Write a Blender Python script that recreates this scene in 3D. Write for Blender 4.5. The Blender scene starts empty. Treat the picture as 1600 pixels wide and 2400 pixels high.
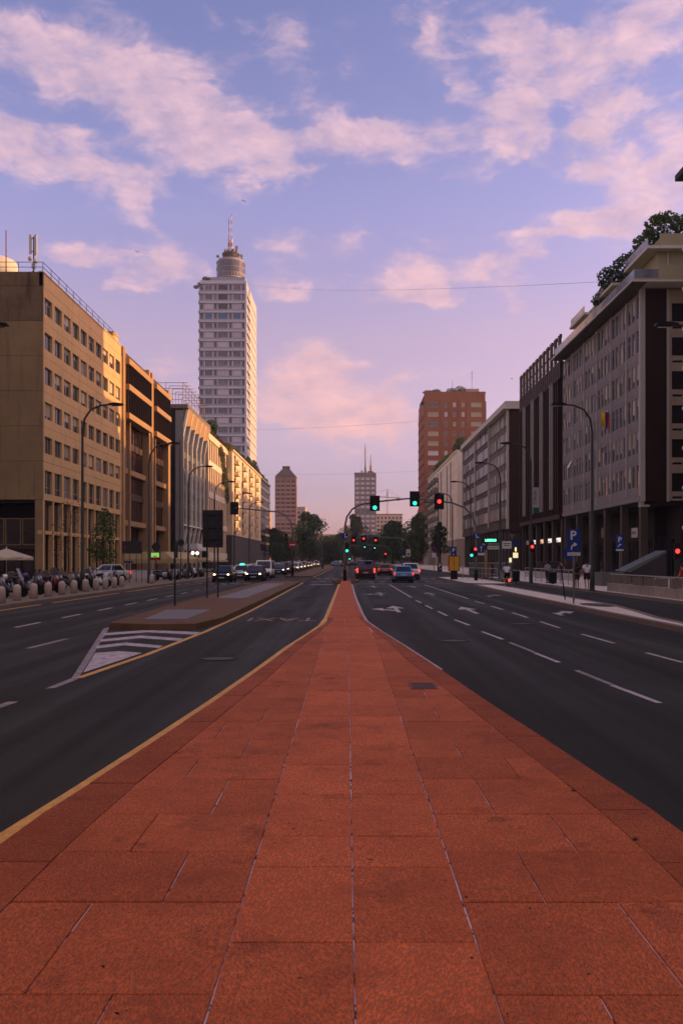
import bpy, math, random
from mathutils import Vector, Matrix, noise as mnoise
R = math.radians
random.seed(7)
SC = bpy.context.scene
COL = SC.collection

# ------------------------------------------------------------------ camera
cd = bpy.data.cameras.new('camera'); cam = bpy.data.objects.new('camera', cd); COL.objects.link(cam)
cam.location = (0, 0, 2.0); cam.rotation_euler = (R(90), 0, 0)
cd.sensor_fit = 'HORIZONTAL'; cd.sensor_width = 24.0; cd.lens = 30.0
cd.shift_x = -15 / 1600; cd.shift_y = 112 / 1600
cd.clip_start = 0.1; cd.clip_end = 5000
cd.dof.use_dof = True; cd.dof.focus_distance = 8.5; cd.dof.aperture_fstop = 6.0
SC.camera = cam

# ------------------------------------------------------------------ sky, sun, exposure
SUN_AZ, SUN_EL = R(84), R(12)          # azimuth from +Y towards +X
SC.view_settings.view_transform = 'Standard'
try: SC.view_settings.look = 'None'
except Exception: pass
SC.view_settings.gamma = 1.0
SC.view_settings.use_curve_mapping = False
SC.view_settings.exposure = 0.8
SC.render.engine = 'CYCLES'
SC.cycles.use_denoising = True
SC.cycles.max_bounces = 6
SC.cycles.diffuse_bounces = 3
SC.cycles.glossy_bounces = 3
SC.cycles.transparent_max_bounces = 6
SC.cycles.sample_clamp_indirect = 4.0
SC.cycles.caustics_reflective = False
SC.cycles.caustics_refractive = False

class NT:
    """small helper round a node tree"""
    def __init__(s, t): s.t = t; s.L = t.links.new
    def n(s, ty, **kw):
        nd = s.t.nodes.new(ty)
        for k, v in kw.items(): setattr(nd, k, v)
        return nd
    def set(s, sock, v):
        if isinstance(v, bpy.types.NodeSocket): s.L(v, sock)
        elif v is not None:
            try: sock.default_value = v
            except Exception: sock.default_value = (*v, 1.0)
    def m(s, op, a, b=None, c=None, clamp=False):
        nd = s.n('ShaderNodeMath', operation=op, use_clamp=clamp)
        s.set(nd.inputs[0], a)
        if b is not None: s.set(nd.inputs[1], b)
        if c is not None: s.set(nd.inputs[2], c)
        return nd.outputs[0]
    def vm(s, op, a, b=None):
        nd = s.n('ShaderNodeVectorMath', operation=op)
        s.set(nd.inputs[0], a)
        if b is not None:
            if op == 'SCALE': s.set(nd.inputs['Scale'], b)
            else: s.set(nd.inputs[1], b)
        return nd.outputs['Value'] if op in ('LENGTH', 'DOT_PRODUCT', 'DISTANCE') else nd.outputs[0]
    def noise(s, v, scale, detail=4, rough=.55, dist=0.0, out='Fac'):
        nd = s.n('ShaderNodeTexNoise')
        s.set(nd.inputs['Vector'], v); s.set(nd.inputs['Scale'], scale)
        nd.inputs['Detail'].default_value = detail; nd.inputs['Roughness'].default_value = rough
        nd.inputs['Distortion'].default_value = dist
        return nd.outputs[out]
    def rng(s, v, a, b, c=0.0, d=1.0, smooth=True):
        nd = s.n('ShaderNodeMapRange', interpolation_type='SMOOTHSTEP' if smooth else 'LINEAR')
        s.set(nd.inputs[0], v)
        for i, q in enumerate((a, b, c, d)): s.set(nd.inputs[i + 1], q)
        return nd.outputs[0]
    def mix(s, f, a, b, blend='MIX'):
        nd = s.n('ShaderNodeMix', data_type='RGBA', blend_type=blend)
        s.set(nd.inputs[0], f); s.set(nd.inputs[6], a); s.set(nd.inputs[7], b)
        return nd.outputs[2]
    def ramp(s, f, pts, interp='LINEAR'):
        nd = s.n('ShaderNodeValToRGB'); r = nd.color_ramp; r.interpolation = interp
        while len(r.elements) < len(pts): r.elements.new(.5)
        for e, (p, c) in zip(r.elements, pts):
            e.position = p; e.color = (*c, 1) if len(c) == 3 else c
        s.set(nd.inputs[0], f)
        return nd.outputs[0]
    def mapping(s, v, loc=(0, 0, 0), rot=(0, 0, 0), scale=(1, 1, 1), ty='POINT'):
        nd = s.n('ShaderNodeMapping', vector_type=ty)
        s.set(nd.inputs[0], v)
        nd.inputs[1].default_value = loc; nd.inputs[2].default_value = rot; nd.inputs[3].default_value = scale
        return nd.outputs[0]
    def xyz(s, v):
        nd = s.n('ShaderNodeSeparateXYZ'); s.set(nd.inputs[0], v); return nd.outputs
    def comb(s, x, y, z):
        nd = s.n('ShaderNodeCombineXYZ')
        for i, q in enumerate((x, y, z)): s.set(nd.inputs[i], q)
        return nd.outputs[0]

def azel(x, y):
    """a direction read off the photograph -> azimuth, elevation in radians"""
    return math.atan2(x - 815, 2000), math.atan2(1312 - y, math.hypot(2000, x - 815))

# cloud banks: start, end (photo directions), half width, weight, softness
BANKS = [
    (-260, 30, 120, 130, 60, 1.0), (60, 120, 330, 225, 55, 1.0), (250, 190, 480, 275, 66, 1.0), (400, 260, 640, 310, 70, 1.0),
    (300, 270, 600, 350, 60, .75), (520, 330, 720, 350, 55, .95),
    (-160, 280, 90, 350, 52, 1.0), (20, 330, 230, 410, 52, .9), (190, 390, 350, 450, 55, .95), (290, 430, 360, 510, 34, .9),
    (330, 400, 430, 430, 30, .8), (180, 300, 210, 320, 26, .6), (560, 420, 690, 390, 20, .55),
    (680, 300, 960, 330, 42, 1.1), (880, 320, 1130, 345, 40, 1.0), (1060, 335, 1330, 365, 42, 1.1), (960, 380, 1000, 375, 16, .5),
    (960, 110, 1120, 125, 26, .7), (990, 60, 1060, 50, 26, .6), (1090, 30, 1200, 45, 26, .8), (1100, 95, 1350, 60, 40, .95), (1180, 110, 1330, 90, 36, .9),
    (1400, 70, 1800, -60, 80, 1.0), (1400, 120, 1560, 70, 44, .9), (1190, 150, 1300, 160, 30, .9), (1270, 140, 1400, 125, 36, 1.0),
    (1270, 190, 1400, 150, 26, .85), (1100, 270, 1270, 200, 34, .95), (1040, 170, 1140, 180, 18, .6), (1060, 225, 1090, 235, 16, .5),
    (1190, 270, 1290, 255, 22, .8), (1330, 240, 1540, 220, 38, 1.0), (1240, 300, 1280, 290, 16, .7),
    (1330, 330, 1440, 300, 28, .85), (1320, 410, 1480, 360, 34, .85), (1400, 440, 1760, 330, 66, .95), (1500, 280, 1640, 330, 46, .95),
    (1250, 540, 1450, 520, 30, .85), (1330, 530, 1640, 440, 50, 1.0), (1220, 570, 1260, 590, 30, .9), (1250, 600, 1290, 605, 14, .6),
    (870, 660, 1080, 620, 44, 1.1), (940, 690, 1030, 690, 24, .85), (1090, 610, 1200, 620, 38, 1.0), (1190, 670, 1270, 675, 12, .5),
    (735, 605, 850, 590, 24, .95), (610, 560, 730, 570, 22, .8), (590, 665, 770, 690, 24, 1.0), (650, 580, 660, 600, 8, .4),
    (60, 592, 320, 610, 24, .8), (250, 620, 500, 625, 32, .9), (230, 650, 360, 680, 18, .7), (100, 620, 140, 622, 12, .5),
    (640, 930, 780, 900, 84, 1.0), (620, 940, 960, 955, 60, .8), (690, 880, 760, 875, 42, 1.0), (840, 930, 960, 940, 44, .95), (600, 970, 1000, 985, 34, .8),
    (330, 870, 460, 900, 40, .75), (620, 1050, 800, 1055, 16, .5), (830, 1070, 960, 1060, 14, .45), (700, 1010, 960, 1020, 18, .5),
    (1000, 760, 1060, 755, 10, .35), (1230, 740, 1320, 755, 9, .4), (1130, 790, 1280, 800, 12, .35),
    (900, 50, 960, 30, 16, .35), (560, 30, 690, 120, 40, .6), (490, 10, 500, 40, 22, .5),
    (90, 55, 460, 80, 20, .6), (300, 95, 640, 130, 16, .6), (200, 130, 560, 165, 14, .5), (420, 40, 540, 60, 14, .5), (600, 160, 900, 230, 18, .4), (-60, 40, 200, 70, 24, .5),
]

CL_M0, CL_M1, CL_F, CL_G, CL_B, CL_W = .0, .20, 3.3, 1.42, -.14, 1.75
def bank_factors(rank=15, na=56, ne=52):
    """the banks of cloud as a sum of products of curves over azimuth and elevation"""
    import numpy as np
    A = np.linspace(-.46, .46, na); E = np.linspace(0, .62, ne)
    M = np.zeros((na, ne))
    for (x0, y0, x1, y1, hw, wt) in BANKS:
        a0, e0 = azel(x0, y0); a1, e1 = azel(x1, y1)
        L = math.hypot(a1 - a0, e1 - e0); hh = max(hw * 1.16 / 2000, .012); th = math.atan2(e1 - e0, a1 - a0)
        da = A[:, None] - (a0 + a1) / 2; de = E[None, :] - (e0 + e1) / 2
        u = (da * math.cos(th) + de * math.sin(th)) / (L / 2 + hh * 1.2); v = (-da * math.sin(th) + de * math.cos(th)) / (hh * 1.55)
        r = np.clip(1 - np.sqrt(u * u + v * v), 0, 1)
        M += wt * r * r * (3 - 2 * r)
    M = np.minimum(M, 1.1)
    rs = np.random.RandomState(3); W = rs.rand(na, rank) + .1; H = rs.rand(rank, ne) + .1
    for _ in range(500):
        H *= (W.T @ M) / (W.T @ W @ H + 1e-9); W *= (M @ H.T) / (W @ H @ H.T + 1e-9)
    sc = W.max(0); W /= sc; H *= sc[:, None]
    return W, H / 1.6, 1.6

def build_world():
    w = bpy.data.worlds.new('World'); SC.world = w; w.use_nodes = True
    w.cycles.sampling_method = 'MANUAL'; w.cycles.sample_map_resolution = 512
    W, H, gain = bank_factors()
    q = t = NT(w.node_tree)
    d = q.n('ShaderNodeTexCoord').outputs['Generated']
    warp = q.vm('SUBTRACT', q.noise(q.mapping(d, scale=(1, 1, 2.0)), 8, 4, .62, 0, 'Color'), (.5, .5, .5))
    warp2 = q.vm('SUBTRACT', q.noise(d, 30, 2, .6, 0, 'Color'), (.5, .5, .5))
    wv = q.vm('ADD', q.vm('MULTIPLY', warp, (.11, .06, .05)), q.vm('SCALE', warp2, .02))
    def curves(f, cols):
        nd = q.n('ShaderNodeRGBCurve'); q.set(nd.inputs['Color'], q.comb(f, f, f))
        for c in range(3):
            cv = nd.mapping.curves[c]; v = cols[c]; n = len(v)
            cv.points[0].location = (0, float(v[0])); cv.points[1].location = (1, float(v[-1]))
            for i in range(1, n - 1): cv.points.new(i / (n - 1), float(v[i]))
        nd.mapping.update()
        return nd.outputs[0]
    def mask_at(dv):
        x, y, z = q.xyz(q.vm('ADD', dv, wv))
        az = q.m('ARCTAN2', x, y)
        el = q.m('ARCTAN2', z, q.m('SQRT', q.m('ADD', q.m('MULTIPLY', x, x), q.m('MULTIPLY', y, y))))
        ta = q.m('MULTIPLY_ADD', az, 1 / .92, .5, clamp=True); te = q.m('MULTIPLY', el, 1 / .62, clamp=True)
        acc = None
        for k in range(0, W.shape[1], 3):
            v = q.vm('DOT_PRODUCT', curves(ta, [W[:, k + i] for i in range(3)]), curves(te, [H[k + i] for i in range(3)]))
            acc = v if acc is None else q.m('ADD', acc, v)
        acc = q.m('MULTIPLY', acc, gain)
        # beyond the part of the sky in the photograph broken cloud carries on, made denser to light the street
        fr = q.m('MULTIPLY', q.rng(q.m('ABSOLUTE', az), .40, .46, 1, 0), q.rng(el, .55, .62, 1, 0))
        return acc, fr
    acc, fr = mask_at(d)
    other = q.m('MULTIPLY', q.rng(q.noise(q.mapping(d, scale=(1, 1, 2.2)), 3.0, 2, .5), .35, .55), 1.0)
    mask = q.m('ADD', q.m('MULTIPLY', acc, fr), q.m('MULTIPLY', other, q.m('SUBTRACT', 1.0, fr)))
    f2 = q.m('MULTIPLY', q.m('SUBTRACT', q.noise(q.mapping(d, scale=(1, 1, 2.6)), 5, 2, .5), .5), .6)
    wisp = q.noise(q.mapping(q.vm('ADD', d, q.vm('SCALE', warp, .10)), rot=(0, R(16), 0), scale=(1, 1, 7.0)), 7, 6, .62, .2)      # long torn filaments
    f2 = q.m('ADD', f2, q.m('MULTIPLY', q.m('SUBTRACT', wisp, .5), 2.2))
    soft = q.rng(mask, CL_M0, CL_M1)
    def dens(dv):
        f1 = q.noise(q.mapping(dv, rot=(0, R(12), 0), scale=(1, 1, 2.1)), 14, 9, .66, .30)
        f = q.m('ADD', q.m('MULTIPLY', q.m('SUBTRACT', f1, .5), CL_F), f2)
        return q.m('ADD', q.m('MULTIPLY', mask, CL_G), q.m('ADD', f, CL_B))
    bg = w.node_tree.nodes['Background']
    sk = t.n('ShaderNodeTexSky'); sk.sky_type = 'NISHITA'; sk.sun_disc = False
    sk.sun_elevation = SUN_EL; sk.sun_rotation = SUN_AZ
    sk.altitude = 100; sk.air_density = 1.0; sk.dust_density = 1.5; sk.ozone_density = 3.0
    z = t.xyz(d)[2]
    elv = t.m('ARCSINE', t.m('MAXIMUM', t.m('MINIMUM', z, 1.0), 0.0))
    # the evening's violet air: dusk tint over the clear-sky model, by elevation
    tint = t.ramp(t.m('DIVIDE', elv, R(60)), [(0, (.90, .58, .86)), (.077, (.98, .61, .80)), (.15, (1.64, .79, .80)), (.24, (1.94, .88, .84)), (.37, (1.70, .95, 1.05)), (.54, (1.32, .86, 1.01)), (1, (1.32, .90, 1.03))])
    sky = t.mix(1.0, sk.outputs[0], tint, 'MULTIPLY')
    W0 = dens(d); W1 = dens(t.vm('ADD', d, (.013, .002, .016)))
    D0 = t.m('MULTIPLY', t.rng(W0, -.12, CL_W), soft)
    puff = t.m('SUBTRACT', t.noise(t.mapping(d, scale=(1, 1, 1.7)), 22, 4, .6, .3), .5)
    lit = t.m('ADD', .70, t.m('ADD', t.m('MULTIPLY', t.m('SUBTRACT', W0, W1), .48), t.m('MULTIPLY', puff, .8)))
    lit = t.m('SUBTRACT', lit, t.m('MULTIPLY', t.rng(W0, .8, 2.0), .25), clamp=True)
    low = t.rng(elv, R(4), R(24))
    shade = t.mix(low, (2.35, 1.66, 2.0, 1), (1.62, 1.36, 2.12, 1))
    bright = t.mix(low, (4.25, 2.36, 2.24, 1), (3.75, 2.45, 2.68, 1))
    # clouds nearer the sun glow more, and warmer; boosted out of view to light the facades
    sunv = (math.cos(SUN_EL) * math.sin(SUN_AZ), math.cos(SUN_EL) * math.cos(SUN_AZ), math.sin(SUN_EL))
    sd = t.vm('DOT_PRODUCT', d, sunv)
    near = t.rng(sd, .40, .95, 1.0, 2.6)
    bright = t.mix(t.rng(sd, .40, .9), bright, (3.6, 2.1, 1.7, 1))
    cc = t.vm('SCALE', t.mix(lit, shade, bright), near)
    fac = t.m('MULTIPLY', D0, .93)
    fac = t.m('MULTIPLY', fac, t.rng(z, 0.0, .03))
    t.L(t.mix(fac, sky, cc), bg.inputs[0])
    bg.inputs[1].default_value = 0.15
build_world()

sl = bpy.data.lights.new('sun', 'SUN'); sun = bpy.data.objects.new('sun', sl); COL.objects.link(sun)
sl.energy = 4.0; sl.angle = R(0.6); sl.color = (1.0, .50, .22)
sun.rotation_euler = (R(90) - SUN_EL, 0, R(180) - SUN_AZ)
sun.location = (200, 20, 60)

# ------------------------------------------------------------------ helpers: meshes and objects
class MB:
    """collects faces, then becomes ONE mesh"""
    def __init__(s): s.v = []; s.f = []; s.mi = []
    def add(s, vs, fs, m=0):
        o = len(s.v); s.v += [tuple(p) for p in vs]
        for f in fs: s.f.append(tuple(i + o for i in f)); s.mi.append(m)
        return s
    def box(s, x0, x1, y0, y1, z0, z1, m=0):
        return s.add([(x0, y0, z0), (x1, y0, z0), (x1, y1, z0), (x0, y1, z0), (x0, y0, z1), (x1, y0, z1), (x1, y1, z1), (x0, y1, z1)],
                     [(0, 3, 2, 1), (4, 5, 6, 7), (0, 1, 5, 4), (1, 2, 6, 5), (2, 3, 7, 6), (3, 0, 4, 7)], m)
    def quad(s, a, b, c, d, m=0): return s.add([a, b, c, d], [(0, 1, 2, 3)], m)
    def poly(s, pts, m=0): return s.add(pts, [tuple(range(len(pts)))], m)
    def prism(s, pts, z0, z1, m=0, chamfer=0.0):
        """counter-clockwise outline in XY raised from z0 to z1"""
        n = len(pts)
        lo = [(x, y, z0) for x, y in pts]
        if chamfer:
            cx = sum(p[0] for p in pts) / n; cy = sum(p[1] for p in pts) / n
            ins = []
            for i in range(n):
                a, b, c = Vector(pts[i - 1]), Vector(pts[i]), Vector(pts[(i + 1) % n])
                e1 = (b - a).normalized(); e2 = (c - b).normalized()
                n1 = Vector((-e1.y, e1.x)); n2 = Vector((-e2.y, e2.x))
                k = (n1 + n2); k = k / max(k.dot(n1), .2)
                ins.append(b + k * chamfer)
            mid = [(x, y, z1 - chamfer) for x, y in pts]; top = [(p.x, p.y, z1) for p in ins]
            vs = lo + mid + top
            fs = [tuple(range(2 * n, 3 * n))]
            for i in range(n):
                j = (i + 1) % n
                fs += [(i, j, n + j, n + i), (n + i, n + j, 2 * n + j, 2 * n + i)]
            return s.add(vs, fs, m)
        vs = lo + [(x, y, z1) for x, y in pts]
        fs = [tuple(range(n, 2 * n)), tuple(range(n - 1, -1, -1))] + [(i, (i + 1) % n, n + (i + 1) % n, n + i) for i in range(n)]
        return s.add(vs, fs, m)
    def side(s, pts, x0, x1, m=0):
        """outline in YZ swept along X"""
        n = len(pts); vs = [(x0, y, z) for y, z in pts] + [(x1, y, z) for y, z in pts]
        fs = [tuple(range(n - 1, -1, -1)), tuple(range(n, 2 * n))] + [(i, (i + 1) % n, n + (i + 1) % n, n + i) for i in range(n)]
        return s.add(vs, fs, m)
    def front(s, pts, y0, y1, m=0):
        """outline in XZ (counter-clockwise seen from -Y) swept along Y"""
        n = len(pts); vs = [(x, y0, z) for x, z in pts] + [(x, y1, z) for x, z in pts]
        fs = [tuple(range(n)), tuple(range(2 * n - 1, n - 1, -1))] + [(i, n + i, n + (i + 1) % n, (i + 1) % n) for i in range(n)]
        return s.add(vs, fs, m)
    def tube(s, pts, r, n=8, m=0, caps=True):
        pts = [Vector(p) for p in pts]; k = len(pts)
        rr = r if isinstance(r, (list, tuple)) else [r] * k
        vs = []; ref = None
        for i, p in enumerate(pts):
            t = (pts[min(i + 1, k - 1)] - pts[max(i - 1, 0)]).normalized()
            if ref is None: ref = Vector((1, 0, 0)) if abs(t.x) < .8 else Vector((0, 1, 0))
            a = (ref - t * ref.dot(t)).normalized(); b = t.cross(a); ref = a
            for j in range(n):
                th = 2 * math.pi * j / n; vs.append(p + (a * math.cos(th) + b * math.sin(th)) * rr[i])
        fs = [(i * n + j, i * n + (j + 1) % n, (i + 1) * n + (j + 1) % n, (i + 1) * n + j) for i in range(k - 1) for j in range(n)]
        if caps: fs += [tuple(range(n - 1, -1, -1)), tuple(range((k - 1) * n, k * n))]
        return s.add(vs, fs, m)
    def cyl(s, p0, p1, r0, r1=None, n=10, m=0): return s.tube([p0, p1], [r0, r0 if r1 is None else r1], n, m)
    def lathe(s, prof, n=16, c=(0, 0), m=0):
        vs = [(c[0] + r * math.cos(2 * math.pi * j / n), c[1] + r * math.sin(2 * math.pi * j / n), z) for r, z in prof for j in range(n)]
        fs = [(i * n + j, i * n + (j + 1) % n, (i + 1) * n + (j + 1) % n, (i + 1) * n + j) for i in range(len(prof) - 1) for j in range(n)]
        fs += [tuple(range(n - 1, -1, -1)), tuple(range((len(prof) - 1) * n, len(prof) * n))]
        return s.add(vs, fs, m)
    def disc(s, c, r, y, n=20, m=0, thick=.02):
        """round plate facing -Y"""
        return s.front([(c[0] + r * math.cos(2 * math.pi * j / n), c[1] + r * math.sin(2 * math.pi * j / n)) for j in range(n)], y, y + thick, m)
    def mesh(s, name, mats, smooth=False):
        me = bpy.data.meshes.new(name); me.from_pydata(s.v, [], s.f)
        for m in (mats if isinstance(mats, (list, tuple)) else [mats]): me.materials.append(m)
        if len(set(s.mi)) > 1: me.polygons.foreach_set('material_index', s.mi)
        if smooth: me.polygons.foreach_set('use_smooth', [True] * len(s.f))
        me.update()
        return me

def obj(name, mb, mats=None, parent=None, loc=(0, 0, 0), rz=0.0, smooth=False, rot=None):
    me = mb.mesh(name, mats, smooth) if isinstance(mb, MB) else mb
    o = bpy.data.objects.new(name, me); COL.objects.link(o)
    o.parent = parent; o.location = loc; o.rotation_euler = rot if rot else (0, 0, rz)
    return o
def tag(o, label, cat, group=None):
    o['label'] = label; o['category'] = cat
    if group: o['group'] = group
    return o
def thing(name, label, cat, loc=(0, 0, 0), rz=0.0, group=None):
    o = bpy.data.objects.new(name, None); COL.objects.link(o); o.empty_display_size = .3
    o.location = loc; o.rotation_euler = (0, 0, rz)
    return tag(o, label, cat, group)
def struct(name, mb, mats, **kw):
    o = obj(name, mb, mats, **kw)
    if o.parent is None: o['kind'] = 'structure'
    return o
def copy_tree(o, parent=None, loc=None, rz=None, label=None, group=None):
    c = o.copy(); COL.objects.link(c); c.parent = parent
    if loc is not None: c.location = loc
    if rz is not None: c.rotation_euler = (0, 0, rz)
    if label: c['label'] = label
    if group: c['group'] = group
    for ch in o.children: copy_tree(ch, c)
    return c
def lettering(txt, size, mat, parent, loc, rot=(R(90), 0, 0), name='lettering', align='CENTER', sx=1.0, depth=.004, bold=0.0):
    cu = bpy.data.curves.new(name, 'FONT'); cu.body = txt; cu.size = size; cu.align_x = align; cu.align_y = 'CENTER'
    cu.extrude = depth; cu.offset = bold; cu.resolution_u = 2
    cu.materials.append(mat)
    o = bpy.data.objects.new(name, cu); COL.objects.link(o)
    me = bpy.data.meshes.new_from_object(o.evaluated_get(bpy.context.evaluated_depsgraph_get())); bpy.data.objects.remove(o)
    me.materials.clear(); me.materials.append(mat)
    o = obj(name, me, None, parent, loc, rot=rot); o.scale = (sx, 1, 1); o['kind'] = 'stuff'
    return o
def at(x, y, Y): return ((x - 815) * Y / 2000, Y, 2 + (1312 - y) * Y / 2000)     # photo reading at a known distance
def gp(x, y, z=0.0):                                                             # photo reading on the ground
    Y = 2000 * (2 - z) / (y - 1312); return ((x - 815) * Y / 2000, Y)
def lerp(pts, x):
    if x <= pts[0][0]: return pts[0][1]
    for (a, va), (b, vb) in zip(pts, pts[1:]):
        if x <= b: return va + (vb - va) * (x - a) / (b - a)
    return pts[-1][1]

# ------------------------------------------------------------------ materials
MATS = {}
def newmat(name):
    m = bpy.data.materials.new(name); m.use_nodes = True
    q = NT(m.node_tree); b = m.node_tree.nodes['Principled BSDF']
    MATS[name] = m
    return m, q, b
def mat(name, c, rough=.7, var=.12, sc=1.5, bump=0.0, bsc=30, metal=0.0, spec=.16, streak=0.0, dark=.35, rnd=0.0, stretch=None):
    """painted / stone / metal surface with world-space variation"""
    m, q, b = newmat(name)
    c = (c[0] * .98, c[1] * 1.05, c[2] * .87)
    p = q.n('ShaderNodeNewGeometry').outputs['Position']
    pv = q.mapping(p, scale=stretch) if stretch else p
    f = q.m('ADD', q.m('MULTIPLY', q.noise(pv, sc, 5, .6), .65), q.m('MULTIPLY', q.noise(pv, sc * .17, 3, .5), .5))
    f = q.rng(f, .36, .80, 0, 1, False)
    lo = tuple(max(0, x * (1 - var)) for x in c); hi = tuple(min(1, x * (1 + var)) for x in c)
    col = q.mix(f, (*lo, 1), (*hi, 1))
    if rnd:
        r = q.n('ShaderNodeObjectInfo').outputs['Random']
        col = q.mix(1.0, col, q.ramp(r, [(0, (1 - rnd,) * 3), (1, (1 + rnd,) * 3)]), 'MULTIPLY')
    if streak:                                                     # run-off stains down the wall
        s = q.noise(q.mapping(p, scale=(1.6, 1.6, .12)), 1.0, 5, .65)
        col = q.mix(q.m('MULTIPLY', q.rng(s, .50, .72), streak), col, tuple(x * dark for x in c) + (1,))
    q.L(col, b.inputs['Base Color'])
    q.set(b.inputs['Roughness'], q.rng(f, 0, 1, max(.02, rough - .08), min(1, rough + .08), False))
    b.inputs['Metallic'].default_value = metal; b.inputs['Specular IOR Level'].default_value = spec
    if bump:
        bn = q.n('ShaderNodeBump'); bn.inputs['Strength'].default_value = bump; bn.inputs['Distance'].default_value = .02
        q.L(q.noise(p, bsc, 5, .65), bn.inputs['Height']); q.L(bn.outputs[0], b.inputs['Normal'])
    return m
def glow(name, c, strength, base=None):
    m, q, b = newmat(name)
    b.inputs['Base Color'].default_value = (*(base or c), 1); b.inputs['Emission Color'].default_value = (*c, 1)
    b.inputs['Emission Strength'].default_value = strength; b.inputs['Roughness'].default_value = .3
    return m
def glass(name, c, rough=.06, spec=.6, curtain=0.0, cc=(.5, .47, .45), wav=.02):
    """window glass: dark room behind, sky in front; some rooms have pale blinds behind the pane"""
    m, q, b = newmat(name)
    p = q.n('ShaderNodeNewGeometry').outputs['Position']
    r = q.n('ShaderNodeObjectInfo').outputs['Random']
    f = q.noise(p, .35, 3, .6)
    col = q.mix(q.rng(f, .35, .7), tuple(x * .6 for x in c) + (1,), tuple(x * 1.4 for x in c) + (1,))
    if curtain:
        h = q.m('GREATER_THAN', q.noise(q.comb(q.m('MULTIPLY', r, 97.0), 0.0, 0.0), 3.1, 0, .5), 1 - curtain)
        fold = q.rng(q.noise(q.mapping(p, scale=(9, 9, .4)), 1.0, 2, .5), .3, .7, .75, 1.0)
        col = q.mix(q.m('MULTIPLY', h, fold), col, (*cc, 1))
    q.L(col, b.inputs['Base Color'])
    b.inputs['Roughness'].default_value = rough; b.inputs['Specular IOR Level'].default_value = spec
    bn = q.n('ShaderNodeBump'); bn.inputs['Strength'].default_value = wav; bn.inputs['Distance'].default_value = .5
    q.L(q.noise(p, .5, 2, .5), bn.inputs['Height']); q.L(bn.outputs[0], b.inputs['Normal'])
    return m

def m_asphalt():
    m, q, b = newmat('asphalt')
    p = q.n('ShaderNodeNewGeometry').outputs['Position']
    g = q.noise(p, 90, 3, .7); big = q.noise(p, .35, 4, .6)
    trk = q.noise(q.mapping(p, scale=(1.15, .018, 1)), 1.0, 3, .55)          # tyre-polished bands along the lanes
    pat = q.noise(q.mapping(p, scale=(.5, .12, 1)), 1.0, 4, .6, .6)
    f = q.m('ADD', q.m('MULTIPLY', trk, .9), q.m('ADD', q.m('MULTIPLY', pat, .55), q.m('MULTIPLY', big, .4)))
    col = q.ramp(q.rng(f, .65, 1.2, 0, 1, False), [(0, (.0085, .0122, .0090)), (.5, (.0170, .0242, .0176)), (1, (.049, .062, .048))])
    mg = q.noise(p, 28, 3, .7)
    col = q.mix(q.rng(mg, .35, .7, 0, .45), col, (.011, .012, .0105, 1))
    col = q.mix(q.rng(g, .42, .70, .0, .85), col, (.085, .086, .074, 1))
    cr = q.n('ShaderNodeTexVoronoi', feature='DISTANCE_TO_EDGE'); q.set(cr.inputs['Vector'], q.vm('ADD', q.mapping(p, scale=(1, .5, 1)), q.vm('SCALE', q.noise(p, 1.3, 4, .6, 0, 'Color'), .9))); cr.inputs['Scale'].default_value = .16
    crack = q.m('MULTIPLY', q.rng(cr.outputs['Distance'], .0, .005, 1, 0), q.rng(q.noise(p, .2, 2), .44, .56))
    col = q.mix(q.m('MULTIPLY', crack, .7), col, (.012, .012, .012, 1))
    oil = q.rng(q.noise(p, 1.1, 4, .65), .64, .74); col = q.mix(q.m('MULTIPLY', oil, .55), col, (.010, .010, .010, 1))
    dust = q.rng(q.noise(q.mapping(p, scale=(.9, .25, 1)), 1.0, 5, .65), .55, .75); col = q.mix(q.m('MULTIPLY', dust, .30), col, (.07, .066, .058, 1))
    q.L(col, b.inputs['Base Color'])
    q.L(q.rng(trk, .3, .7, .85, .66), b.inputs['Roughness']); b.inputs['Specular IOR Level'].default_value = .11
    bn = q.n('ShaderNodeBump'); bn.inputs['Strength'].default_value = .8; bn.inputs['Distance'].default_value = .012
    q.L(q.noise(p, 110, 3, .7), bn.inputs['Height']); q.L(bn.outputs[0], b.inputs['Normal'])
    return m
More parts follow.
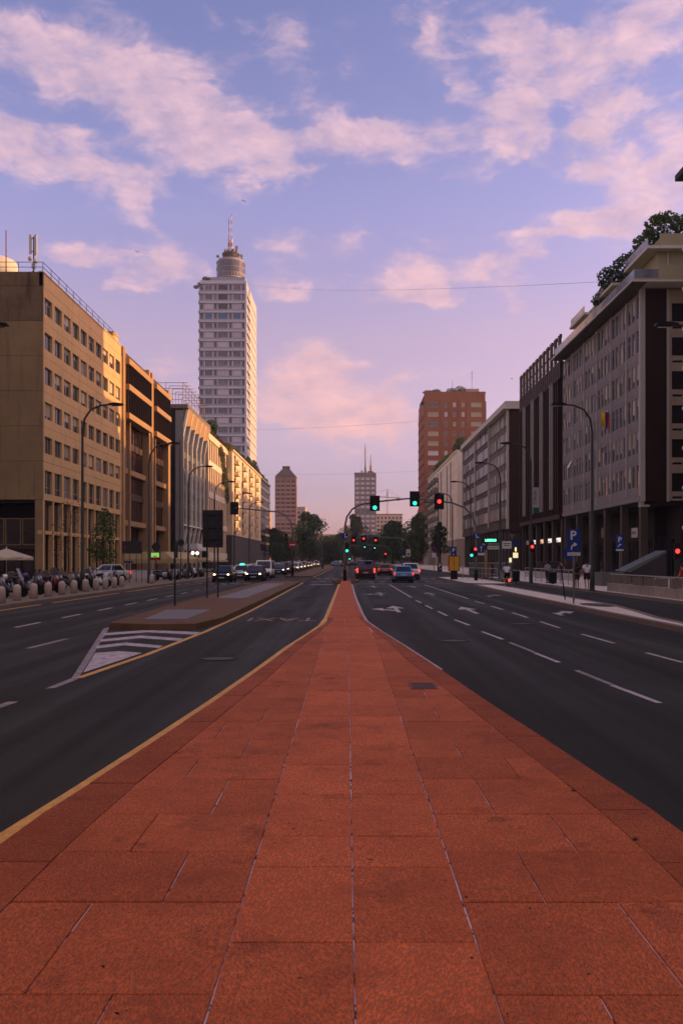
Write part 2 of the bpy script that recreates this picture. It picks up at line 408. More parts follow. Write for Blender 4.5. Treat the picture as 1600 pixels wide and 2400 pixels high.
def m_redstone(name, tone=1.0, rough_tool=True):
    """red painted, tooled stone slabs: fine chisel strokes, scuffs, dirty patches"""
    m, q, b = newmat(name)
    p = q.n('ShaderNodeNewGeometry').outputs['Position']
    r = q.n('ShaderNodeObjectInfo').outputs['Random']
    pr = q.n('ShaderNodeVectorRotate', rotation_type='Z_AXIS'); q.set(pr.inputs['Vector'], p); q.L(q.m('MULTIPLY_ADD', r, .9, -.45), pr.inputs['Angle'])
    st = q.noise(q.mapping(pr.outputs[0], scale=(78, 26, 1)), 1.0, 4, .65, .5)
    fine = q.noise(p, 210, 3, .7)
    big = q.noise(p, .9, 5, .62); mid = q.noise(p, 4.5, 4, .65)
    base = q.ramp(q.rng(q.m('ADD', q.m('MULTIPLY', big, .6), q.m('MULTIPLY', mid, .45)), .34, .72, 0, 1, False),
                  [(0, (.48 * tone, .112 * tone, .036 * tone)), (.5, (.69 * tone, .170 * tone, .052 * tone)), (1, (.84 * tone, .225 * tone, .072 * tone))])
    base = q.mix(q.rng(st, .42, .58, 0, .84), base, (.15 * tone, .038 * tone, .018 * tone, 1))
    base = q.mix(q.rng(q.m('MULTIPLY', st, fine), .25, .36, 0, .6), base, (.92 * tone, .36 * tone, .17 * tone, 1))
    base = q.mix(1.0, base, q.ramp(r, [(0, (.88, .87, .86)), (1, (1.07, 1.07, 1.07))]), 'MULTIPLY')
    grime = q.rng(q.noise(p, 2.3, 6, .7), .56, .72)
    base = q.mix(q.m('MULTIPLY', grime, .55), base, (.10, .035, .026, 1))
    scuff = q.rng(q.noise(q.mapping(p, rot=(0, 0, .5), scale=(5, 22, 1)), 1.0, 5, .7), .66, .74)
    base = q.mix(q.m('MULTIPLY', scuff, .35), base, (.62, .38, .33, 1))
    stain = q.rng(q.noise(p, 1.6, 5, .6), .57, .64)
    base = q.mix(q.m('MULTIPLY', stain, .28), base, (.16, .05, .03, 1))
    spot = q.rng(q.noise(p, 16, 2, .5), .75, .775)
    base = q.mix(spot, base, (.02, .012, .012, 1))
    q.L(base, b.inputs['Base Color'])
    q.L(q.rng(st, .3, .7, .68, .85), b.inputs['Roughness']); b.inputs['Specular IOR Level'].default_value = .10
    bn = q.n('ShaderNodeBump'); bn.inputs['Strength'].default_value = .55; bn.inputs['Distance'].default_value = .006
    h = q.m('ADD', q.m('MULTIPLY', st, -1.0), q.m('MULTIPLY', fine, .4))
    q.L(h, bn.inputs['Height']); q.L(bn.outputs[0], b.inputs['Normal'])
    return m
def m_joint():
    m, q, b = newmat('joint_mortar')
    p = q.n('ShaderNodeNewGeometry').outputs['Position']
    f = q.noise(q.mapping(p, scale=(9, 7, 1)), 1.0, 4, .7)
    col = q.ramp(f, [(.33, (.015, .011, .010)), (.41, (.10, .055, .045)), (.46, (.66, .56, .53)), (.66, (.78, .68, .66))])
    q.L(col, b.inputs['Base Color']); b.inputs['Roughness'].default_value = .9
    return m
def m_paint(name, c, worn=.5, sc=5.0):
    """road paint, scuffed through to the asphalt"""
    m, q, b = newmat(name)
    p = q.n('ShaderNodeNewGeometry').outputs['Position']
    f = q.m('ADD', q.m('MULTIPLY', q.noise(p, sc, 6, .7), .6), q.m('MULTIPLY', q.noise(p, 45, 2, .6), .4))
    col = q.mix(q.rng(f, .42, .62, 0, worn), (*c, 1), (.06, .055, .055, 1))
    col = q.mix(q.rng(q.noise(p, .7, 3), .3, .7, 0, .35), col, tuple(x * .6 for x in c) + (1,))
    q.L(col, b.inputs['Base Color']); b.inputs['Roughness'].default_value = .6; b.inputs['Specular IOR Level'].default_value = .3
    return m
def manholes():
    for x, y in ((2.6, 21), (5.4, 26.5), (-2.6, 17.2), (-8.4, 33), (7.4, 52), (-2.4, 45)):
        o = obj('manhole_cover', MB().prism([(x + .33 * math.cos(a), y + .33 * math.sin(a)) for a in [2 * math.pi * k / 20 for k in range(20)]], -.01, .006), GRATE2, road)
        obj('cover_ring', MB().tube([(x + .36 * math.cos(a), y + .36 * math.sin(a), .003) for a in [2 * math.pi * k / 20 for k in range(21)]], .02, 5), GRATE2, o)
def m_brick(name, c):
    m, q, b = newmat(name)
    p = q.n('ShaderNodeNewGeometry').outputs['Position']
    x, y, z = q.xyz(p)
    f = q.noise(q.comb(q.m('MULTIPLY', q.m('ADD', x, y), 3.0), q.m('MULTIPLY', z, 9.0), 0.0), 1.0, 2, .5)
    g = q.noise(q.mapping(p, scale=(1, 1, .3)), .5, 4, .6)
    col = q.mix(q.rng(f, .3, .7), tuple(v * .78 for v in c) + (1,), tuple(v * 1.15 for v in c) + (1,))
    col = q.mix(q.rng(g, .4, .7, 0, .4), col, tuple(v * .55 for v in c) + (1,))
    q.L(col, b.inputs['Base Color']); b.inputs['Roughness'].default_value = .85; b.inputs['Specular IOR Level'].default_value = .2
    return m
def m_leaf(name, c, c2):
    m, q, b = newmat(name)
    p = q.n('ShaderNodeNewGeometry').outputs['Position']
    col = q.mix(q.rng(q.noise(p, 1.4, 3, .6), .35, .65), (*c, 1), (*c2, 1))
    col = q.mix(q.rng(q.noise(p, 9, 1), .3, .7, 0, .4), col, tuple(v * .45 for v in c) + (1,))
    q.L(col, b.inputs['Base Color']); b.inputs['Roughness'].default_value = .6; b.inputs['Specular IOR Level'].default_value = .25
    out = m.node_tree.nodes['Material Output']
    tr = q.n('ShaderNodeBsdfTranslucent'); q.L(col, tr.inputs[0])
    mx = q.n('ShaderNodeMixShader'); mx.inputs[0].default_value = .3
    q.L(b.outputs[0], mx.inputs[1]); q.L(tr.outputs[0], mx.inputs[2]); q.L(mx.outputs[0], out.inputs[0])
    return m

ASPH = m_asphalt(); RED = m_redstone('red_tooled_stone'); REDK = m_redstone('red_kerb_stone', .62); RED_E = m_redstone('red_tooled_stone_vignette', .84); JOINT = m_joint()  # outer slabs (RED_E): lens vignette put into a darker stone colour
WHITE_P = m_paint('white_road_paint', (.62, .59, .57), .8); WHITE_OLD = m_paint('worn_white_road_paint', (.33, .31, .30), .8)
YELL_P = m_paint('yellow_road_paint', (.78, .43, .07), .4)
PAVE = mat('pale_paving', (.72, .62, .60), .75, .14, 1.2, .25, 60)
PAVE_D = mat('dark_paving', (.19, .15, .125), .8, .2, 1.0, .25, 60)
BROWN_P = mat('brown_island_paving', (.15, .085, .05), .8, .3, 1.1, .4, 50)
KERB = mat('kerb_granite', (.20, .165, .15), .75, .2, 2.5, .3, 60)
PLATE = mat('grey_cover_plate', (.15, .155, .18), .55, .15, 2.0, .1, 40)
GRATE = mat('rusty_grate', (.16, .055, .04), .6, .35, 6, .3, 60, metal=.3)
GRATE2 = mat('iron_cover', (.045, .042, .038), .55, .3, 12, .4, 60, metal=.4)
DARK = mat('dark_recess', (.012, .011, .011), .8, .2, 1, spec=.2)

# ------------------------------------------------------------------ ground, roads, pavements
struct('ground', MB().quad((-900, -200, -.02), (900, -200, -.02), (900, 2500, -.02), (-900, 2500, -.02)), mat('city_ground', (.055, .05, .048), .85, .25, .2))
road = struct('road', MB().quad((-14.3, -120, 0), (15.0, -120, 0), (15.0, 700, 0), (-14.3, 700, 0)), ASPH)

OUT_L = [(0, 2.46), (6.04, 2.38), (7.3, 2.24), (9.03, 2.07), (11.9, 1.81), (15.5, 1.53), (19.4, 1.27), (23, .95), (25.9, .72), (29.2, .64), (78, .60)]
OUT_R = [(0, 2.48), (6.1, 2.4), (7.1, 2.31), (8.5, 2.2), (11.3, 1.94), (15.5, 1.60), (20, 1.20), (24, .82), (27.7, .53), (31, .46), (45, .33), (78, .24)]
JN_L = [(0, 1.90), (5.8, 1.87), (7.2, 1.80), (10.3, 1.56), (14.3, 1.26), (19.4, .98), (23, .72), (25.9, .52), (28, .46)]
JN_R = [(0, 1.96), (5.9, 1.95), (7.1, 1.87), (9.2, 1.70), (11.8, 1.50), (16.7, 1.10), (20, .92), (24, .60), (28, .36)]
MZ = .095
def build_median():
    # bed of the median with the mortar that shows in the joints
    ys = [-6, -2] + [i * 1.0 for i in range(0, 29)]
    mb = MB(); L = []; Rr = []
    for y in ys: L.append((-lerp(OUT_L, y) + .12, y)); Rr.append((lerp(OUT_R, y) - .12, y))
    for i in range(len(ys) - 1):
        a, b, c, d = L[i], Rr[i], Rr[i + 1], L[i + 1]
        mb.quad((*a, MZ - .012), (*b, MZ - .012), (*c, MZ - .012), (*d, MZ - .012))
    med = struct('median', mb, JOINT)
    def slab(xl0, xr0, y0, xl1, xr1, y1, m=RED, name='paving_slab', g=.0042, z=None):
        jz = random.uniform(-.003, .0025) if z is None else z
        h = .0065; pts = [(xl0 + g, y0 + h), (xr0 - g, y0 + h), (xr1 - g, y1 - h), (xl1 + g, y1 - h)]
        # worn, not quite straight edges: cut each side in three
        out = []
        for i in range(4):
            a, b = pts[i], pts[(i + 1) % 4]
            out.append(a)
            for t in (.33, .67):
                k = random.uniform(-.0035, .0035)
                out.append((a[0] + (b[0] - a[0]) * t + k * (1 if i % 2 else .3), a[1] + (b[1] - a[1]) * t + k * (.3 if i % 2 else 1)))
        q = MB().prism(out, MZ - .05, MZ + jz, 0, .004)
        obj(name, q, m, med)
    cl, cc, cr = -.59, .035, .64
    rows_c = [.8, 1.9, 2.95, 3.35, 4.25, 5.29, 5.88, 6.92, 7.94, 8.75, 9.6, 10.4, 11.2, 12.4, 13.3, 14.6, 16.0, 17.3, 18.9, 20.5, 22.3, 24.4, 26.3, 28]
    for a, b in zip(rows_c, rows_c[1:]):
        if a >= 24:
            slab(-lerp(JN_L, a), -.1, a, -lerp(JN_L, b), -.1, b); slab(-.1, lerp(JN_R, a), a, -.1, lerp(JN_R, b), b); continue
        dl = lambda y: max(cl, -lerp(JN_L, y)); dr = lambda y: min(cr, lerp(JN_R, y))
        sh = lambda y: lerp([(0, cc), (16, cc - .02), (28, -.1)], y)
        slab(dl(a), sh(a), a, dl(b), sh(b), b)
        slab(sh(a), dr(a), a, sh(b), dr(b), b)
    rows_o = [.6, 1.7, 2.75, 3.74, 4.75, 5.56, 6.39, 7.41, 8.21, 9.06, 10.05, 10.95, 11.8, 12.9, 13.8, 14.9, 16.2, 17.6, 19.0, 20.6, 22.4, 24.4]
    for i, (a, b) in enumerate(zip(rows_o, rows_o[1:])):
        L0, L1, R0, R1 = -lerp(JN_L, a), -lerp(JN_L, b), lerp(JN_R, a), lerp(JN_R, b)
        sl = -1.03 if i % 2 == 0 else -1.42; sr = 1.10 if i % 2 == 0 else 1.50
        if L1 < cl - .05:
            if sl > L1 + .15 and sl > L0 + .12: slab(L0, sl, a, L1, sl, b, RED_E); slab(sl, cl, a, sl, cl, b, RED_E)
            else: slab(L0, cl, a, L1, cl, b, RED_E)
        elif L0 < cl - .08: slab(L0, cl, a, cl - .012, cl, b)
        grate = 12.9 <= a < 13.7
        if R1 > cr + .05:
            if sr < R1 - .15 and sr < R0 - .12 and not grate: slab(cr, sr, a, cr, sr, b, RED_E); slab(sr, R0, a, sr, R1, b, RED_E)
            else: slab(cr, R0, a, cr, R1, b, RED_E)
        elif R0 > cr + .08: slab(cr, R0, a, cr, cr + .012, b)
    # kerb stones along both edges, sloping to the carriageway
    ky = [0.3]
    while ky[-1] < 28: ky.append(ky[-1] + random.uniform(.75, 1.15))
    for sgn, OUT, JN in ((-1, OUT_L, JN_L), (1, OUT_R, JN_R)):
        for a, b in zip(ky, ky[1:]):
            g = .005; z = MZ + random.uniform(-.004, .002)
            x0, x1, o0, o1 = lerp(JN, a) + g, lerp(JN, b) + g, lerp(OUT, a), lerp(OUT, b)
            q = MB()
            def P(x, y, zz): return (sgn * x, y, zz)
            A = [P(x0, a + g, z), P(o0 - .045, a + g, z), P(o1 - .045, b - g, z), P(x1, b - g, z)]
            B_ = [P(o0, a + g, .012), P(o1, b - g, .012), P(o0, a + g, -.05), P(o1, b - g, -.05)]
            lo = [P(x0, a + g, -.05), P(x1, b - g, -.05)]
            vs = A + B_ + lo
            fs = [(0, 1, 2, 3), (1, 4, 5, 2), (4, 6, 7, 5), (0, 3, 9, 8), (0, 8, 6, 4, 1), (3, 2, 5, 7, 9)]
            if sgn < 0: fs = [tuple(reversed(f)) for f in fs]
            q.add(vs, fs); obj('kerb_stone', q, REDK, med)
    # narrow far part of the median and its flared head with raised kerbs
    mb = MB(); ys = [28 + 5 * i for i in range(11)]
    for a, b in zip(ys, ys[1:]):
        mb.prism([(-lerp(OUT_L, a), a), (lerp(OUT_R, a), a), (lerp(OUT_R, b), b), (-lerp(OUT_L, b), b)], -.02, MZ - .002)
    mb.prism([(-.60, 78), (.24, 78), (.5, 82.0), (-.95, 82.0)], -.02, MZ - .002)
    obj('paved_strip', mb, RED, med)
    kb = MB(); kb.prism([(.24, 70), (.36, 70), (1.05, 78), (.92, 78.3)], 0, .16); kb.prism([(-.72, 70), (-.60, 70), (-1.35, 78.3), (-1.5, 78)], 0, .16)
    kb.prism([(-1.5, 78.2), (1.05, 78.2), (.9, 80.4), (-1.35, 80.4)], 0, .155); kb.prism([(-.75, 96), (-.05, 96), (-.1, 300), (-.7, 300)], 0, .13)
    obj('kerb_edge', kb, mat('brown_kerb', (.21, .10, .06), .8, .25, 2, .3), med)
    # drain grate let into the right-hand slabs
    gx, gy = gp(975, 1612, MZ)
    gb = MB(); x0, x1, y0, y1 = .93, 1.33, 12.55, 13.2
    gb.box(x0, x1, y0, y0 + .035, MZ - .03, MZ + .006); gb.box(x0, x1, y1 - .035, y1, MZ - .03, MZ + .006)
    gb.box(x0, x0 + .03, y0 + .035, y1 - .035, MZ - .03, MZ + .006); gb.box(x1 - .03, x1, y0 + .035, y1 - .035, MZ - .03, MZ + .006)
    gr = obj('drain_grate', gb, GRATE, med)
    n = 9
    for i in range(n):
        xx = x0 + .045 + (x1 - x0 - .09) * i / (n - 1); obj('grate_bar', MB().box(xx - .009, xx + .009, y0 + .035, y1 - .035, MZ - .01, MZ + .0065), GRATE, gr)
    obj('grate_bar', MB().box(x0 + .03, x1 - .03, (y0 + y1) / 2 - .012, (y0 + y1) / 2 + .012, MZ - .01, MZ + .0062), GRATE, gr)
    obj('pit_shade', MB().quad((x0 + .01, y0 + .01, MZ + .004), (x1 - .01, y0 + .01, MZ + .004), (x1 - .01, y1 - .01, MZ + .004), (x0 + .01, y1 - .01, MZ + .004)), DARK, gr)  # flat black sheet, the shade of a pit put into its colour
    return med
median = build_median()

def strip(pts, w0, w1, z, sgn=1):
    """ribbon along a polyline, from offset w0 to w1 sideways in X"""
    mb = MB()
    for (x0, y0), (x1, y1) in zip(pts, pts[1:]):
        mb.quad((x0 + w0, y0, z), (x0 + w1, y0, z), (x1 + w1, y1, z), (x1 + w0, y1, z))
    return mb
ysL = [0, 3, 5, 6.04, 7.3, 9.03, 11.9, 15.5, 19.4, 23, 25.9, 29.2, 45, 60, 70]
obj('edge_line', strip([(-lerp(OUT_L, y), y) for y in ysL], -.18, -.012, .004), YELL_P, road)
ysR = [0, 3, 5, 6.1, 7.1, 8.5, 11.3]
obj('edge_line', strip([(lerp(OUT_R, y), y) for y in ysR], .015, .06, .004), WHITE_OLD, road)
ysR = [15.5, 20, 24, 27.7, 31, 45, 60, 70]
obj('edge_line', strip([(lerp(OUT_R, y), y) for y in ysR], .012, .13, .004), WHITE_P, road)
# island edge line on the bus lane, then round the painted gore
obj('edge_line', strip([(-4.62, 14.4), (-4.3, 18), (-4.02, 23.8), (-3.86, 33), (-3.92, 60), (-3.95, 74)], 0, .14, .004), YELL_P, road)
obj('edge_line', strip([(-3.95, 96), (-3.95, 300)], 0, .12, .004), YELL_P, road)
for a, b in ((20, 38), (39.5, 51), (52.5, 63), (64, 70), (75, 120)):
    obj('edge_line', strip([(-13.75, a), (-13.75, b)], 0, .16, .004), YELL_P, road)
def dash(x0, y0, x1, y1, w=.10, m=WHITE_P):
    obj('lane_dash', MB().quad((x0 - w / 2, y0, .004), (x0 + w / 2, y0, .004), (x1 + w / 2, y1, .004), (x1 - w / 2, y1, .004)), m, road)
for d in [(4.34, 11.9, 4.2, 13.56), (4.1, 16.6, 4.0, 18.3), (3.88, 21.4, 3.72, 23.7), (3.7, 26, 3.55, 28.4), (3.54, 30.5, 3.48, 33.0), (3.44, 34.8, 3.4, 37.3), (3.38, 39.4, 3.34, 42), (3.35, 45, 3.35, 69)]: dash(*d)
for d in [(4.52, 10, 4.42, 11.0), (4.22, 13.6, 4.12, 15.4), (4.02, 18.4, 3.9, 20.6)]: dash(*d, m=WHITE_OLD, w=.10)
for d in [(6.5, 16.6, 6.4, 18.3), (6.36, 20.4, 6.27, 22.9), (6.2, 25, 6.2, 27.5), (6.2, 29.4, 6.2, 32.2), (6.2, 34.2, 6.17, 36.7), (6.19, 38.8, 6.1, 41), (6.15, 43.5, 6.1, 68)]: dash(*d)
for k in range(18):
    a = 21.0 + 4.15 * k; dash(-9.8, a, -9.8, a + 2.05, .13, WHITE_P if k < 8 else WHITE_OLD)
for d in [(-7.2, 19.2, -7.1, 21.6), (-4.78, 11.2, -4.7, 12.0)]: dash(*d, w=.15, m=WHITE_OLD)
for k in range(14): dash(3.3, 100 + 8 * k, 3.3, 103 + 8 * k, .12, WHITE_OLD); dash(6.1, 100 + 8 * k, 6.1, 103 + 8 * k, .12, WHITE_OLD)
def flat(name, pts, m, z=.004): return obj(name, MB().poly([(x, y, z) for x, y in pts]), m, road)
flat('stop_line', [(.5, 70.2), (9.0, 70.2), (9.0, 70.9), (.5, 70.9)], WHITE_OLD)
for k in range(9):
    flat('crossing_mark', [(.9 + k, 76.5), (1.4 + k, 76.5), (1.4 + k, 77.6), (.9 + k, 77.6)], WHITE_OLD)
    flat('crossing_mark', [(.9 + k, 90), (1.4 + k, 90), (1.4 + k, 91.6), (.9 + k, 91.6)], WHITE_OLD)
for k in range(3):
    flat('crossing_mark', [(-3.4 + k * .9, 76.5), (-2.9 + k * .9, 76.5), (-2.9 + k * .9, 77.6), (-3.4 + k * .9, 77.6)], WHITE_OLD)
    flat('crossing_mark', [(-3.4 + k * .9, 90), (-2.9 + k * .9, 90), (-2.9 + k * .9, 91.6), (-3.4 + k * .9, 91.6)], WHITE_OLD)
for k in range(7): flat('crossing_mark', [(-13.6 + k, 70.5), (-13.1 + k, 70.5), (-13.1 + k, 71.4), (-13.6 + k, 71.4)], WHITE_OLD)
flat('stop_line', [(-3.0, 68.0), (-1.2, 68.0), (-1.2, 69.4), (-3.0, 69.4)], WHITE_OLD)
# arrows in the three lanes
def arrow(x, y, kind, m=WHITE_P, s=1.0):
    L = 4.6 * s
    A = []
    if kind in ('ahead', 'ahead_right', 'ahead_left'):
        A += [[(-.08, 0), (.08, 0), (.08, L * .62), (-.08, L * .62)], [(-.38, L * .58), (.38, L * .58), (0, L)]]
    if kind == 'ahead_left':
        A += [[(-.08, L * .16), (-.08, L * .30), (-.52, L * .46), (-.52, L * .34)], [(-.52, L * .22), (-.52, L * .60), (-1.0, L * .48)]]
    if kind in ('ahead_right', 'right'):
        A += [[(.08, L * .30), (.08, L * .16), (.52, L * .34), (.52, L * .46)], [(.52, L * .60), (.52, L * .22), (1.0, L * .48)]]
    if kind == 'right': A += [[(-.08, 0), (.08, 0), (.08, L * .3), (-.08, L * .3)]]
    mb = MB()
    for p in A: mb.poly([(x + px_, y + py_, .004) for px_, py_ in p])
    obj('lane_arrow', mb, m, road)
arrow(1.95, 32.4, 'ahead_left'); arrow(4.8, 31.6, 'ahead'); arrow(7.7, 30.6, 'right')
arrow(1.9, 47.5, 'ahead_left', WHITE_OLD); arrow(4.8, 47.5, 'ahead', WHITE_OLD); arrow(7.7, 46.0, 'right', WHITE_OLD)
arrow(1.9, 61, 'ahead', WHITE_OLD); arrow(4.8, 61, 'ahead', WHITE_OLD)
lettering('TAXI', 2.05, m_paint('faded_yellow_paint', (.34, .21, .07), .9), road, (-2.2, 28.6, .006), (0, 0, R(180)), 'road_lettering', sx=.52, depth=0.0)
# painted gore in front of the left island
def G(*pts): return [gp(x, y) for x, y in pts]
flat('gore_line', G((105, 1615), (168, 1590), (242, 1474), (258, 1469), (198, 1568), (181, 1593), (130, 1613)), WHITE_OLD, .003)
flat('gore_patch', G((195, 1577), (223, 1531), (280, 1526.5), (333, 1531)), WHITE_P)
for c in (((226, 1514), (296, 1506.5), (382, 1514), (372, 1519.5), (292, 1513), (226, 1520.5)), ((236, 1499), (330, 1490), (430, 1497), (419, 1502.5), (328, 1496), (235, 1505)), ((243, 1484.5), (345, 1477), (469, 1482), (456, 1488), (345, 1482.5), (241, 1490))):
    flat('gore_chevron', G(*c), WHITE_P)
# patches and the manhole in the asphalt
manholes()
flat('road_patch', [(1.0, 38.0), (3.1, 38.2), (3.05, 44), (1.05, 43.6)], mat('dark_road_patch', (.014, .014, .0135), .7, .25, 3), .0025)
flat('road_patch', [(-3.7, 34), (-2.0, 34.2), (-2.05, 41), (-3.7, 40.6)], MATS['dark_road_patch'], .0025)
flat('road_patch', [(.9, 62), (8.8, 63), (8.8, 66), (.9, 65.2)], mat('road_repair', (.034, .033, .030), .7, .2, 3), .0035)

# pavements and islands: real steps
def island(name, pts, z, top, kerbw=.22, kz=.012, kmat=KERB):
    o = struct(name, MB().prism(pts, 0, z), top)
    n = len(pts); kb = MB()
    for i in range(n):
        a, b, c, d = (Vector(pts[(i + k) % n]) for k in (-1, 0, 1, 2))
        def off(p, q, r):
            e1 = (q - p).normalized(); e2 = (r - q).normalized(); n1 = Vector((-e1.y, e1.x)); n2 = Vector((-e2.y, e2.x)); k = n1 + n2
            k = k / max(k.dot(n1), .3); return k
        k1, k2 = off(a, b, c), off(b, c, d)
        o1, o2, i1, i2 = b - k1 * .012, c - k2 * .012, b + k1 * kerbw, c + k2 * kerbw
        zz = z + kz
        kb.quad((*o1, zz), (*o2, zz), (*i2, zz), (*i1, zz)); kb.quad((*o1, -.01), (*o2, -.01), (*o2, zz), (*o1, zz))
        kb.quad((*i1, zz), (*i2, zz), (*i2, z - .01), (*i1, z - .01))
    obj('kerb', kb, kmat, o)
    return o
lw = struct('sidewalk_left', MB().prism([(-120, -60), (-14.3, -60), (-14.3, 330), (-120, 330)], -.01, .15), PAVE_D)
obj('kerb', MB().box(-14.32, -14.0, -60, 330, -.01, .162), KERB, lw)
rw = struct('sidewalk_right', MB().prism([(15.0, -60), (120, -60), (120, 330), (15.0, 330)], -.01, .15), PAVE)
obj('kerb', MB().box(14.75, 15.02, -60, 330, -.01, .158), KERB, rw)
BRK = mat('brown_kerb_stone', (.14, .085, .055), .8, .25, 2, .35, 50)
il = island('left_island', [(-6.9, 24.7), (-5.6, 24.15), (-4.35, 24.4), (-3.98, 27), (-3.95, 40), (-4.0, 71), (-4.4, 73.5), (-6.6, 73.5), (-7.1, 70), (-7.2, 34)], .17, BROWN_P, .16, .006, BRK)
obj('cover_plate', MB().prism([(-6.25, 26.1), (-4.95, 26.1), (-5.0, 31.2), (-6.6, 31.2)], .16, .182), PLATE, il)
for k in range(7):
    y = 40.5 + 3.6 * k; obj('cover_plate', MB().prism([(-6.3, y), (-4.9, y), (-4.9, y + 3.4), (-6.3, y + 3.4)], .16, .18), PLATE, il)
island('left_island_far', [(-7.1, 96), (-4.0, 96), (-4.0, 300), (-7.1, 300)], .16, BROWN_P, .16, .006, BRK)
island('right_island', [(9.15, 20), (9.75, 20), (9.95, 27), (10.5, 31), (10.95, 35), (11.1, 55), (10.9, 63.5), (9.3, 63.5), (9.1, 50), (9.05, 34)], .15, PAVE)
island('right_island_far', [(9.3, 67.5), (10.5, 66.2), (12.9, 66.2), (12.9, 88), (11, 92), (9.3, 90)], .15, PAVE)
obj('puddle_stain', MB().poly([(10.2 + .62 * math.cos(t * .5236), 34.9 + 1.5 * math.sin(t * .5236), .1545) for t in range(12)]), mat('asphalt_patch_stain', (.06, .055, .055), .6, .2, 3), rw)

# ------------------------------------------------------------------ building helpers
G_DARK = glass('window_glass_dark', (.020, .022, .026), .05, .6, .28, (.23, .21, .19))
G_OFF = glass('window_glass_office', (.030, .034, .042), .05, .7, .35, (.30, .28, .27))
G_PALE = glass('window_glass_blinds', (.17, .16, .165), .08, .5, .62, (.62, .58, .57))
G_BLUE = glass('window_glass_blue', (.03, .07, .12), .04, .8)
G_BRONZE = glass('window_glass_bronze', (.030, .018, .012), .06, .6)
G_TOWER = glass('window_glass_tower', (.10, .11, .125), .08, .5, .45, (.50, .48, .50))
FR_AL = mat('aluminium_frame', (.34, .33, .33), .45, .1, 2, metal=.5)
FR_DK = mat('dark_window_frame', (.035, .028, .024), .5, .1, 2)
FR_WH = mat('white_window_frame', (.55, .52, .50), .5, .1, 2)
FR_BR = mat('brown_window_frame', (.045, .027, .018), .55, .15, 2)
L_, R_, F_ = R(90), R(-90), 0.0      # facade turned to the street from the left, from the right, or to the camera

def panel(w, h, hole, depth=.3, g=.012):
    """wall panel with one opening; front at y=0, lower left corner at the origin"""
    x0, x1, z0, z1 = hole; mb = MB()
    for a, b, c, d in ((g, w - g, g, z0), (g, w - g, z1, h - g), (g, x0, z0, z1), (x1, w - g, z0, z1)):
        if b > a and d > c: mb.quad((a, 0, c), (b, 0, c), (b, 0, d), (a, 0, d))
    mb.quad((x0, 0, z0), (x0, depth, z0), (x0, depth, z1), (x0, 0, z1)); mb.quad((x1, 0, z0), (x1, 0, z1), (x1, depth, z1), (x1, depth, z0))
    mb.quad((x0, 0, z0), (x1, 0, z0), (x1, depth, z0), (x0, depth, z0)); mb.quad((x0, 0, z1), (x0, depth, z1), (x1, depth, z1), (x1, 0, z1))
    mb.quad((g, 0, g), (g, 0, h - g), (g, .05, h - g), (g, .05, g)); mb.quad((w - g, 0, g), (w - g, .05, g), (w - g, .05, h - g), (w - g, 0, h - g))
    mb.quad((g, 0, h - g), (w - g, 0, h - g), (w - g, .05, h - g), (g, .05, h - g)); mb.quad((g, 0, g), (g, .05, g), (w - g, .05, g), (w - g, 0, g))
    return mb
def win(w, h, nx=1, nz=1, f=.06, d=.07, split=None, sill=0.0, blind=0.0):
    """framed window, lower left corner at the origin; frame 0, glass 1, sill 2"""
    mb = MB()
    mb.box(0, f, 0, d, 0, h); mb.box(w - f, w, 0, d, 0, h); mb.box(f, w - f, 0, d, 0, f); mb.box(f, w - f, 0, d, h - f, h)
    xs = [f + (w - 2 * f) * i / nx for i in range(nx + 1)]
    zs = [f] + ([h * s for s in split] if split else [f + (h - 2 * f) * i / nz for i in range(1, nz)]) + [h - f]
    for x in xs[1:-1]: mb.box(x - f * .45, x + f * .45, .006, d - .006, f, h - f)
    for z in zs[1:-1]: mb.box(f, w - f, .012, d - .012, z - f * .4, z + f * .4)
    for i in range(nx):
        for j in range(len(zs) - 1):
            e = random.uniform(-.012, .012); k = random.uniform(-.012, .012)
            mb.quad((xs[i], d * .6 + e, zs[j]), (xs[i + 1], d * .6 - e, zs[j]), (xs[i + 1], d * .6 - e + k, zs[j + 1]), (xs[i], d * .6 + e + k, zs[j + 1]), 1)
    if blind: mb.quad((f, d * .45, h - f - (h - 2 * f) * blind), (w - f, d * .45, h - f - (h - 2 * f) * blind), (w - f, d * .45, h - f), (f, d * .45, h - f), 3)
    if sill: mb.box(-.05, w + .05, -sill, 0, -.07, -.004, 2)
    return mb
BLIND = mat('roller_blind', (.40, .35, .29), .8, .12, 3, rnd=.35)
def holes_wall(w, h, holes, depth=.25):
    """one wall sheet with many openings (sorted into a grid of cells)"""
    xs = sorted({0, w} | {v for a, b, c, d in holes for v in (a, b)}); zs = sorted({0, h} | {v for a, b, c, d in holes for v in (c, d)})
    mb = MB()
    for j in range(len(zs) - 1):
        run = None
        for i in range(len(xs) - 1):
            cx, cz = (xs[i] + xs[i + 1]) / 2, (zs[j] + zs[j + 1]) / 2
            inh = any(a < cx < b and c < cz < d for a, b, c, d in holes)
            if not inh: run = xs[i] if run is None else run
            if (inh or i == len(xs) - 2) and run is not None:
                e = xs[i] if inh else xs[i + 1]; mb.quad((run, 0, zs[j]), (e, 0, zs[j]), (e, 0, zs[j + 1]), (run, 0, zs[j + 1])); run = None
    for x0, x1, z0, z1 in holes:
        mb.quad((x0, 0, z0), (x0, depth, z0), (x0, depth, z1), (x0, 0, z1)); mb.quad((x1, 0, z0), (x1, 0, z1), (x1, depth, z1), (x1, depth, z0))
        mb.quad((x0, 0, z0), (x1, 0, z0), (x1, depth, z0), (x0, depth, z0)); mb.quad((x0, 0, z1), (x0, depth, z1), (x1, depth, z1), (x1, 0, z1))
    return mb
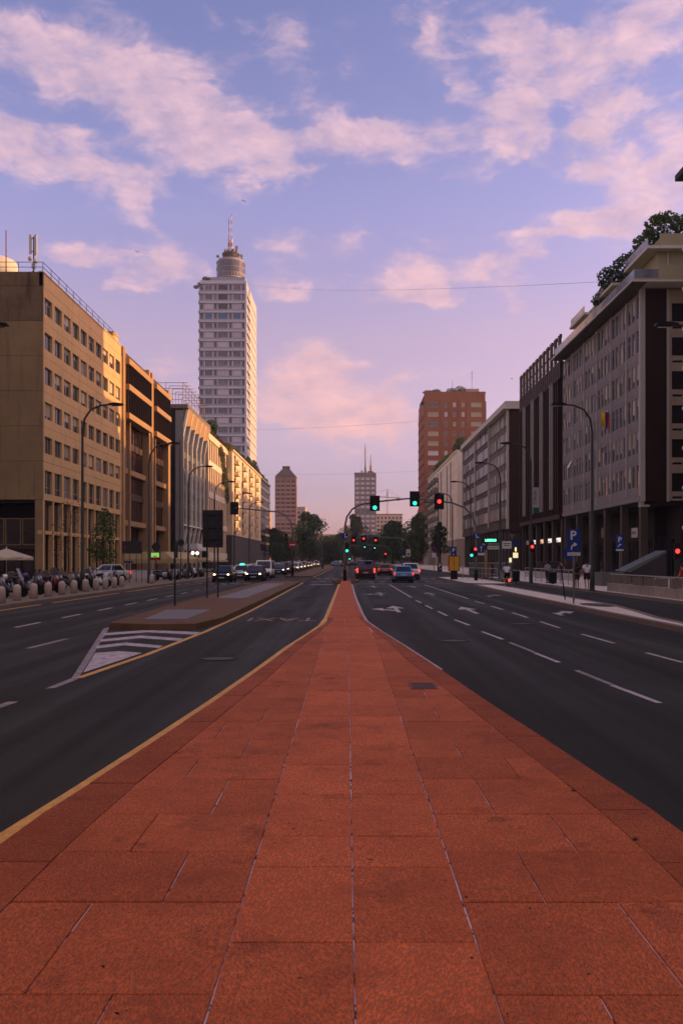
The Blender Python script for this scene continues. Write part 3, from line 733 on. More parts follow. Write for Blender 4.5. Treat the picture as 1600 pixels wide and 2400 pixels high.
def railing(pts, h, n_rails=2, r=.025, step=2.0):
    mb = MB()
    for a, b in zip(pts, pts[1:]):
        a, b = Vector(a), Vector(b); L = (b - a).length; k = max(1, round(L / step))
        for i in range(k + 1): p = a + (b - a) * i / k; mb.cyl(p, p + Vector((0, 0, h)), r, n=5)
        for j in range(n_rails): z = Vector((0, 0, h * (j + 1) / n_rails)); mb.cyl(a + z, b + z, r, n=5)
    return mb
def foliage(blobs, n, size, seed=1, flat=.0):
    """leaf-sized faces spread through a few uneven clumps: (x,y,z, rx,ry,rz, weight)"""
    rg = random.Random(seed); mb = MB(); tot = sum(b[6] for b in blobs)
    vs = []; fs = []
    for b in blobs:
        for _ in range(int(n * b[6] / tot)):
            while True:
                x, y, z = rg.uniform(-1, 1), rg.uniform(-1, 1), rg.uniform(-1, 1); rr = x * x + y * y + z * z
                if rr <= 1 and rg.random() < .25 + .75 * rr: break
            k = 1 + .22 * mnoise.noise(Vector((x * 2.3 + b[0], y * 2.3 + b[1], z * 2.3 + b[2])))
            p = Vector((b[0] + x * b[3] * k, b[1] + y * b[4] * k, b[2] + z * b[5] * k))
            s = size * rg.uniform(.6, 1.4)
            a = Vector((rg.gauss(0, 1), rg.gauss(0, 1), rg.gauss(0, .6))).normalized(); c = a.cross(Vector((rg.gauss(0, 1), rg.gauss(0, 1), rg.gauss(0, 1)))).normalized()
            o = len(vs); w = c * s * .38; nrm = a.cross(c) * s * .12
            vs += [p - a * s * .5, p + w + nrm, p + a * s * .5, p - w + nrm]; fs.append((o, o + 1, o + 2, o + 3))
    return mb.add(vs, fs)
LEAF = m_leaf('leaf_green', (.06, .125, .028), (.11, .17, .035))
LEAF_D = m_leaf('leaf_dark_green', (.03, .072, .02), (.06, .105, .026))
LEAF_Y = m_leaf('leaf_olive', (.11, .12, .025), (.15, .13, .03))
LEAF_R = m_leaf('leaf_red', (.10, .045, .025), (.14, .06, .03))
BARK = mat('bark', (.07, .05, .038), .9, .3, 4, .5, 20)

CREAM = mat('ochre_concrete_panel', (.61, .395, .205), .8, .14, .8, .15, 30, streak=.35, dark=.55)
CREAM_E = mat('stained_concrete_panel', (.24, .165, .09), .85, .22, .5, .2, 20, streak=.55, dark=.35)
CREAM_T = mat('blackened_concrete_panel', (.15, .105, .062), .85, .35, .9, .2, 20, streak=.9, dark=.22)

# ------------------------------------------------------------------ left: ochre office block with square windows
def office_ochre():
    b = thing('office_building', 'ochre concrete office block with rows of square windows and an antenna on its roof', 'building', (-28.8, 80.6, 0))
    W, x0 = 2.75, .2
    pm = panel(W, 3.31, (.32, 2.43, .80, 2.42)).mesh('wall_panel', CREAM)
    wms = [win(2.11, 1.62, 2, 1, .07, .08, None, .06).mesh('window', [FR_AL, G_OFF, CREAM]), win(2.11, 1.62, 3, 1, .06, .08, None, .06).mesh('window', [FR_AL, G_DARK, CREAM]), win(2.11, 1.62, 2, 1, .07, .08, [.72], .06).mesh('window', [FR_AL, G_OFF, CREAM])] + [win(2.11, 1.62, 2, 1, .07, .08, None, .06, bl_).mesh('window', [FR_AL, G_OFF, CREAM, BLIND]) for bl_ in (.3, .55, .8)]
    pt = panel(W, 3.66, (.32, 2.43, .6, 2.85)).mesh('wall_panel', CREAM)
    wt = win(2.11, 2.25, 2, 1, .07, .08, [.3]).mesh('window', [FR_AL, G_DARK, CREAM])
    for i in range(10):
        for j in range(5):
            p = obj('wall_panel', pm, None, b, (0, x0 + W * i, 11.35 + 3.31 * j), L_)
            obj('window', random.choice(wms), None, p, (.32, .2, .80))
        p = obj('wall_panel', pt, None, b, (0, x0 + W * i, 7.68), L_)
        obj('window', wt, None, p, (.32, .2, .6))
        # ground floor: thin piers, transom, dark glass
        obj('pier', MB().box(0, .32, 0, .5, 0, 7.66), CREAM, b, (0, x0 + W * i - .16, 0), L_)
        obj('shop_window', win(W - .32, 3.0, 2, 1, .06, .08).mesh('shop_window', [FR_AL, G_DARK]), None, b, (-.42, x0 + W * i + .16, 4.75), L_)
        obj('shop_window', win(W - .32, 4.3, 2, 1, .06, .08, [.68]).mesh('shop_window', [FR_DK, G_DARK]), None, b, (-.55, x0 + W * i + .16, .15), L_)
    obj('transom', MB().box(0, 27.7, .1, .5, 4.45, 4.78), CREAM, b, (0, 0, 0), L_)
    obj('pier', MB().box(0, .4, 0, .5, 0, 7.66), CREAM, b, (0, 27.5, 0), L_)
    obj('pier', MB().box(0, .4, -.03, .3, 7.7, 27.9), CREAM, b, (0, 27.6, 0), L_)
    obj('parapet', MB().box(0, 28.1, .02, .35, 27.93, 29.2), CREAM, b, (0, 0, 0), L_)
    obj('coping', MB().box(-.05, 28.15, -.05, .4, 29.2, 29.3), CREAM, b, (0, 0, 0), L_)
    obj('wall', MB().box(-22, -.4, .4, 27.9, 7.7, 29.0), DARK, b)
    obj('roof', MB().box(-22, -.36, .36, 27.9, 29.0, 29.12), CREAM_E, b)
    # end wall turned to the camera: large stained panels
    zs = [7.68, 11.35, 14.66, 17.97, 21.28, 24.59, 27.9, 29.25]
    for k in range(5):
        for j, (a, c) in enumerate(zip(zs, zs[1:])):
            if k > 1 and j: continue
            cc = zs[-1] if k > 1 else c
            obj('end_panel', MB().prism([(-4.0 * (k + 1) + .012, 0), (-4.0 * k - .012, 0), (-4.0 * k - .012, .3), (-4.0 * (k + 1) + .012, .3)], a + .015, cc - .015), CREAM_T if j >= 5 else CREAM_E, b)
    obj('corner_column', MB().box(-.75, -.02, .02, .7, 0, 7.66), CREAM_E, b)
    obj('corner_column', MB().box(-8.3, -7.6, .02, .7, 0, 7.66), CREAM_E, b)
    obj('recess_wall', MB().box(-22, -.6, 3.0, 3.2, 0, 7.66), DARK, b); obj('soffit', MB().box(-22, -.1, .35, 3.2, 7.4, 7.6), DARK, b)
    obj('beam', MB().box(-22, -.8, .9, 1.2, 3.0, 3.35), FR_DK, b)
    for k in range(6): obj('shop_window', win(1.5, 2.6, 1, 1, .09, .1).mesh('shop_window', [CREAM_E, G_DARK]), None, b, (-2.4 - 1.62 * k, 1.2, 3.4))
    for k in range(6): obj('shop_window', win(1.5, 2.9, 1, 1, .09, .1).mesh('shop_window', [FR_DK, G_DARK]), None, b, (-2.4 - 1.62 * k, 1.2, .05))
    obj('roof_railing', railing([(-14, .3, 29.3), (-.1, .3, 29.3), (-.1, 25, 29.3)], .95, 2, .03, 2.2), FR_DK, b)
    obj('stair_head', MB().box(-4, -.4, 25.5, 27.9, 29.1, 30.3).box(-4.1, -.3, 25.4, 28.0, 30.3, 30.45), CREAM, b)
    t = MB().lathe([(1.9, 29.1), (1.95, 31.3), (1.7, 31.8), (.9, 32.15), (.1, 32.2)], 24, (-6.1, 4.5))
    obj('water_tank', t, mat('white_tank', (.62, .58, .52), .5, .1, 1), b, smooth=True)
    obj('pole', MB().cyl((-4.35, 2.2, 29), (-4.35, 2.2, 34.0), .06, .05, 8), mat('red_pole', (.22, .05, .03), .6), b)
    return b
office_ochre()
def antenna():
    a = thing('antenna_mast', 'telephone antenna mast with white panel antennas on the ochre office roof', 'antenna', (-30.4, 82.6, 29.1))
    obj('pole', MB().cyl((0, 0, 0), (0, 0, 4.2), .07, .06, 8).cyl((0, 0, 1.0), (-1.0, .4, 0), .03, .03, 6).cyl((0, 0, 1.0), (.5, -.9, 0), .03, .03, 6), FR_DK, a)
    wm = mat('antenna_panel', (.55, .5, .47), .5)
    for x, y in ((-.28, -.1), (.24, -.12), (.02, .3)):
        p = obj('panel_antenna', MB().box(x - .11, x + .11, y - .07, y + .07, 2.5, 4.35), wm, a); obj('bracket', MB().box(min(x, 0), max(x, 0) + .02, min(y, 0), max(y, 0) + .02, 2.75, 2.8).box(min(x, 0), max(x, 0) + .02, min(y, 0), max(y, 0) + .02, 4.0, 4.05), FR_DK, p)
    for s, z in ((-1, 2.0), (1, 1.75)):
        obj('dish', MB().lathe([(.02, 0), (.2, .05), (.24, .16)], 14), wm, a, (s * .22, -.1, z), rot=(R(90), 0, R(20 * s)), smooth=True)
    obj('radio_box', MB().box(-.16, .16, -.1, .1, 1.1, 1.6), FR_AL, a)
antenna()

# ------------------------------------------------------------------ left: dark brown block with concrete columns
BCONC = mat('warm_concrete', (.36, .225, .12), .8, .15, .7, .15, streak=.3, dark=.5)
BROWNW = mat('bronze_panel', (.075, .043, .027), .6, .2, 1.0)
def office_brown():
    b = thing('office_building', 'dark brown glazed office block with tall pale concrete columns and bands', 'building', (-28.8, 108.9, 0))
    for u0, u1, z1 in ((-.35, .75, 29.2), (13.6, 14.5, 29.3), (15.5, 16.6, 29.3), (26.9, 28.4, 29.0)):
        obj('column', MB().box(u0, u1, -.25, 1.6, 0, z1), BCONC, b, (0, 0, 0), L_)
    for u in (3.8, 18.6): obj('slim_column', MB().box(u - .22, u + .22, -.1, .4, 0, 20.5), BCONC, b, (0, 0, 0), L_)
    for u0, u1 in ((.77, 13.58), (16.62, 26.88)):
        n = round((u1 - u0) / 1.25); w = u1 - u0
        for z in (27.2, 23.9, 20.2): obj('floor_band', MB().box(u0, u1, -.75, .6, z, z + .75), BCONC, b, (0, 0, 0), L_)
        for z in (13.3, 6.5): obj('floor_band', MB().box(u0, u1, .15, 1.0, z, z + .7), BCONC, b, (0, 0, 0), L_)
        for z in (16.8, 10.1): obj('spandrel', MB().box(u0, u1, .55, .9, z, z + .9), BROWNW, b, (0, 0, 0), L_)
        for z0, z1, y in ((24.65, 27.2, -.2), (20.95, 23.9, -.2), (17.7, 20.2, .7), (14.0, 16.8, .7), (11.0, 13.3, .7), (7.2, 10.1, .7), (3.2, 6.5, 1.3), (.15, 3.1, 1.5)):
            obj('window_band', win(w, z1 - z0, n, 1, .07, .1).mesh('window_band', [FR_BR, G_BRONZE]), None, b, (-y, u0, z0), L_)
        for k in range(n + 1):
            obj('fin', MB().box(-.04, .04, -.62, -.22, 20.96, 27.18), FR_BR, b, (0, u0 + .06 + (w - .12) * k / n, 0), L_)
        obj('roof_fascia', MB().box(u0, u1, -.2, .3, 27.96, 28.7), BROWNW, b, (0, 0, 0), L_)
    obj('wall', MB().box(0.2, 28.2, 1.7, 20, 0, 28.9), DARK, b, (0, 0, 0), L_)
    obj('wall', MB().box(-.3, 28.35, 1.65, 1.7, 27.9, 29.2), BCONC, b, (0, 0, 0), L_)
    obj('end_wall', MB().box(28.2, 28.38, .1, 20, 0, 28.9), BROWNW, b, (0, 0, 0), L_)
office_brown()

# ------------------------------------------------------------------ left: grey curtain wall with white ribs
GREYC = mat('grey_concrete', (.235, .225, .225), .75, .12, .8, .1, streak=.2)
RIBW = mat('white_rib', (.74, .68, .63), .6, .08, 1)
GREYG = glass('grey_curtain_glass', (.035, .04, .048), .08, .5, .2, (.09, .095, .11))
SPAN = mat('grey_spandrel', (.12, .125, .135), .5, .1, 1)
def office_ribs():
    b = thing('office_building', 'grey glass office with tall white ribs bent outward at the top', 'building', (-28.8, 149.2, 0))
    n, sp = 5, 4.62
    prof = [(.75, 0), (.75, 4.2), (.05, 8.3), (.05, 23.2), (-.95, 28.3)]         # depth inwards, height
    for k in range(n + 1):
        u = .25 + sp * k; mb = MB(); w = .17
        for (y0, z0), (y1, z1) in zip(prof, prof[1:]):
            t = .42
            vs = [(u - w, y0, z0), (u + w, y0, z0), (u + w, y0 + t, z0), (u - w, y0 + t, z0), (u - w, y1, z1), (u + w, y1, z1), (u + w, y1 + t, z1), (u - w, y1 + t, z1)]
            mb.add(vs, [(0, 1, 5, 4), (1, 2, 6, 5), (2, 3, 7, 6), (3, 0, 4, 7), (0, 3, 2, 1), (4, 5, 6, 7)])
        obj('rib', mb, RIBW, b, (0, 0, 0), L_)
    for k in range(n):
        u0 = .25 + sp * k + .18; w = sp - .36
        for j in range(5):
            z = 8.4 + 2.98 * j
            obj('glass_panel', win(w, 2.1, 3, 1, .05, .08).mesh('glass_panel', [FR_AL, GREYG]), None, b, (-.42, u0, z + .88), L_)
            obj('spandrel', MB().box(0, w, .44, .6, 0, .86), SPAN, b, (0, u0, z), L_)
        # leaning top: glass wedge under a pale sloping fascia
        obj('sloping_fascia', MB().add([(0, -.42, 25.4), (w, -.42, 26.1), (w, -.93, 28.5), (0, -.93, 28.5), (0, .2, 25.4), (w, .2, 26.1), (w, .2, 28.5), (0, .2, 28.5)], [(0, 1, 2, 3), (0, 4, 5, 1), (1, 5, 6, 2), (3, 2, 6, 7), (0, 3, 7, 4)]), BCONC, b, (0, u0, 0), L_)
        obj('glass_panel', MB().add([(0, .35, 23.3), (w, .35, 23.3), (w, -.1, 26.1), (0, -.02, 25.4)], [(0, 1, 2, 3)]), GREYG, b, (0, u0, 0), L_)
        obj('glass_panel', win(w, 3.9, 2, 1, .05, .08).mesh('glass_panel', [FR_AL, G_OFF]), None, b, (-.95, u0, 4.4), L_)
        obj('canopy_beam', MB().box(0, w, .05, .55, 8.05, 8.3), RIBW, b, (0, u0, 0), L_)
        obj('shop_window', win(w, 3.6, 2, 1, .08, .1).mesh('shop_window', [FR_DK, G_DARK]), None, b, (-1.3, u0, .15), L_)
    obj('wall', MB().box(.1, 26, 1.45, 16, 0, 28.4), DARK, b, (0, 0, 0), L_)
    obj('end_wall', MB().box(-1.35, .05, 0, .5, 0, 28.2), GREYC, b)
    obj('end_slot', MB().box(-.62, -.5, -.02, .01, 5, 23), FR_DK, b)
    obj('side_wall', MB().box(-18, -1.37, 1.6, 2.0, 0, 28.2), SPAN, b)
    for j in range(8): obj('window_band', win(10, 2.0, 6, 1, .06, .1).mesh('window_band', [FR_DK, G_DARK]), None, b, (-11.6, 1.5, 4.5 + 2.95 * j))
    obj('roof_slab', MB().prism([(-18, -.3), (.9, -.3), (.9, 24.3), (-18, 24.3)], 28.5, 29.2), mat('dark_roof_edge', (.16, .135, .115), .7, .15, 1), b)
    fr = MB(); 
    for k in range(9):
        for x in (-.2, -3.2): fr.cyl((x, 1 + 2.8 * k, 29.2), (x, 1 + 2.8 * k, 33.2), .05, n=5)
        fr.cyl((-3.2, 1 + 2.8 * k, 33.2), (.6, 1 + 2.8 * k, 33.2), .05, n=5)
    for z in (30.2, 31.2, 32.2, 33.2):
        fr.cyl((-.2, 1, z), (-.2, 23.4, z), .045, n=5)
        fr.cyl((-9, 1, z), (-.2, 1, z), .045, n=5)
    obj('roof_frame', fr, mat('rusty_frame', (.20, .13, .09), .7), b)
office_ribs()

# ------------------------------------------------------------------ left: cream tall-window block, then balconied flats, then dark glass block
CRM = mat('cream_render', (.70, .53, .38), .8, .12, .8, streak=.25, dark=.6)
CRM_L = mat('pale_band', (.66, .58, .48), .75, .1, .8)
def block_cream():
    b = thing('office_building', 'cream block with tall paired windows and pale floor bands behind trailing plants', 'building', (-28.8, 175.9, 0))
    L = 27.2
    for j, z in enumerate((2.2, 8.6, 15.0, 21.4)): obj('floor_band', MB().box(0, L, -.12, .3, z, z + 1.25), CRM_L, b, (0, 0, 0), L_)
    obj('cornice', MB().box(-.05, L + .05, -.25, .5, 26.9, 28.2), CRM, b, (0, 0, 0), L_)
    wm = win(1.55, 5.1, 1, 2, .08, .1).mesh('window', [FR_BR, G_DARK])
    for k in range(11):
        u = .5 + 2.45 * k
        for z in (3.45, 9.85, 16.25): 
            obj('window', wm, None, b, (-.25, u + .45, z), L_)
        obj('window', win(1.55, 4.2, 1, 2, .08, .1).mesh('window', [FR_BR, G_DARK]), None, b, (-.25, u + .45, 22.66), L_)
        obj('pier', MB().box(-.45, .45, -.06, .45, 3.4, 26.9), CRM, b, (0, u, 0), L_)
    obj('wall', MB().box(.05, L, .42, 14, 0, 27.5), DARK, b, (0, 0, 0), L_)
block_cream()
def planter_tree(name, label, loc, blobs, n, size, m, trunk=None, group=None, seed=1, cat='tree'):
    t = thing(name, label, cat, loc, group=group)
    if trunk: 
        mb = MB(); x, y, z0, z1, r = trunk; mb.tube([(x, y, z0), (x + .1 * (z1 - z0) * .3, y, z0 + (z1 - z0) * .5), (x, y, z1)], [r, r * .8, r * .5], 7)
        for k in range(5): 
            a = k * 1.256 + seed; e = (z1 - z0) * .45; mb.tube([(x, y, z0 + (z1 - z0) * .55), (x + math.cos(a) * e * .8, y + math.sin(a) * e * .8, z1 + e * .5)], [r * .55, r * .2], 5)
        obj('trunk', mb, BARK, t)
    obj('crown' if trunk else 'leaves', foliage(blobs, n, size, seed), m, t)
    return t
def hang(label, pts, loc, m, seed, n=900, size=.28):
    return planter_tree('hanging_plant', label, loc, [(*p, .5, .8, 1.4, 1) for p in pts], n, size, m, seed=seed, cat='plant', group='plants on the left-hand facades')
hang('green creeper trailing down the cream block beside its top windows', [(.3, 0, 0), (.3, 2, -.8), (.3, 3.8, -2.2), (.3, 4.6, -4), (.3, 5.2, -6)], (-28.6, 190.5, 26.2), LEAF_Y, 11, 1500)
hang('green creeper hanging lower at the far corner of the cream block', [(.3, 0, 0), (.3, 1.6, -1.6), (.3, 2.6, -3.4), (.3, 3.4, -5.6)], (-28.6, 197, 22.0), LEAF, 12, 1200)
planter_tree('roof_shrub', 'round clipped dark shrub on the cream block roof', (-29.6, 184.5, 28.2), [(0, 0, 2.2, 1.5, 1.6, 1.9, 1)], 1500, .3, LEAF_D, (0, 0, 0, 1.4, .12), seed=5, cat='shrub')
planter_tree('roof_hedge', 'low green hedge on the roof edge between ribbed office and cream block', (-29.2, 177.5, 28.1), [(0, 0, .5, .8, 2.6, .7, 1), (0, 3, .5, .8, 2, .8, 1)], 1200, .28, LEAF_Y, seed=6, cat='hedge')
planter_tree('roof_hedge', 'mixed red and green hedge along the far roof edge of the cream block', (-29.2, 191, 28.1), [(0, -1, .6, .8, 2.4, .9, 1), (0, 3, .5, .8, 3, .8, 1), (0, 8, .5, .8, 2.6, .8, 1)], 1900, .3, LEAF_R, seed=7, cat='hedge')

def flats_cream():
    b = thing('apartment_building', 'cream apartment building with small balconies and roof garden on the left side', 'building', (-27.6, 203.3, 0))
    L, H0, H1 = 67.0, 7.9, 28.0
    obj('base_wall', MB().box(0, L, .05, 12, 0, H0), mat('dark_stone_base', (.085, .078, .075), .7, .2, .8), b, (0, 0, 0), L_)
    obj('string_course', MB().box(-.1, L, -.15, .3, H0, H0 + 1.0), CRM, b, (0, 0, 0), L_)
    cols = []; u = 4.0
    while u < L - 4:
        cols += [(u, 3.2, 'b'), (u + 6.6, 1.3, 'w'), (u + 9.8, 1.3, 'w')]; u += 15.5
    holes = []; z0 = H0 + 1.0; fl = 2.72
    for (u, w, k) in cols:
        for j in range(7):
            zz = j * fl + (.15 if k == 'b' else .75); hh = 2.2 if k == 'b' else 1.55
            if zz + hh < H1 - z0 - .2: holes.append((u, u + w, zz, zz + hh))
    obj('wall', holes_wall(L, H1 - z0, holes, .45), CRM, b, (0, 0, z0), L_)
    obj('core', MB().box(.05, L, .5, 12, H0, H1 - .1), DARK, b, (0, 0, 0), L_)
    obj('end_wall', MB().box(-14, 0.0, -.02, .4, H0, H1), CRM, b)
    obj('end_base', MB().box(-14, 0.0, -.05, .4, 0, H0), mat('dark_stone_end', (.075, .07, .07), .7, .2, .8), b)
    wb = {('b'): win(3.2, 2.2, 3, 1, .08, .1).mesh('window', [FR_BR, G_DARK]), ('w'): win(1.3, 1.55, 2, 1, .07, .1).mesh('window', [FR_WH, G_DARK])}
    bal = MB().box(-.3, 3.5, -1.1, 0, 0, .16).box(-.3, 3.5, -1.1, -1.02, .16, .95).box(-.3, -.22, -1.02, 0, .16, .95).box(3.42, 3.5, -1.02, 0, .16, .95).mesh('balcony', CRM)
    sm = MB().box(-.2, 1.5, -.35, 0, 0, .12).box(-.2, 1.5, -.35, -.3, .12, .5).mesh('balcony', CRM)
    for (x0, x1, a, c) in holes:
        k = 'b' if x1 - x0 > 2 else 'w'
        w = obj('window', wb[k], None, b, (-.4, x0, z0 + a), L_)
        if k == 'b': obj('balcony', bal, None, b, (0, x0, z0 + a - .17), L_)
        elif random.random() < .35: obj('balcony', sm, None, b, (0, x0, z0 + a - .15), L_)
    obj('cornice', MB().box(-.2, L, -.4, .5, H1, H1 + .35), CRM, b, (0, 0, 0), L_)
    obj('parapet', MB().box(-.2, .2, 0, 12, H1 + .35, H1 + .6), CRM, b, (0, 0, 0), L_)
flats_cream()
for k, (dy, lab, m, hh) in enumerate(((3, 'yellow green bushes at the near end of the left apartment roof garden', LEAF_Y, 1.0), (14, 'green bushes further along the left apartment roof garden', LEAF, 1.1), (27, 'reddish bushes in the middle of the left apartment roof garden', LEAF_R, 1.2), (43, 'dark green bushes towards the end of the left apartment roof garden', LEAF_D, 1.9), (58, 'tall dark bushes at the far end of the left apartment roof', LEAF_D, 2.4))):
    planter_tree('roof_bush', lab, (-28.4, 203.3 + dy, 28.3), [(0, -4, hh * .5, .9, 4, hh * .8, 1), (-.3, 0, hh * .8, 1, 3, hh, 1.3), (0, 4, hh * .5, .9, 4, hh * .7, 1)], 2200, .34, m, seed=20 + k, cat='bush', group='left roof garden')
def block_dark():
    b = thing('office_building', 'dark grey glass block beyond the balconied apartments on the left', 'building', (-28.8, 275, 0))
    L = 41
    for j in range(8):
        obj('floor_band', MB().box(0, L, -.05, .3, 4.2 + 3.1 * j, 4.95 + 3.1 * j), SPAN, b, (0, 0, 0), L_)
        obj('window_band', win(L, 2.33, 20, 1, .1, .1).mesh('window_band', [FR_DK, GREYG]), None, b, (-.1, 0, 4.96 + 3.1 * j), L_)
    obj('wall', MB().box(.02, L, .3, 14, 0, 29.0), SPAN, b, (0, 0, 0), L_)
    obj('end_wall', MB().box(-14, .05, -.1, .2, 0, 29.4), SPAN, b); obj('roof_edge', MB().box(0, L, -.2, .4, 29.0, 29.6), SPAN, b, (0, 0, 0), L_)
block_dark()
planter_tree('roof_hedge', 'green hedge on the roof of the dark glass block', (-29.4, 292, 29.6), [(0, -12, .5, .9, 5, 1, 1), (0, 0, .5, .9, 6, 1.1, 1), (0, 12, .4, .9, 5, .9, 1)], 1500, .4, LEAF_D, seed=31, cat='hedge')

# ------------------------------------------------------------------ the white skyscraper
TW = mat('tower_cream', (.46, .43, .45), .7, .08, .3, streak=.12, dark=.7); TWL = mat('tower_pale_band', (.53, .545, .69), .65, .07, .4)
TGREY = mat('tower_mullion_wall', (.31, .325, .42), .7, .12, .6)
def tower():
    b = thing('skyscraper', 'tall pale skyscraper with round drum and red and white masts on top', 'skyscraper', (-57.9, 330, 0))
    FL, NF = 3.68, 30
    zt = 110.0
    wA = [win(2.9, 2.2, 4, 1, .08, .12).mesh('window', [TWL, g]) for g in (G_TOWER, G_TOWER, G_PALE, G_OFF)]
    wB = [win(3.8, 2.2, 5, 1, .08, .12).mesh('window', [TWL, g]) for g in (G_TOWER, G_TOWER, G_PALE, G_OFF)]
    bl = win(3.8, 2.0, 1, 1, .1, .12).mesh('window', [TGREY, mat('blue_awning', (.05, .19, .36), .6, .15, 2)]); dk = win(3.8, 2.1, 1, 1, .1, .12).mesh('window', [TGREY, G_DARK])
    bl2 = win(2.9, 2.0, 1, 1, .1, .12).mesh('window', [TGREY, MATS['blue_awning']])
    strip = MB().box(.9, 17.95, .5, .7, 0, 2.5)
    for x in (1.0, 6.35, 12.15, 17.2): strip.box(x, x + .62, .44, .5, .35, 2.3, 1)
    for x in (2.4, 5.6, 7.4, 11.6, 13.3, 16.6): strip.box(x - .1, x + .12, .34, .5, 0, 2.5, 2)
    strip = strip.mesh('wall_strip', [TGREY, G_DARK, TWL])
    band = MB().box(.75, 18.0, .0, .7, 0, .95).box(.7, 18.05, -.12, .02, .82, .95).mesh('spandrel', TWL)
    sband = MB().box(18.72, 18.98, 11.6, 36, 0, .5).mesh('side_band', TWL)
    sbal = MB().box(18.2, 18.95, 1.0, 11.4, 0, .95).mesh('balcony', TW)
    for f in range(NF):
        z = zt - 1.3 - FL * (f + 1) + 1.2
        obj('wall_strip', strip, None, b, (0, 0, z)); obj('spandrel', band, None, b, (0, 0, z - 1.15))
        if f == 3: ms = (bl2, bl, bl2)
        elif f < 3: ms = (random.choice(wA), dk, random.choice(wA))
        else: ms = (random.choice(wA), random.choice(wB), random.choice(wA))
        for m_, x in zip(ms, (2.6, 7.65, 13.55)): obj('window', m_, None, b, (x, .38, z + .25))
        obj('side_band', sband, None, b, (0, 0, z - 1.1)); obj('balcony', sbal, None, b, (0, 0, z - 1.1))
        obj('side_edge', MB().box(.0, .62, .3, 3, z - 1.1, z - .2), TW, b)
    obj('wall', MB().box(.3, 18.3, .72, 36, 0, zt - .6), TGREY, b)
    obj('corner_pier', MB().box(18.05, 18.75, -.15, .9, 0, zt), TWL, b)
    obj('corner_pier', MB().box(18.3, 18.75, 11.45, 12.0, 0, zt), TWL, b)
    obj('side_wall', MB().box(18.3, 18.72, 12.0, 36, 0, zt), TW, b)
    obj('parapet', MB().box(.75, 18.04, .02, .6, zt - 1.1, zt + .15), TWL, b)
    obj('roof_terrace', MB().box(1.4, 18.0, 1.2, 35, zt - .5, zt + 1.8), TGREY, b)
    # drum
    cx, cy = 11.5, 8.5
    d = obj('drum', MB().lathe([(5.45, zt), (5.45, 112.8), (5.2, 112.9), (5.2, 113.6), (5.5, 113.8), (5.5, 114.8), (5.55, 119.4), (5.3, 119.8), (5.0, 120.6), (3.0, 120.8)], 40, (cx, cy)), mat('drum_cladding', (.27, .255, .29), .6, .1, .6), b)
    gl = MB(); 
    for k in range(40):
        a0, a1 = 2 * math.pi * (k + .12) / 40, 2 * math.pi * (k + .88) / 40
        for z0, z1 in ((115.0, 116.8), (117.0, 119.2)):
            r = 5.6; gl.quad((cx + r * math.cos(a0), cy + r * math.sin(a0), z0), (cx + r * math.cos(a1), cy + r * math.sin(a1), z0), (cx + r * math.cos(a1), cy + r * math.sin(a1), z1), (cx + r * math.cos(a0), cy + r * math.sin(a0), z1))
    obj('drum_glazing', gl, glass('drum_glass', (.09, .095, .10), .12, .6), d)
    dk2 = MB()
    for k in range(28):
        a0, a1 = 2 * math.pi * (k + .2) / 28, 2 * math.pi * (k + .62) / 28; r = 5.52
        dk2.quad((cx + r * math.cos(a0), cy + r * math.sin(a0), 113.85), (cx + r * math.cos(a1), cy + r * math.sin(a1), 113.85), (cx + r * math.cos(a1), cy + r * math.sin(a1), 114.7), (cx + r * math.cos(a0), cy + r * math.sin(a0), 114.7))
    for z_ in (112.85, 116.9, 119.5): obj('drum_ring', MB().lathe([(5.5, z_ - .12), (5.75, z_ - .1), (5.75, z_ + .1), (5.5, z_ + .12)], 40, (cx, cy)), TGREY, d)
    obj('drum_windows', dk2, G_DARK, d)
    u = obj('upper_drum', MB().lathe([(3.0, 120.6), (3.3, 122.8), (3.5, 122.9), (3.5, 123.3), (2.2, 123.4)], 24, (cx, cy)), mat('dark_drum', (.07, .06, .05), .7, .2, 1), b)
    rust = mat('rusty_steel', (.20, .11, .07), .7, .3, 2)
    eq = MB(); rg = random.Random(4)
    for k in range(26):
        a = rg.uniform(0, 6.28); r = rg.uniform(1.2, 5.0); z = 120.7 if r > 3.4 else 123.3; h = rg.uniform(.6, 2.6); x, y = cx + r * math.cos(a), cy + r * math.sin(a)
        eq.cyl((x, y, z), (x, y, z + h), .09, n=5)
        if k % 2: eq.box(x - .3, x + .3, y - .3, y + .3, z + h * .5, z + h * .5 + rg.uniform(.4, 1.1))
    obj('roof_equipment', eq, rust, u)
    for x, y in ((cx - 5, cy - 1.5), (cx + 4.4, cy - 2), (cx + 2.4, cy - 2), (cx + 2.5, cy - 2)):
        obj('dish', MB().lathe([(.05, 0), (.5, .12), (.62, .35)], 14), mat('grey_dish', (.2, .19, .2), .6) if 'grey_dish' not in MATS else MATS['grey_dish'], u, (x, y, 121.8 + 2.6 * (x > cx + 2 and x < cx + 3) + .9 * (x == cx + 2.5)), rot=(R(90), 0, R(15)))
    redp, whp = mat('mast_red', (.42, .10, .09), .6), mat('mast_white', (.60, .54, .52), .6)
    for x, top in ((cx - .75, 138.2), (cx + .3, 139.4)):
        m_ = MB(); z = 123.3; k = 0
        while z < top: 
            r = .55 if z < 129 else .17; m_.cyl((x, cy, z), (x, cy, min(z + 1.5, top)), r * .8 if z < 129 else r, r * .7, 6, k % 2); z += 1.5; k += 1
        obj('mast', m_, [redp, whp] if True else None, u)
    return b
tower()
planter_tree('roof_shrub', 'small dark shrub on the corner of the pale skyscraper roof', (-55.4, 331.5, 110.2), [(0, 0, .9, 1.2, 1, 1.1, 1), (1.3, 0, .6, 1, 1, .8, .7)], 500, .35, LEAF_D, seed=41, cat='shrub')
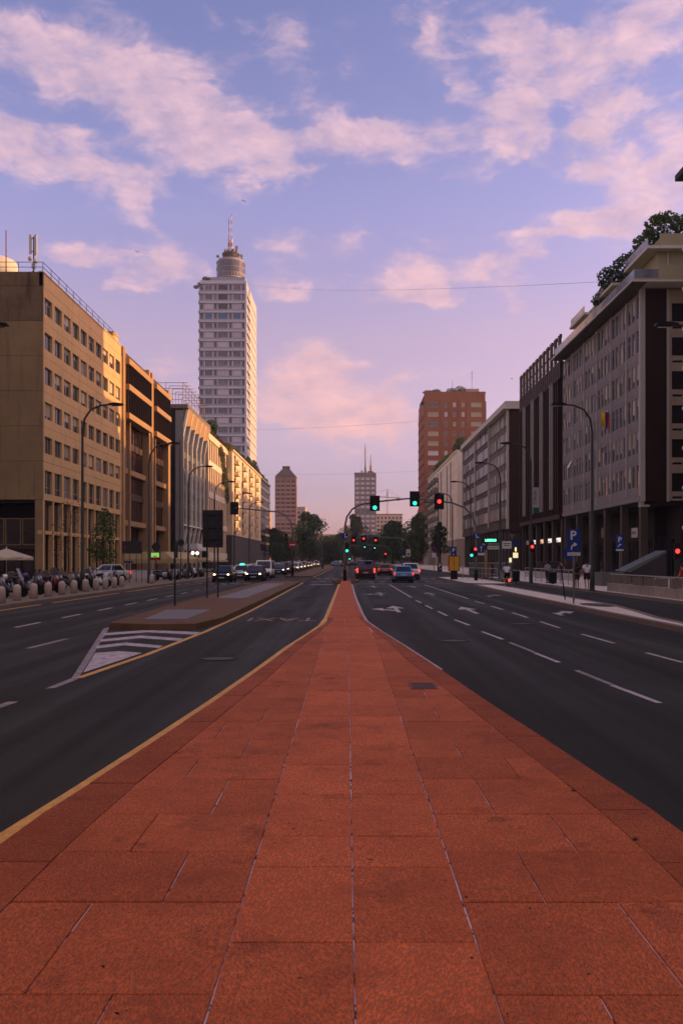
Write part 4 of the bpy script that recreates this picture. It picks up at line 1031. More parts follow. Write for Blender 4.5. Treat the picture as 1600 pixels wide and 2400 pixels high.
planter_tree('roof_shrub', 'green shrub spilling over the left edge of the pale skyscraper', (-58.2, 331, 107.6), [(-.6, 0, .3, 1.2, 1, .7, 1), (.6, 0, 1.2, .8, .8, .9, .7)], 450, .35, LEAF, seed=42, cat='shrub')

# ------------------------------------------------------------------ far towers at the end of the street
def far_tower(name, label, x, Y, w, d, H, fl, m_wall, m_band, g, nb, roof=None, hip=0, side=None):
    b = thing(name, label, 'tower', (x, Y, 0))
    obj('wall', MB().box(0, w, .3, d, 0, H), m_wall, b)
    n = int((H - 4) / fl)
    bm = MB().box(-.1, w + .1, 0, .3, 0, fl * .36).mesh('floor_band', m_band)
    wm = MB()
    for k in range(nb):
        c = w * (k + .5) / nb; ww = w / nb * .36; wm.box(c - ww, c + ww, .18, .3, 0, fl * .55)
    wm = wm.mesh('window_row', g)
    for j in range(n):
        obj('floor_band', bm, None, b, (0, 0, 4 + fl * j)); obj('window_row', wm, None, b, (0, 0, 4 + fl * j + fl * .39))['kind'] = 'stuff'
    for k in range(nb + 1): obj('pier', MB().box(-.25, .25, -.15, .3, 0, H), m_wall, b, (w * k / nb, 0, 0))
    if hip:
        obj('roof', MB().add([(-.4, -.4, H), (w + .4, -.4, H), (w + .4, d + .4, H), (-.4, d + .4, H), (w * .3, d * .3, H + hip), (w * .7, d * .3, H + hip), (w * .7, d * .7, H + hip), (w * .3, d * .7, H + hip)], [(0, 1, 5, 4), (1, 2, 6, 5), (2, 3, 7, 6), (3, 0, 4, 7), (4, 5, 6, 7)]).box(w * .32, w * .68, d * .32, d * .68, H + hip, H + hip + 2.4), roof, b)
    else: obj('roof', MB().box(-.3, w + .3, -.3, d, H, H + 1.4), roof, b)
    return b
RB = mat('red_brown_stone', (.27, .15, .12), .8, .15, .3); RBB = mat('pink_band', (.44, .235, .18), .8, .12, .3); RROOF = mat('dark_tile_roof', (.06, .05, .055), .8, .2, .5)
far_tower('brown_tower', 'slim red brown tower with dark hipped roof behind the trees', -51, 600, 14.4, 14, 60.5, 3.0, RB, RBB, G_DARK, 4, RROOF, 5.5)
GT = mat('grey_tower_wall', (.22, .205, .20), .8, .12, .3); GTB = mat('grey_tower_band', (.18, .165, .165), .8, .1, .3)
gt = far_tower('grey_tower', 'slim grey office tower with masts at the end of the street', 4.9, 600, 14.6, 16, 62.0, 3.3, GT, GTB, G_PALE, 4, GT)
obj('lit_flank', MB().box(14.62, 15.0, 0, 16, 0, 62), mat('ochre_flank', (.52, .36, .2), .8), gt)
mm = MB().cyl((7.4, 6, 63), (7.4, 6, 84), .55, .2, 6).cyl((11.3, 6, 63), (11.3, 6, 77), .6, .15, 6).cyl((11.3, 6, 63), (11.3, 6, 69), 1.0, .6, 6).cyl((7.4, 6, 63), (7.4, 6, 68), .9, .6, 6).box(4.5, 5.5, 5, 6, 63, 65.5).box(9, 13, 5, 7, 63, 65)
for dx in (-4, 4): mm.cyl((7.4, 6, 82), (7.4 + dx, 5, 63), .05, n=4)
obj('mast', mm, mat('far_rust', (.25, .15, .11), .7), gt)
def plain_block(name, label, x0, x1, Y, d, H, m, g, fl=3.3, wsp=3.0, roof=None):
    b = thing(name, label, 'building', (x0, Y, 0)); w = x1 - x0
    obj('wall', MB().box(0, w, .2, d, 0, H), m, b); obj('roof', MB().box(-.2, w + .2, 0, d, H, H + .8), roof or m, b)
    nb = max(1, int(w / wsp))
    wm = MB()
    for k in range(nb): c = w * (k + .5) / nb; wm.box(c - wsp * .25, c + wsp * .25, .08, .21, 0, fl * .5)
    wm = wm.mesh('window_row', g)
    for j in range(int((H - 3) / fl)): obj('window_row', wm, None, b, (0, 0, 3.5 + fl * j))['kind'] = 'stuff'
    return b
PALE_F = mat('far_pale_render', (.52, .40, .32), .8, .1, .2); PINK_F = mat('far_pink_render', (.46, .28, .21), .8, .1, .2); GREY_F = mat('far_grey_render', (.28, .26, .27), .8, .1, .2)
plain_block('far_building', 'pinkish low block left of the red brown tower', -66, -52, 560, 20, 34, PINK_F, G_DARK)
plain_block('far_building', 'pale stepped block right of the red brown tower', -38.5, -32, 640, 20, 41, PALE_F, G_DARK)
plain_block('far_building', 'pale low block above the trees left of centre', -26, -6, 660, 20, 21, PALE_F, G_DARK)
plain_block('far_building', 'grey low wing at the foot of the grey office tower', 16, 44, 590, 18, 20, GREY_F, G_DARK)
plain_block('far_building', 'brown roofed block under the crane', 24, 46, 720, 20, 40, PALE_F, G_DARK, roof=mat('far_red_roof', (.34, .13, .08), .8))
bb = plain_block('far_building', 'old mansard roofed block beside the red brick tower', 33.5, 46, 395, 14, 24.5, PINK_F, G_DARK)
obj('mansard_roof', MB().add([(-.3, -.3, 25.2), (12.8, -.3, 25.2), (12.8, 14, 25.2), (-.3, 14, 25.2), (1.4, 1.5, 29), (11, 1.5, 29), (11, 12, 29), (1.4, 12, 29)], [(0, 1, 5, 4), (1, 2, 6, 5), (2, 3, 7, 6), (3, 0, 4, 7), (4, 5, 6, 7)]), RROOF, bb)
plain_block('far_building', 'long grey block closing the far end of the street', -120, 130, 900, 20, 22, GREY_F, G_DARK, wsp=6)
def crane():
    c = thing('tower_crane', 'distant construction crane above the far roofs', 'crane', (37, 800, 0)); m = mat('crane_steel', (.33, .25, .2), .7)
    mb = MB()
    for dx in (-.7, .7): mb.cyl((dx, 0, 0), (dx, 0, 66), .16, n=4)
    for k in range(22): mb.cyl((-.7 if k % 2 else .7, 0, 3 * k), (.7 if k % 2 else -.7, 0, 3 * k + 3), .1, n=4)
    obj('mast', mb, m, c); obj('jib', MB().cyl((-22, 0, 62), (12, 0, 60), .45, n=5).cyl((-22, 0, 62.3), (0, 0, 68), .12, n=4).cyl((12, 0, 60.5), (0, 0, 68), .12, n=4).cyl((0, 0, 60), (0, 0, 68), .3, n=4), m, c); obj('counterweight', MB().box(8.5, 12, -.8, .8, 57.5, 60), m, c)
crane()

# ------------------------------------------------------------------ right: grey office with flat eave and stepped penthouse
R1W = mat('grey_brown_panel', (.245, .212, .22), .75, .14, .8, .12, streak=.3, dark=.6); R1P = mat('pale_pier', (.42, .37, .38), .7, .08, .8)
BRONZE = mat('dark_bronze_cladding', (.024, .012, .008), .55, .2, .6)
OLIVE = mat('olive_render', (.35, .305, .205), .8, .12, .8, streak=.2, dark=.6); SLABW = mat('white_slab_edge', (.56, .50, .47), .7, .08, 1)
GRAIL = glass('rail_glass', (.16, .19, .20), .08, .6)
def office_eave():
    b = thing('office_building', 'grey brown office with a grid of narrow windows and a flat overhanging roof edge', 'building', (28.6, 113.7, 0))
    n, W = 23, 1.31
    pm = panel(W, 3.33, (.22, 1.09, .85, 3.05), .12).mesh('wall_panel', R1W)
    wms = [win(.87, 2.2, 1, 1, .05, .08, [.7]).mesh('window', [FR_AL, g]) for g in (G_OFF, G_DARK, G_OFF)] + [win(.87, 2.2, 1, 1, .05, .08, None, 0, bl_).mesh('window', [FR_AL, G_OFF, R1W, BLIND]) for bl_ in (.35, .7)]
    for i in range(n):
        for j in range(6):
            p = obj('wall_panel', pm, None, b, (0, -W * i, 8.3 + 3.33 * j), R_); obj('window', random.choice(wms), None, p, (.22, .05, .85))
        if i % 4 == 3: obj('pilaster', MB().box(-.09, .09, -.14, 0, 8.3, 28.3), R1P, b, (0, -W * (i + 1), 0), R_)
    # a few sashes tipped open, catching the sky
    for u, z in ((3.0, 26.4), (4.2, 13.6), (19.2, 17.4)):
        obj('open_sash', MB().box(0, .8, -.03, 0, -1.0, 0), G_PALE, b, (-.05, -u, z + 1.0), rot=(R(-28), 0, R_))
    obj('base_band', MB().box(0, 30.2, -.06, .5, 7.75, 8.29), R1W, b, (0, 0, 0), R_)
    obj('wall', MB().box(.02, 30.0, .32, 16, 7.8, 28.6), DARK, b, (0, 0, 0), R_)
    # end turned to the camera
    y = -30.2
    obj('corner_pier', MB().box(-.02, .47, y - .05, y + .4, 7.7, 28.6), R1P, b)
    obj('blank_panel', MB().box(.48, 2.58, y + .02, y + .3, 7.7, 28.5), BRONZE, b)
    obj('corner_pier', MB().box(2.59, 2.84, y - .02, y + .35, 7.7, 28.5), R1P, b)
    hl = [(.25, 1.55, .9 + 3.33 * j, 2.7 + 3.33 * j) for j in range(6)] + [(2.2, 3.6, .9 + 3.33 * j, 2.7 + 3.33 * j) for j in range(6)] + [(.3, 1.3, .2 + 3.33 * j, .42 + 3.33 * j) for j in range(6)]
    obj('end_wall', holes_wall(13.2, 20.7, hl, .3), mat('pale_brown_end_panel', (.34, .27, .22), .7, .12, .8), b, (2.85, y + .04, 7.8))
    wm = win(1.3, 1.8, 1, 1, .07, .08).mesh('window', [FR_BR, G_DARK])
    for j in range(6):
        for x in (.25, 2.2): obj('window', wm, None, b, (2.85 + x, y + .28, 8.7 + 3.33 * j))
    obj('end_wall_back', MB().box(2.9, 16, y + .36, y + .5, 7.8, 28.5), DARK, b)
    # eave slab, glass rail
    obj('eave_slab', MB().box(-1.5, 16, -32.2, .1, 28.62, 28.78).box(-1.2, 16, -31.9, .1, 28.78, 29.05, 1), [SLABW, OLIVE], b)
    obj('soffit', MB().box(-1.4, .0, -32.1, .1, 28.55, 28.61), mat('dark_soffit', (.10, .085, .075), .8), b)
    obj('glass_rail', MB().box(-1.05, -1.0, -31.6, 0, 29.06, 30.0), GRAIL, b)
    obj('glass_rail', MB().box(-1.0, 1.2, -31.62, -31.57, 29.06, 30.0), GRAIL, b); obj('parapet', MB().box(1.2, 16, -31.75, -31.5, 29.05, 30.35), OLIVE, b)
    # three penthouse volumes with flat roofs and parapets
    for (y0, y1) in ((-29.7, -22.5), (-18.4, -10.9), (-7.0, .0)):
        v = obj('penthouse', MB().box(2.2, 16, y0 + .9, y1 - .4, 29.05, 32.7), OLIVE, b)
        obj('roof_slab', MB().box(.9, 16, y0, y1, 32.7, 33.0), SLABW, v); obj('roof_parapet', MB().box(2.3, 16, y0 + .35, y0 + .6, 33.0, 34.3).box(2.3, 2.55, y0 + .6, y1 - .2, 33.0, 33.9), OLIVE, v)
        obj('window', win(1.6, 2.1, 1, 1, .1, .1).mesh('window', [FR_WH, G_PALE]), None, v, (5.0, y0 + .82, 29.6)); obj('door', win(.9, 2.1, 1, 1, .07, .08).mesh('door', [FR_DK, G_DARK]), None, v, (2.12, y0 + 3.6, 29.2), R_)
        obj('drainpipe', MB().cyl((3.2, y0 + .8, 29.1), (3.2, y0 + .8, 32.7), .06, n=6), SLABW, v)
        obj('glass_rail', MB().box(1.0, 1.05, y0 + .3, y1 - .3, 33.0, 33.85), GRAIL, v)
    obj('roof_dome', MB().side([(-29.0, 34.0), (-24.0, 34.0), (-24.5, 35.0), (-26.5, 35.9), (-28.5, 35.0)], 6.2, 16), mat('green_roof_glass', (.07, .12, .13), .3, .1, 1), b)
    # arcade
    for k in range(6): obj('arcade_column', MB().box(-.28, .28, .15, .85, .1, 7.74), mat('dark_stone_column', (.065, .05, .043), .5, .2, 1) if k == 0 else MATS['dark_stone_column'], b, (0, -.6 - 5.8 * k, 0), R_)
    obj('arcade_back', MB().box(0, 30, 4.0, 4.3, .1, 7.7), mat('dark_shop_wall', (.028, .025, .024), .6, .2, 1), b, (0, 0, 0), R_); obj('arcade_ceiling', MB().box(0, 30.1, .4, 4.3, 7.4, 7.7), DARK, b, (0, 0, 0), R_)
    for k in range(10): obj('shop_window', win(2.5, 4.0, 2, 1, .08, .1, [.72]).mesh('shop_window', [FR_DK, G_DARK]), None, b, (3.88, -.5 - 2.9 * k, .2), R_)
    for k in range(4): obj('shop_window', win(2.3, 4.2, 2, 1, .08, .1, [.7]).mesh('shop_window', [FR_BR, G_DARK]), None, b, (3.2 + 2.6 * k, -26.2, .2))
    obj('end_recess', MB().box(2.9, 16, -26.1, -25.8, .1, 7.7), DARK, b); obj('corner_capital', MB().box(.1, .95, y + .1, y + .9, 7.2, 7.7), R1P, b)
    return b
office_eave()
def shop_sign(label, u, z, w, h, m, stripe=None, bld=(28.6, 113.7), depth=1.2, em=0):
    s = thing('shop_sign', label, 'sign', (bld[0] + depth, bld[1] - u, z), R_, group='shop signs in the right-hand arcade')
    obj('board', MB().box(0, w, -.12, 0, 0, h), m, s)
    if stripe: 
        k = 0
        for k in range(5): obj('mark', MB().box(w * (.16 + .14 * k), w * (.26 + .14 * k), -.128, -.121, h * .36, h * (.62 + .06 * (k % 2))), stripe, s)
SIGNW = mat('white_sign_board', (.55, .50, .50), .5); MAG = mat('magenta_print', (.28, .04, .16), .5)
shop_sign('white shop sign with magenta lettering between the arcade columns', 24.3, 4.3, 1.7, 1.0, SIGNW, MAG)
shop_sign('dull beige shop sign further back in the arcade', 13.6, 4.6, 2.6, 1.1, mat('beige_sign_board', (.20, .16, .12), .6), None)
shop_sign('small dark red shop sign below the white one', 24.2, 3.0, 1.0, .55, mat('red_sign_board', (.12, .04, .035), .6), None, depth=2.0)
planter_tree('roof_tree', 'large bushy tree on the penthouse roof at the top right', (32.4, 87.8, 33.0), [(0, 0, 3.1, 2.0, 2.3, 1.5, 1.2), (-1.2, 1.5, 2.0, 1.4, 2.0, 1.2, .9), (-1.6, 3.2, .9, 1.3, 1.8, 1.0, .8), (1.5, -.6, 3.4, 1.0, 1.0, .8, .35), (-.2, .5, 4.3, 1.0, 1.0, .5, .3)], 2600, .32, LEAF, (0, 0, 0, 2.4, .14), seed=51)
planter_tree('roof_tree', 'smaller spreading tree on the second penthouse terrace', (31.2, 95.5, 31.6), [(0, 0, 3.2, 1.8, 2.0, 1.4, 1), (-1.3, 1.8, 2.6, 1.5, 1.8, 1.2, .9), (-.6, 3.8, 1.9, 1.3, 1.7, 1.0, .7), (-1.2, 5.6, 1.2, 1.1, 1.5, .9, .5)], 2600, .3, LEAF_D, (0, 0, 0, 2.0, .12), seed=52)

# ------------------------------------------------------------------ right: dark bronze office with vertical fins
def office_fins():
    b = thing('office_building', 'dark bronze office with full height vertical fins and open roof frame', 'building', (28.6, 140.6, 0))
    L = 26.7; n = 22
    strip_d = MB().box(0, 1.0, .3, .36, 0, 3.2); 
    gm = [win(1.0, 20.0, 1, 6, .06, .1).mesh('glass_strip', [FR_BR, g]) for g in (G_BRONZE, G_BRONZE, G_OFF)]
    for k in range(n):
        u = k * 1.213
        obj('fin', MB().box(-.1, .12, -.35, .3, 8.0, 28.4), BRONZE, b, (0, -u, 0), R_)
        obj('glass_strip', gm[2 if k % 5 == 2 else k % 2], None, b, (.28, -u - .12, 8.1), R_)
        if k % 5 in (2, 3): obj('pale_strip', MB().box(0, .09, -.4, .02, 9.0, 26.5), mat('polished_strip', (.5, .45, .43), .35, .1, 1, metal=.4) if 'polished_strip' not in MATS else MATS['polished_strip'], b, (0, -u - .35, 0), R_)
    obj('wall', MB().box(0, L, .4, 16, 7.8, 28.3), BRONZE, b, (0, 0, 0), R_)
    obj('fascia', MB().box(-.05, L, -.3, .4, 26.3, 28.4), BRONZE, b, (0, 0, 0), R_); obj('base_band', MB().box(-.05, L, -.36, .5, 7.5, 8.1), BRONZE, b, (0, 0, 0), R_)
    obj('end_wall', MB().box(-.12, -.02, -.2, 16, 0, 28.4), BRONZE, b, (0, 0, 0), R_)
    fm = mat('roof_frame_bronze', (.085, .062, .040), .6, .2, 1)
    for k in range(12):
        u = .5 + 2.33 * k
        p = MB().box(-.40, .40, -.34, -.05, 28.4, 31.7); p.front([(-.5, 31.7), (.5, 31.7), (.5, 32.2), (0, 31.95), (-.5, 32.2)], -.34, .0)
        p.box(-.8, -.34, -.25, -.1, 29.1, 29.3); p.box(.34, .8, -.25, -.1, 29.1, 29.3)
        obj('roof_post', p, fm, b, (0, -u, 0), R_)
    obj('roof_rail', MB().box(0, L, -.15, -.02, 30.3, 30.5).box(0, L, -.3, .2, 28.4, 28.6), fm, b, (0, 0, 0), R_)
    for k in range(6): obj('arcade_column', MB().box(-.25, .25, .0, .7, .1, 7.5), MATS['dark_stone_column'], b, (0, -.6 - 5.1 * k, 0), R_)
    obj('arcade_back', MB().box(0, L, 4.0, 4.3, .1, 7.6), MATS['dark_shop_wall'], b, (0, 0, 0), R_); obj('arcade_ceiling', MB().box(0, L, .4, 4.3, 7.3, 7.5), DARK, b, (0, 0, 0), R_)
    for k in range(9): obj('shop_window', win(2.4, 4.0, 2, 1, .08, .1).mesh('shop_window', [FR_BR, G_DARK]), None, b, (3.88, -.4 - 2.9 * k, .2), R_)
office_fins()
LIT_W = glow('lit_sign_white', (1.0, .86, .80), .55); LIT_O = glow('lit_sign_orange', (1.0, .55, .35), .5)
for k, (u, w, lab, mm_) in enumerate(((1.6, 3.0, 'grey unlit shop sign at the far end of the lit row', SIGNW), (6.9, 2.6, 'lit white shop sign, farthest of the glowing ones', LIT_W), (11.8, 2.6, 'lit orange shop sign in the row under the bronze office', LIT_O), (16.6, 2.6, 'lit white shop sign, second nearest under the bronze office', LIT_W), (21.6, 2.6, 'lit white shop sign nearest the big parking sign', LIT_W))):
    s = thing('shop_sign', lab, 'sign', (29.2, 140.6 - u, 4.35), R_, group='lit shop signs under the bronze office')
    obj('light_box', MB().box(0, w, -.15, 0, 0, .78), FR_DK, s); obj('lit_face', MB().box(.08, w - .08, -.16, -.151, .1, .68), mm_, s); obj('mark', MB().box(.2, w * .45, -.168, -.161, .18, .34), mat('green_print', (.05, .25, .12), .5) if k == 0 else MATS['green_print'], s)

# ------------------------------------------------------------------ right: grey ribbon-window office
def office_ribbon():
    b = thing('office_building', 'long grey office with continuous window ribbons and dark brown end wall', 'building', (28.6, 211.9, 0))
    L = 59.4
    gws = [win(3.2, 2.25, 3, 1, .07, .1).mesh('window', [FR_AL, g]) for g in (G_PALE, G_PALE, G_OFF, G_PALE)]
    SPD = mat('dark_spandrel', (.075, .058, .048), .65, .15, .8); PIER = mat('pale_grey_pier', (.44, .38, .35), .7, .08, 1)
    for j in range(6):
        z = 8.5 + 3.36 * j
        obj('spandrel', MB().box(0, L, .05, .4, z, z + .95), SPD, b, (0, 0, 0), R_)
        obj('sill_rail', MB().box(0, L, -.12, .04, z + .88, z + .98), FR_DK, b, (0, 0, 0), R_)
        for k in range(18):
            if k * 3.3 + 3.2 < L + .2: obj('window', random.choice(gws), None, b, (.06, -.1 - 3.3 * k, z + .98), R_)
    for u in (.2, 20.3, 38.9): obj('pier', MB().box(-.3, .3, -.25, .4, 8.3, 28.9), PIER, b, (0, -u, 0), R_)
    for k in range(13): obj('sun_fin', MB().box(-.05, .05, -.10, .05, 9.4, 28.6), PIER, b, (0, -39.6 - 1.55 * k, 0), R_)
    obj('wall', MB().box(0, L - .3, .45, 14, 7.5, 28.9), DARK, b, (0, 0, 0), R_)
    obj('base_band', MB().box(0, L, -.2, .5, 7.6, 8.48), SPD, b, (0, 0, 0), R_)
    obj('end_wall', MB().box(.1, 14, -59.55, -59.2, 7.0, 28.9), mat('dark_brown_brick', (.035, .017, .011), .7, .2, 1.2), b)
    obj('corner_pier', MB().box(-.3, .12, -59.6, -59.15, 7.5, 28.9), PIER, b)
    obj('roof_slab', MB().box(-1.0, 14, -60.3, .2, 28.9, 29.15, 0).box(-.6, 14, -60.0, .1, 29.15, 30.3, 1), [SLABW, mat('pale_parapet', (.46, .43, .42), .6, .1, .6)], b)
    obj('lower_wall', MB().box(0, L, .6, .9, 0, 7.6), mat('dark_lower_wall', (.045, .040, .037), .6, .2, .8), b, (0, 0, 0), R_); obj('lower_end', MB().box(.3, 14, -59.2, -58.9, 0, 7.2), MATS['dark_lower_wall'], b)
    for k in range(18): obj('lower_pier', MB().box(-.2, .2, .3, .62, .1, 7.6), SPD, b, (0, -1 - 3.4 * k, 0), R_)
office_ribbon()

# ------------------------------------------------------------------ right: white flats
def flats_white():
    b = thing('apartment_building', 'white apartment building with dark balconies on the right, roof plants above', 'building', (28.6, 304, 0))
    L, H = 80.3, 30.4
    WH = mat('white_render', (.72, .62, .54), .8, .08, .6, streak=.18, dark=.7)
    holes = []
    for u in (4, 13, 22, 31): holes += [(u, u + 3.2, 8.6 + 3.05 * j, 10.9 + 3.05 * j) for j in range(7)]
    for u in (40, 44, 48.5, 56, 60, 65, 69, 73.5): holes += [(u, u + .9, 8.9 + 3.05 * j, 10.7 + 3.05 * j) for j in range(7)]
    obj('wall', holes_wall(L, H, holes, .4), WH, b, (0, 0, 0), R_)
    obj('core', MB().box(.1, L - .1, .45, 13, 0, H - .1), DARK, b, (0, 0, 0), R_)
    obj('end_wall', MB().box(-.02, 13, -L - .3, -L, 7.5, H), WH, b); obj('end_base', MB().box(-.02, 13, -L - .32, -L, 0, 7.5), mat('beige_base', (.30, .24, .21), .8, .1, .8), b)
    obj('base_course', MB().box(0, L, -.1, .1, 0, 7.4), MATS['beige_base'], b, (0, 0, 0), R_)
    wb = win(3.2, 2.3, 3, 1, .08, .1).mesh('window', [FR_BR, G_DARK]); wn = win(.9, 1.8, 1, 1, .07, .1).mesh('window', [FR_BR, G_DARK])
    bal = MB().box(-.4, 3.6, -1.5, 0, -.2, 0).box(-.4, 3.6, -1.5, -1.42, 0, 1.0).box(-.4, -.32, -1.42, 0, 0, 1.0).box(3.52, 3.6, -1.42, 0, 0, 1.0).mesh('balcony', mat('grey_balcony', (.19, .165, .155), .7, .15, 1))
    for (x0, x1, a, c) in holes:
        wide = x1 - x0 > 2
        obj('window', wb if wide else wn, None, b, (.3, -x0, a), R_)
        if wide: obj('balcony', bal, None, b, (0, -x0, a), R_)
    for u in (42.4, 58.2, 67.2): obj('drainpipe', MB().cyl((0, -.12, 8), (0, -.12, 29), .1, n=6), FR_BR, b, (0, -u, 0), R_)
    obj('cornice', MB().box(0, L + .3, -.3, .5, H, H + .4), WH, b, (0, 0, 0), R_)
    obj('roof', MB().box(0, L, .5, 13, H - .1, H + .2), WH, b, (0, 0, 0), R_)
flats_white()
for lab, y, hh, m, sd in (('round dark roof tree near the front of the white apartments', 229, 2.6, LEAF_D, 61), ('green roof bush in the middle of the white apartments roof', 255, 1.8, LEAF, 62), ('dark roof bush towards the far end of the white apartments', 281, 2.2, LEAF_D, 63)):
    planter_tree('roof_tree', lab, (30.4, y, 30.6), [(0, 0, hh, 1.7, 2.8, hh * .7, 1), (-.5, 4, hh * .7, 1.4, 2.6, hh * .5, .6), (0, 8, hh * .5, 1.2, 2.4, hh * .4, .5)], 1700, .38, m, (0, 0, 0, hh, .14), seed=sd)

# ------------------------------------------------------------------ right: red brick tower
def tower_brick():
    b = thing('brick_tower', 'tall red brick apartment tower with pale shuttered windows and roof garden', 'tower', (28.6, 320, 0))
    BK = m_brick('red_brick', (.27, .108, .050)); W, H, FL = 22.9, 64.2, 3.63
    cols = [(1.4, 5.5, 5), (7.6, 8.8, 2), (10.8, 12.0, 2), (14.0, 15.2, 2), (17.6, 21.6, 5)]
    hs = []
    for (a, c, n) in cols: hs += [(a, c, H - 4.9 - FL * j, H - 3.1 - FL * j) for j in range(16)]
    obj('wall', holes_wall(W, H, hs, .35), BK, b)
    obj('core', MB().box(.1, W - .1, .4, 22, 0, H - .1), DARK, b)
    obj('side_wall', MB().box(-.02, .08, .0, 26, 0, H - 4).box(.08, .3, 0.01, 26, H - 4, H - 1.2), BK, b); obj('right_wing', MB().box(W - 1.2, W + 1.0, 4, 22, 0, H - 2), BK, b)
    wm = {n: [win(c - a, 1.8, n, 1, .09, .1, None).mesh('window', [FR_WH, g]) for g in (G_OFF, G_PALE, G_OFF, mat('cream_shutter', (.40, .35, .27), .7) if 'cream_shutter' not in MATS else MATS['cream_shutter'])] for (a, c, n) in cols}
    for (x0, x1, a, c) in hs:
        n = 5 if x1 - x0 > 2 else 2
        obj('window', random.choice(wm[n]), None, b, (x0 + (.0 if n == 2 else 0), .2, a)); 
    for x in (6.6, 9.75, 12.95, 16.2): obj('brick_pier', MB().box(-.25, .25, -.2, 0, 0, H - 2.0), BK, b, (x, 0, 0))
    for j in range(0, 16, 2): obj('string_course', MB().box(6.85, 16.0, -.1, 0, 0, .4), BK, b, (0, 0, H - 6.1 - FL * j))
    for j in range(15):
        obj('side_balcony', MB().box(-.35, -.03, 3, 24, 0, .5), BK, b, (0, 0, H - 8 - FL * j))
    obj('parapet', MB().box(-.1, W + .1, -.1, .3, H, H + .9), BK, b); obj('white_base', MB().box(-.3, 8, -.3, .0, 0, 13.5), mat('pale_plinth', (.50, .45, .45), .7), b)
    obj('roof_hut', MB().box(13, 21, 3, 9, H + .2, H + 2.6), mat('pale_hut', (.46, .36, .29), .8), b)
    an = MB().cyl((18.6, 5, H + 2), (18.6, 5, H + 10), .07, n=5).cyl((17.8, 5, H + 9), (19.4, 5, H + 9), .05, n=4).cyl((18.0, 5, H + 7.6), (19.2, 5, H + 7.6), .05, n=4).cyl((11.2, 5, H + 2), (11.2, 5, H + 6), .06, n=5)
    obj('aerial', an, FR_DK, b)
tower_brick()
for lab, x, w, hh, sd in (('green roof garden bushes on the left end of the brick tower', 31.5, 3.4, 1.2, 71), ('taller green roof garden bushes in the middle of the brick tower', 40.5, 3.6, 2.0, 72), ('small shrubs at the left shoulder of the brick tower', 28.5, .8, 1.0, 73)):
    planter_tree('roof_bush', lab, (x, 321.2, 64.4 if sd != 73 else 60.4), [(-w * .4, 0, hh * .5, w * .6, .8, hh * .7, 1), (w * .5, 0, hh * .7, w * .6, .8, hh * .9, 1)], 900, .4, LEAF_Y if sd == 71 else LEAF_D, seed=sd, cat='bush')

# ------------------------------------------------------------------ building at the frame's edge, unseen shade blocks beyond it
def edge_block():
    b = thing('office_building', 'pale tall building whose edge just enters the picture on the right', 'building', (28.75, 73.0, 0))
    L = 130; W2 = mat('pale_edge_render', (.52, .47, .45), .7, .08, .6)
    obj('wall', MB().box(0, L, 0, 20, 0, 34.6), W2, b, (0, 0, 0), R_)
    wm = win(2.2, 1.8, 2, 1, .07, .1, None).mesh('window', [FR_AL, G_OFF])
    for j in range(8):
        for k in range(24): obj('window', wm, None, b, (-.06, -2 - 3.4 * k, 5.5 + 3.4 * j), R_)
        obj('floor_band', MB().box(0, L, -.18, 0, 4.6 + 3.4 * j, 4.9 + 3.4 * j), W2, b, (0, 0, 0), R_)
    obj('roof_slab', MB().box(-.6, 20, -L, .5, 34.6, 35.1), mat('dark_eave', (.05, .045, .045), .7), b)
edge_block()
def shade_block(label, x0, x1, y0, y1, H, m):  # unseen blocks added to keep the low sun off the street
    b = thing('office_building', label, 'building', (x0, y0, 0)); w, d = x1 - x0, y1 - y0
    obj('wall', MB().box(0, w, 0, d, 0, H), m, b); obj('roof', MB().box(-.3, w + .3, -.3, d + .3, H, H + .6), m, b)
    wm = MB()
    n = int(d / 3.2)
    for k in range(n): c = d * (k + .5) / n; wm.box(-.06, 0, c - .8, c + .8, 0, 1.7)
    wm = wm.mesh('window_row', G_OFF)
    for j in range(int((H - 4) / 3.4)): obj('window_row', wm, None, b, (0, 0, 4 + 3.4 * j))['kind'] = 'stuff'
shade_block('unseen tall shade block behind the first row on the right side street', 62, 84, 56, 110.3, 50, GREY_F)
shade_block('unseen shade block closing the side street behind the bronze building', 78, 100, 132, 172, 33, PALE_F)
shade_block('unseen shade block behind the ribbon window office', 78, 100, 200, 236, 31, PINK_F)
shade_block('unseen shade block behind the white apartments by the square', 90, 112, 296, 420, 30, GREY_F)
def left_shade_block():  # unseen block added to shut sky light out of the street
    b = thing('office_building', 'unseen ochre shade block left of the camera before the side street', 'building', (-30.5, -60, 0))
    L = 112
    obj('wall', MB().box(0, L, .02, 16, 0, 29), CREAM, b, (0, 0, 0), L_)
    wm = win(2.1, 1.6, 2, 1, .07, .1).mesh('window', [FR_AL, G_OFF])
    for j in range(6):
        for k in range(0, 34): obj('window', wm, None, b, (.06, 1.5 + 3.2 * k, 8.5 + 3.3 * j), L_)
left_shade_block()

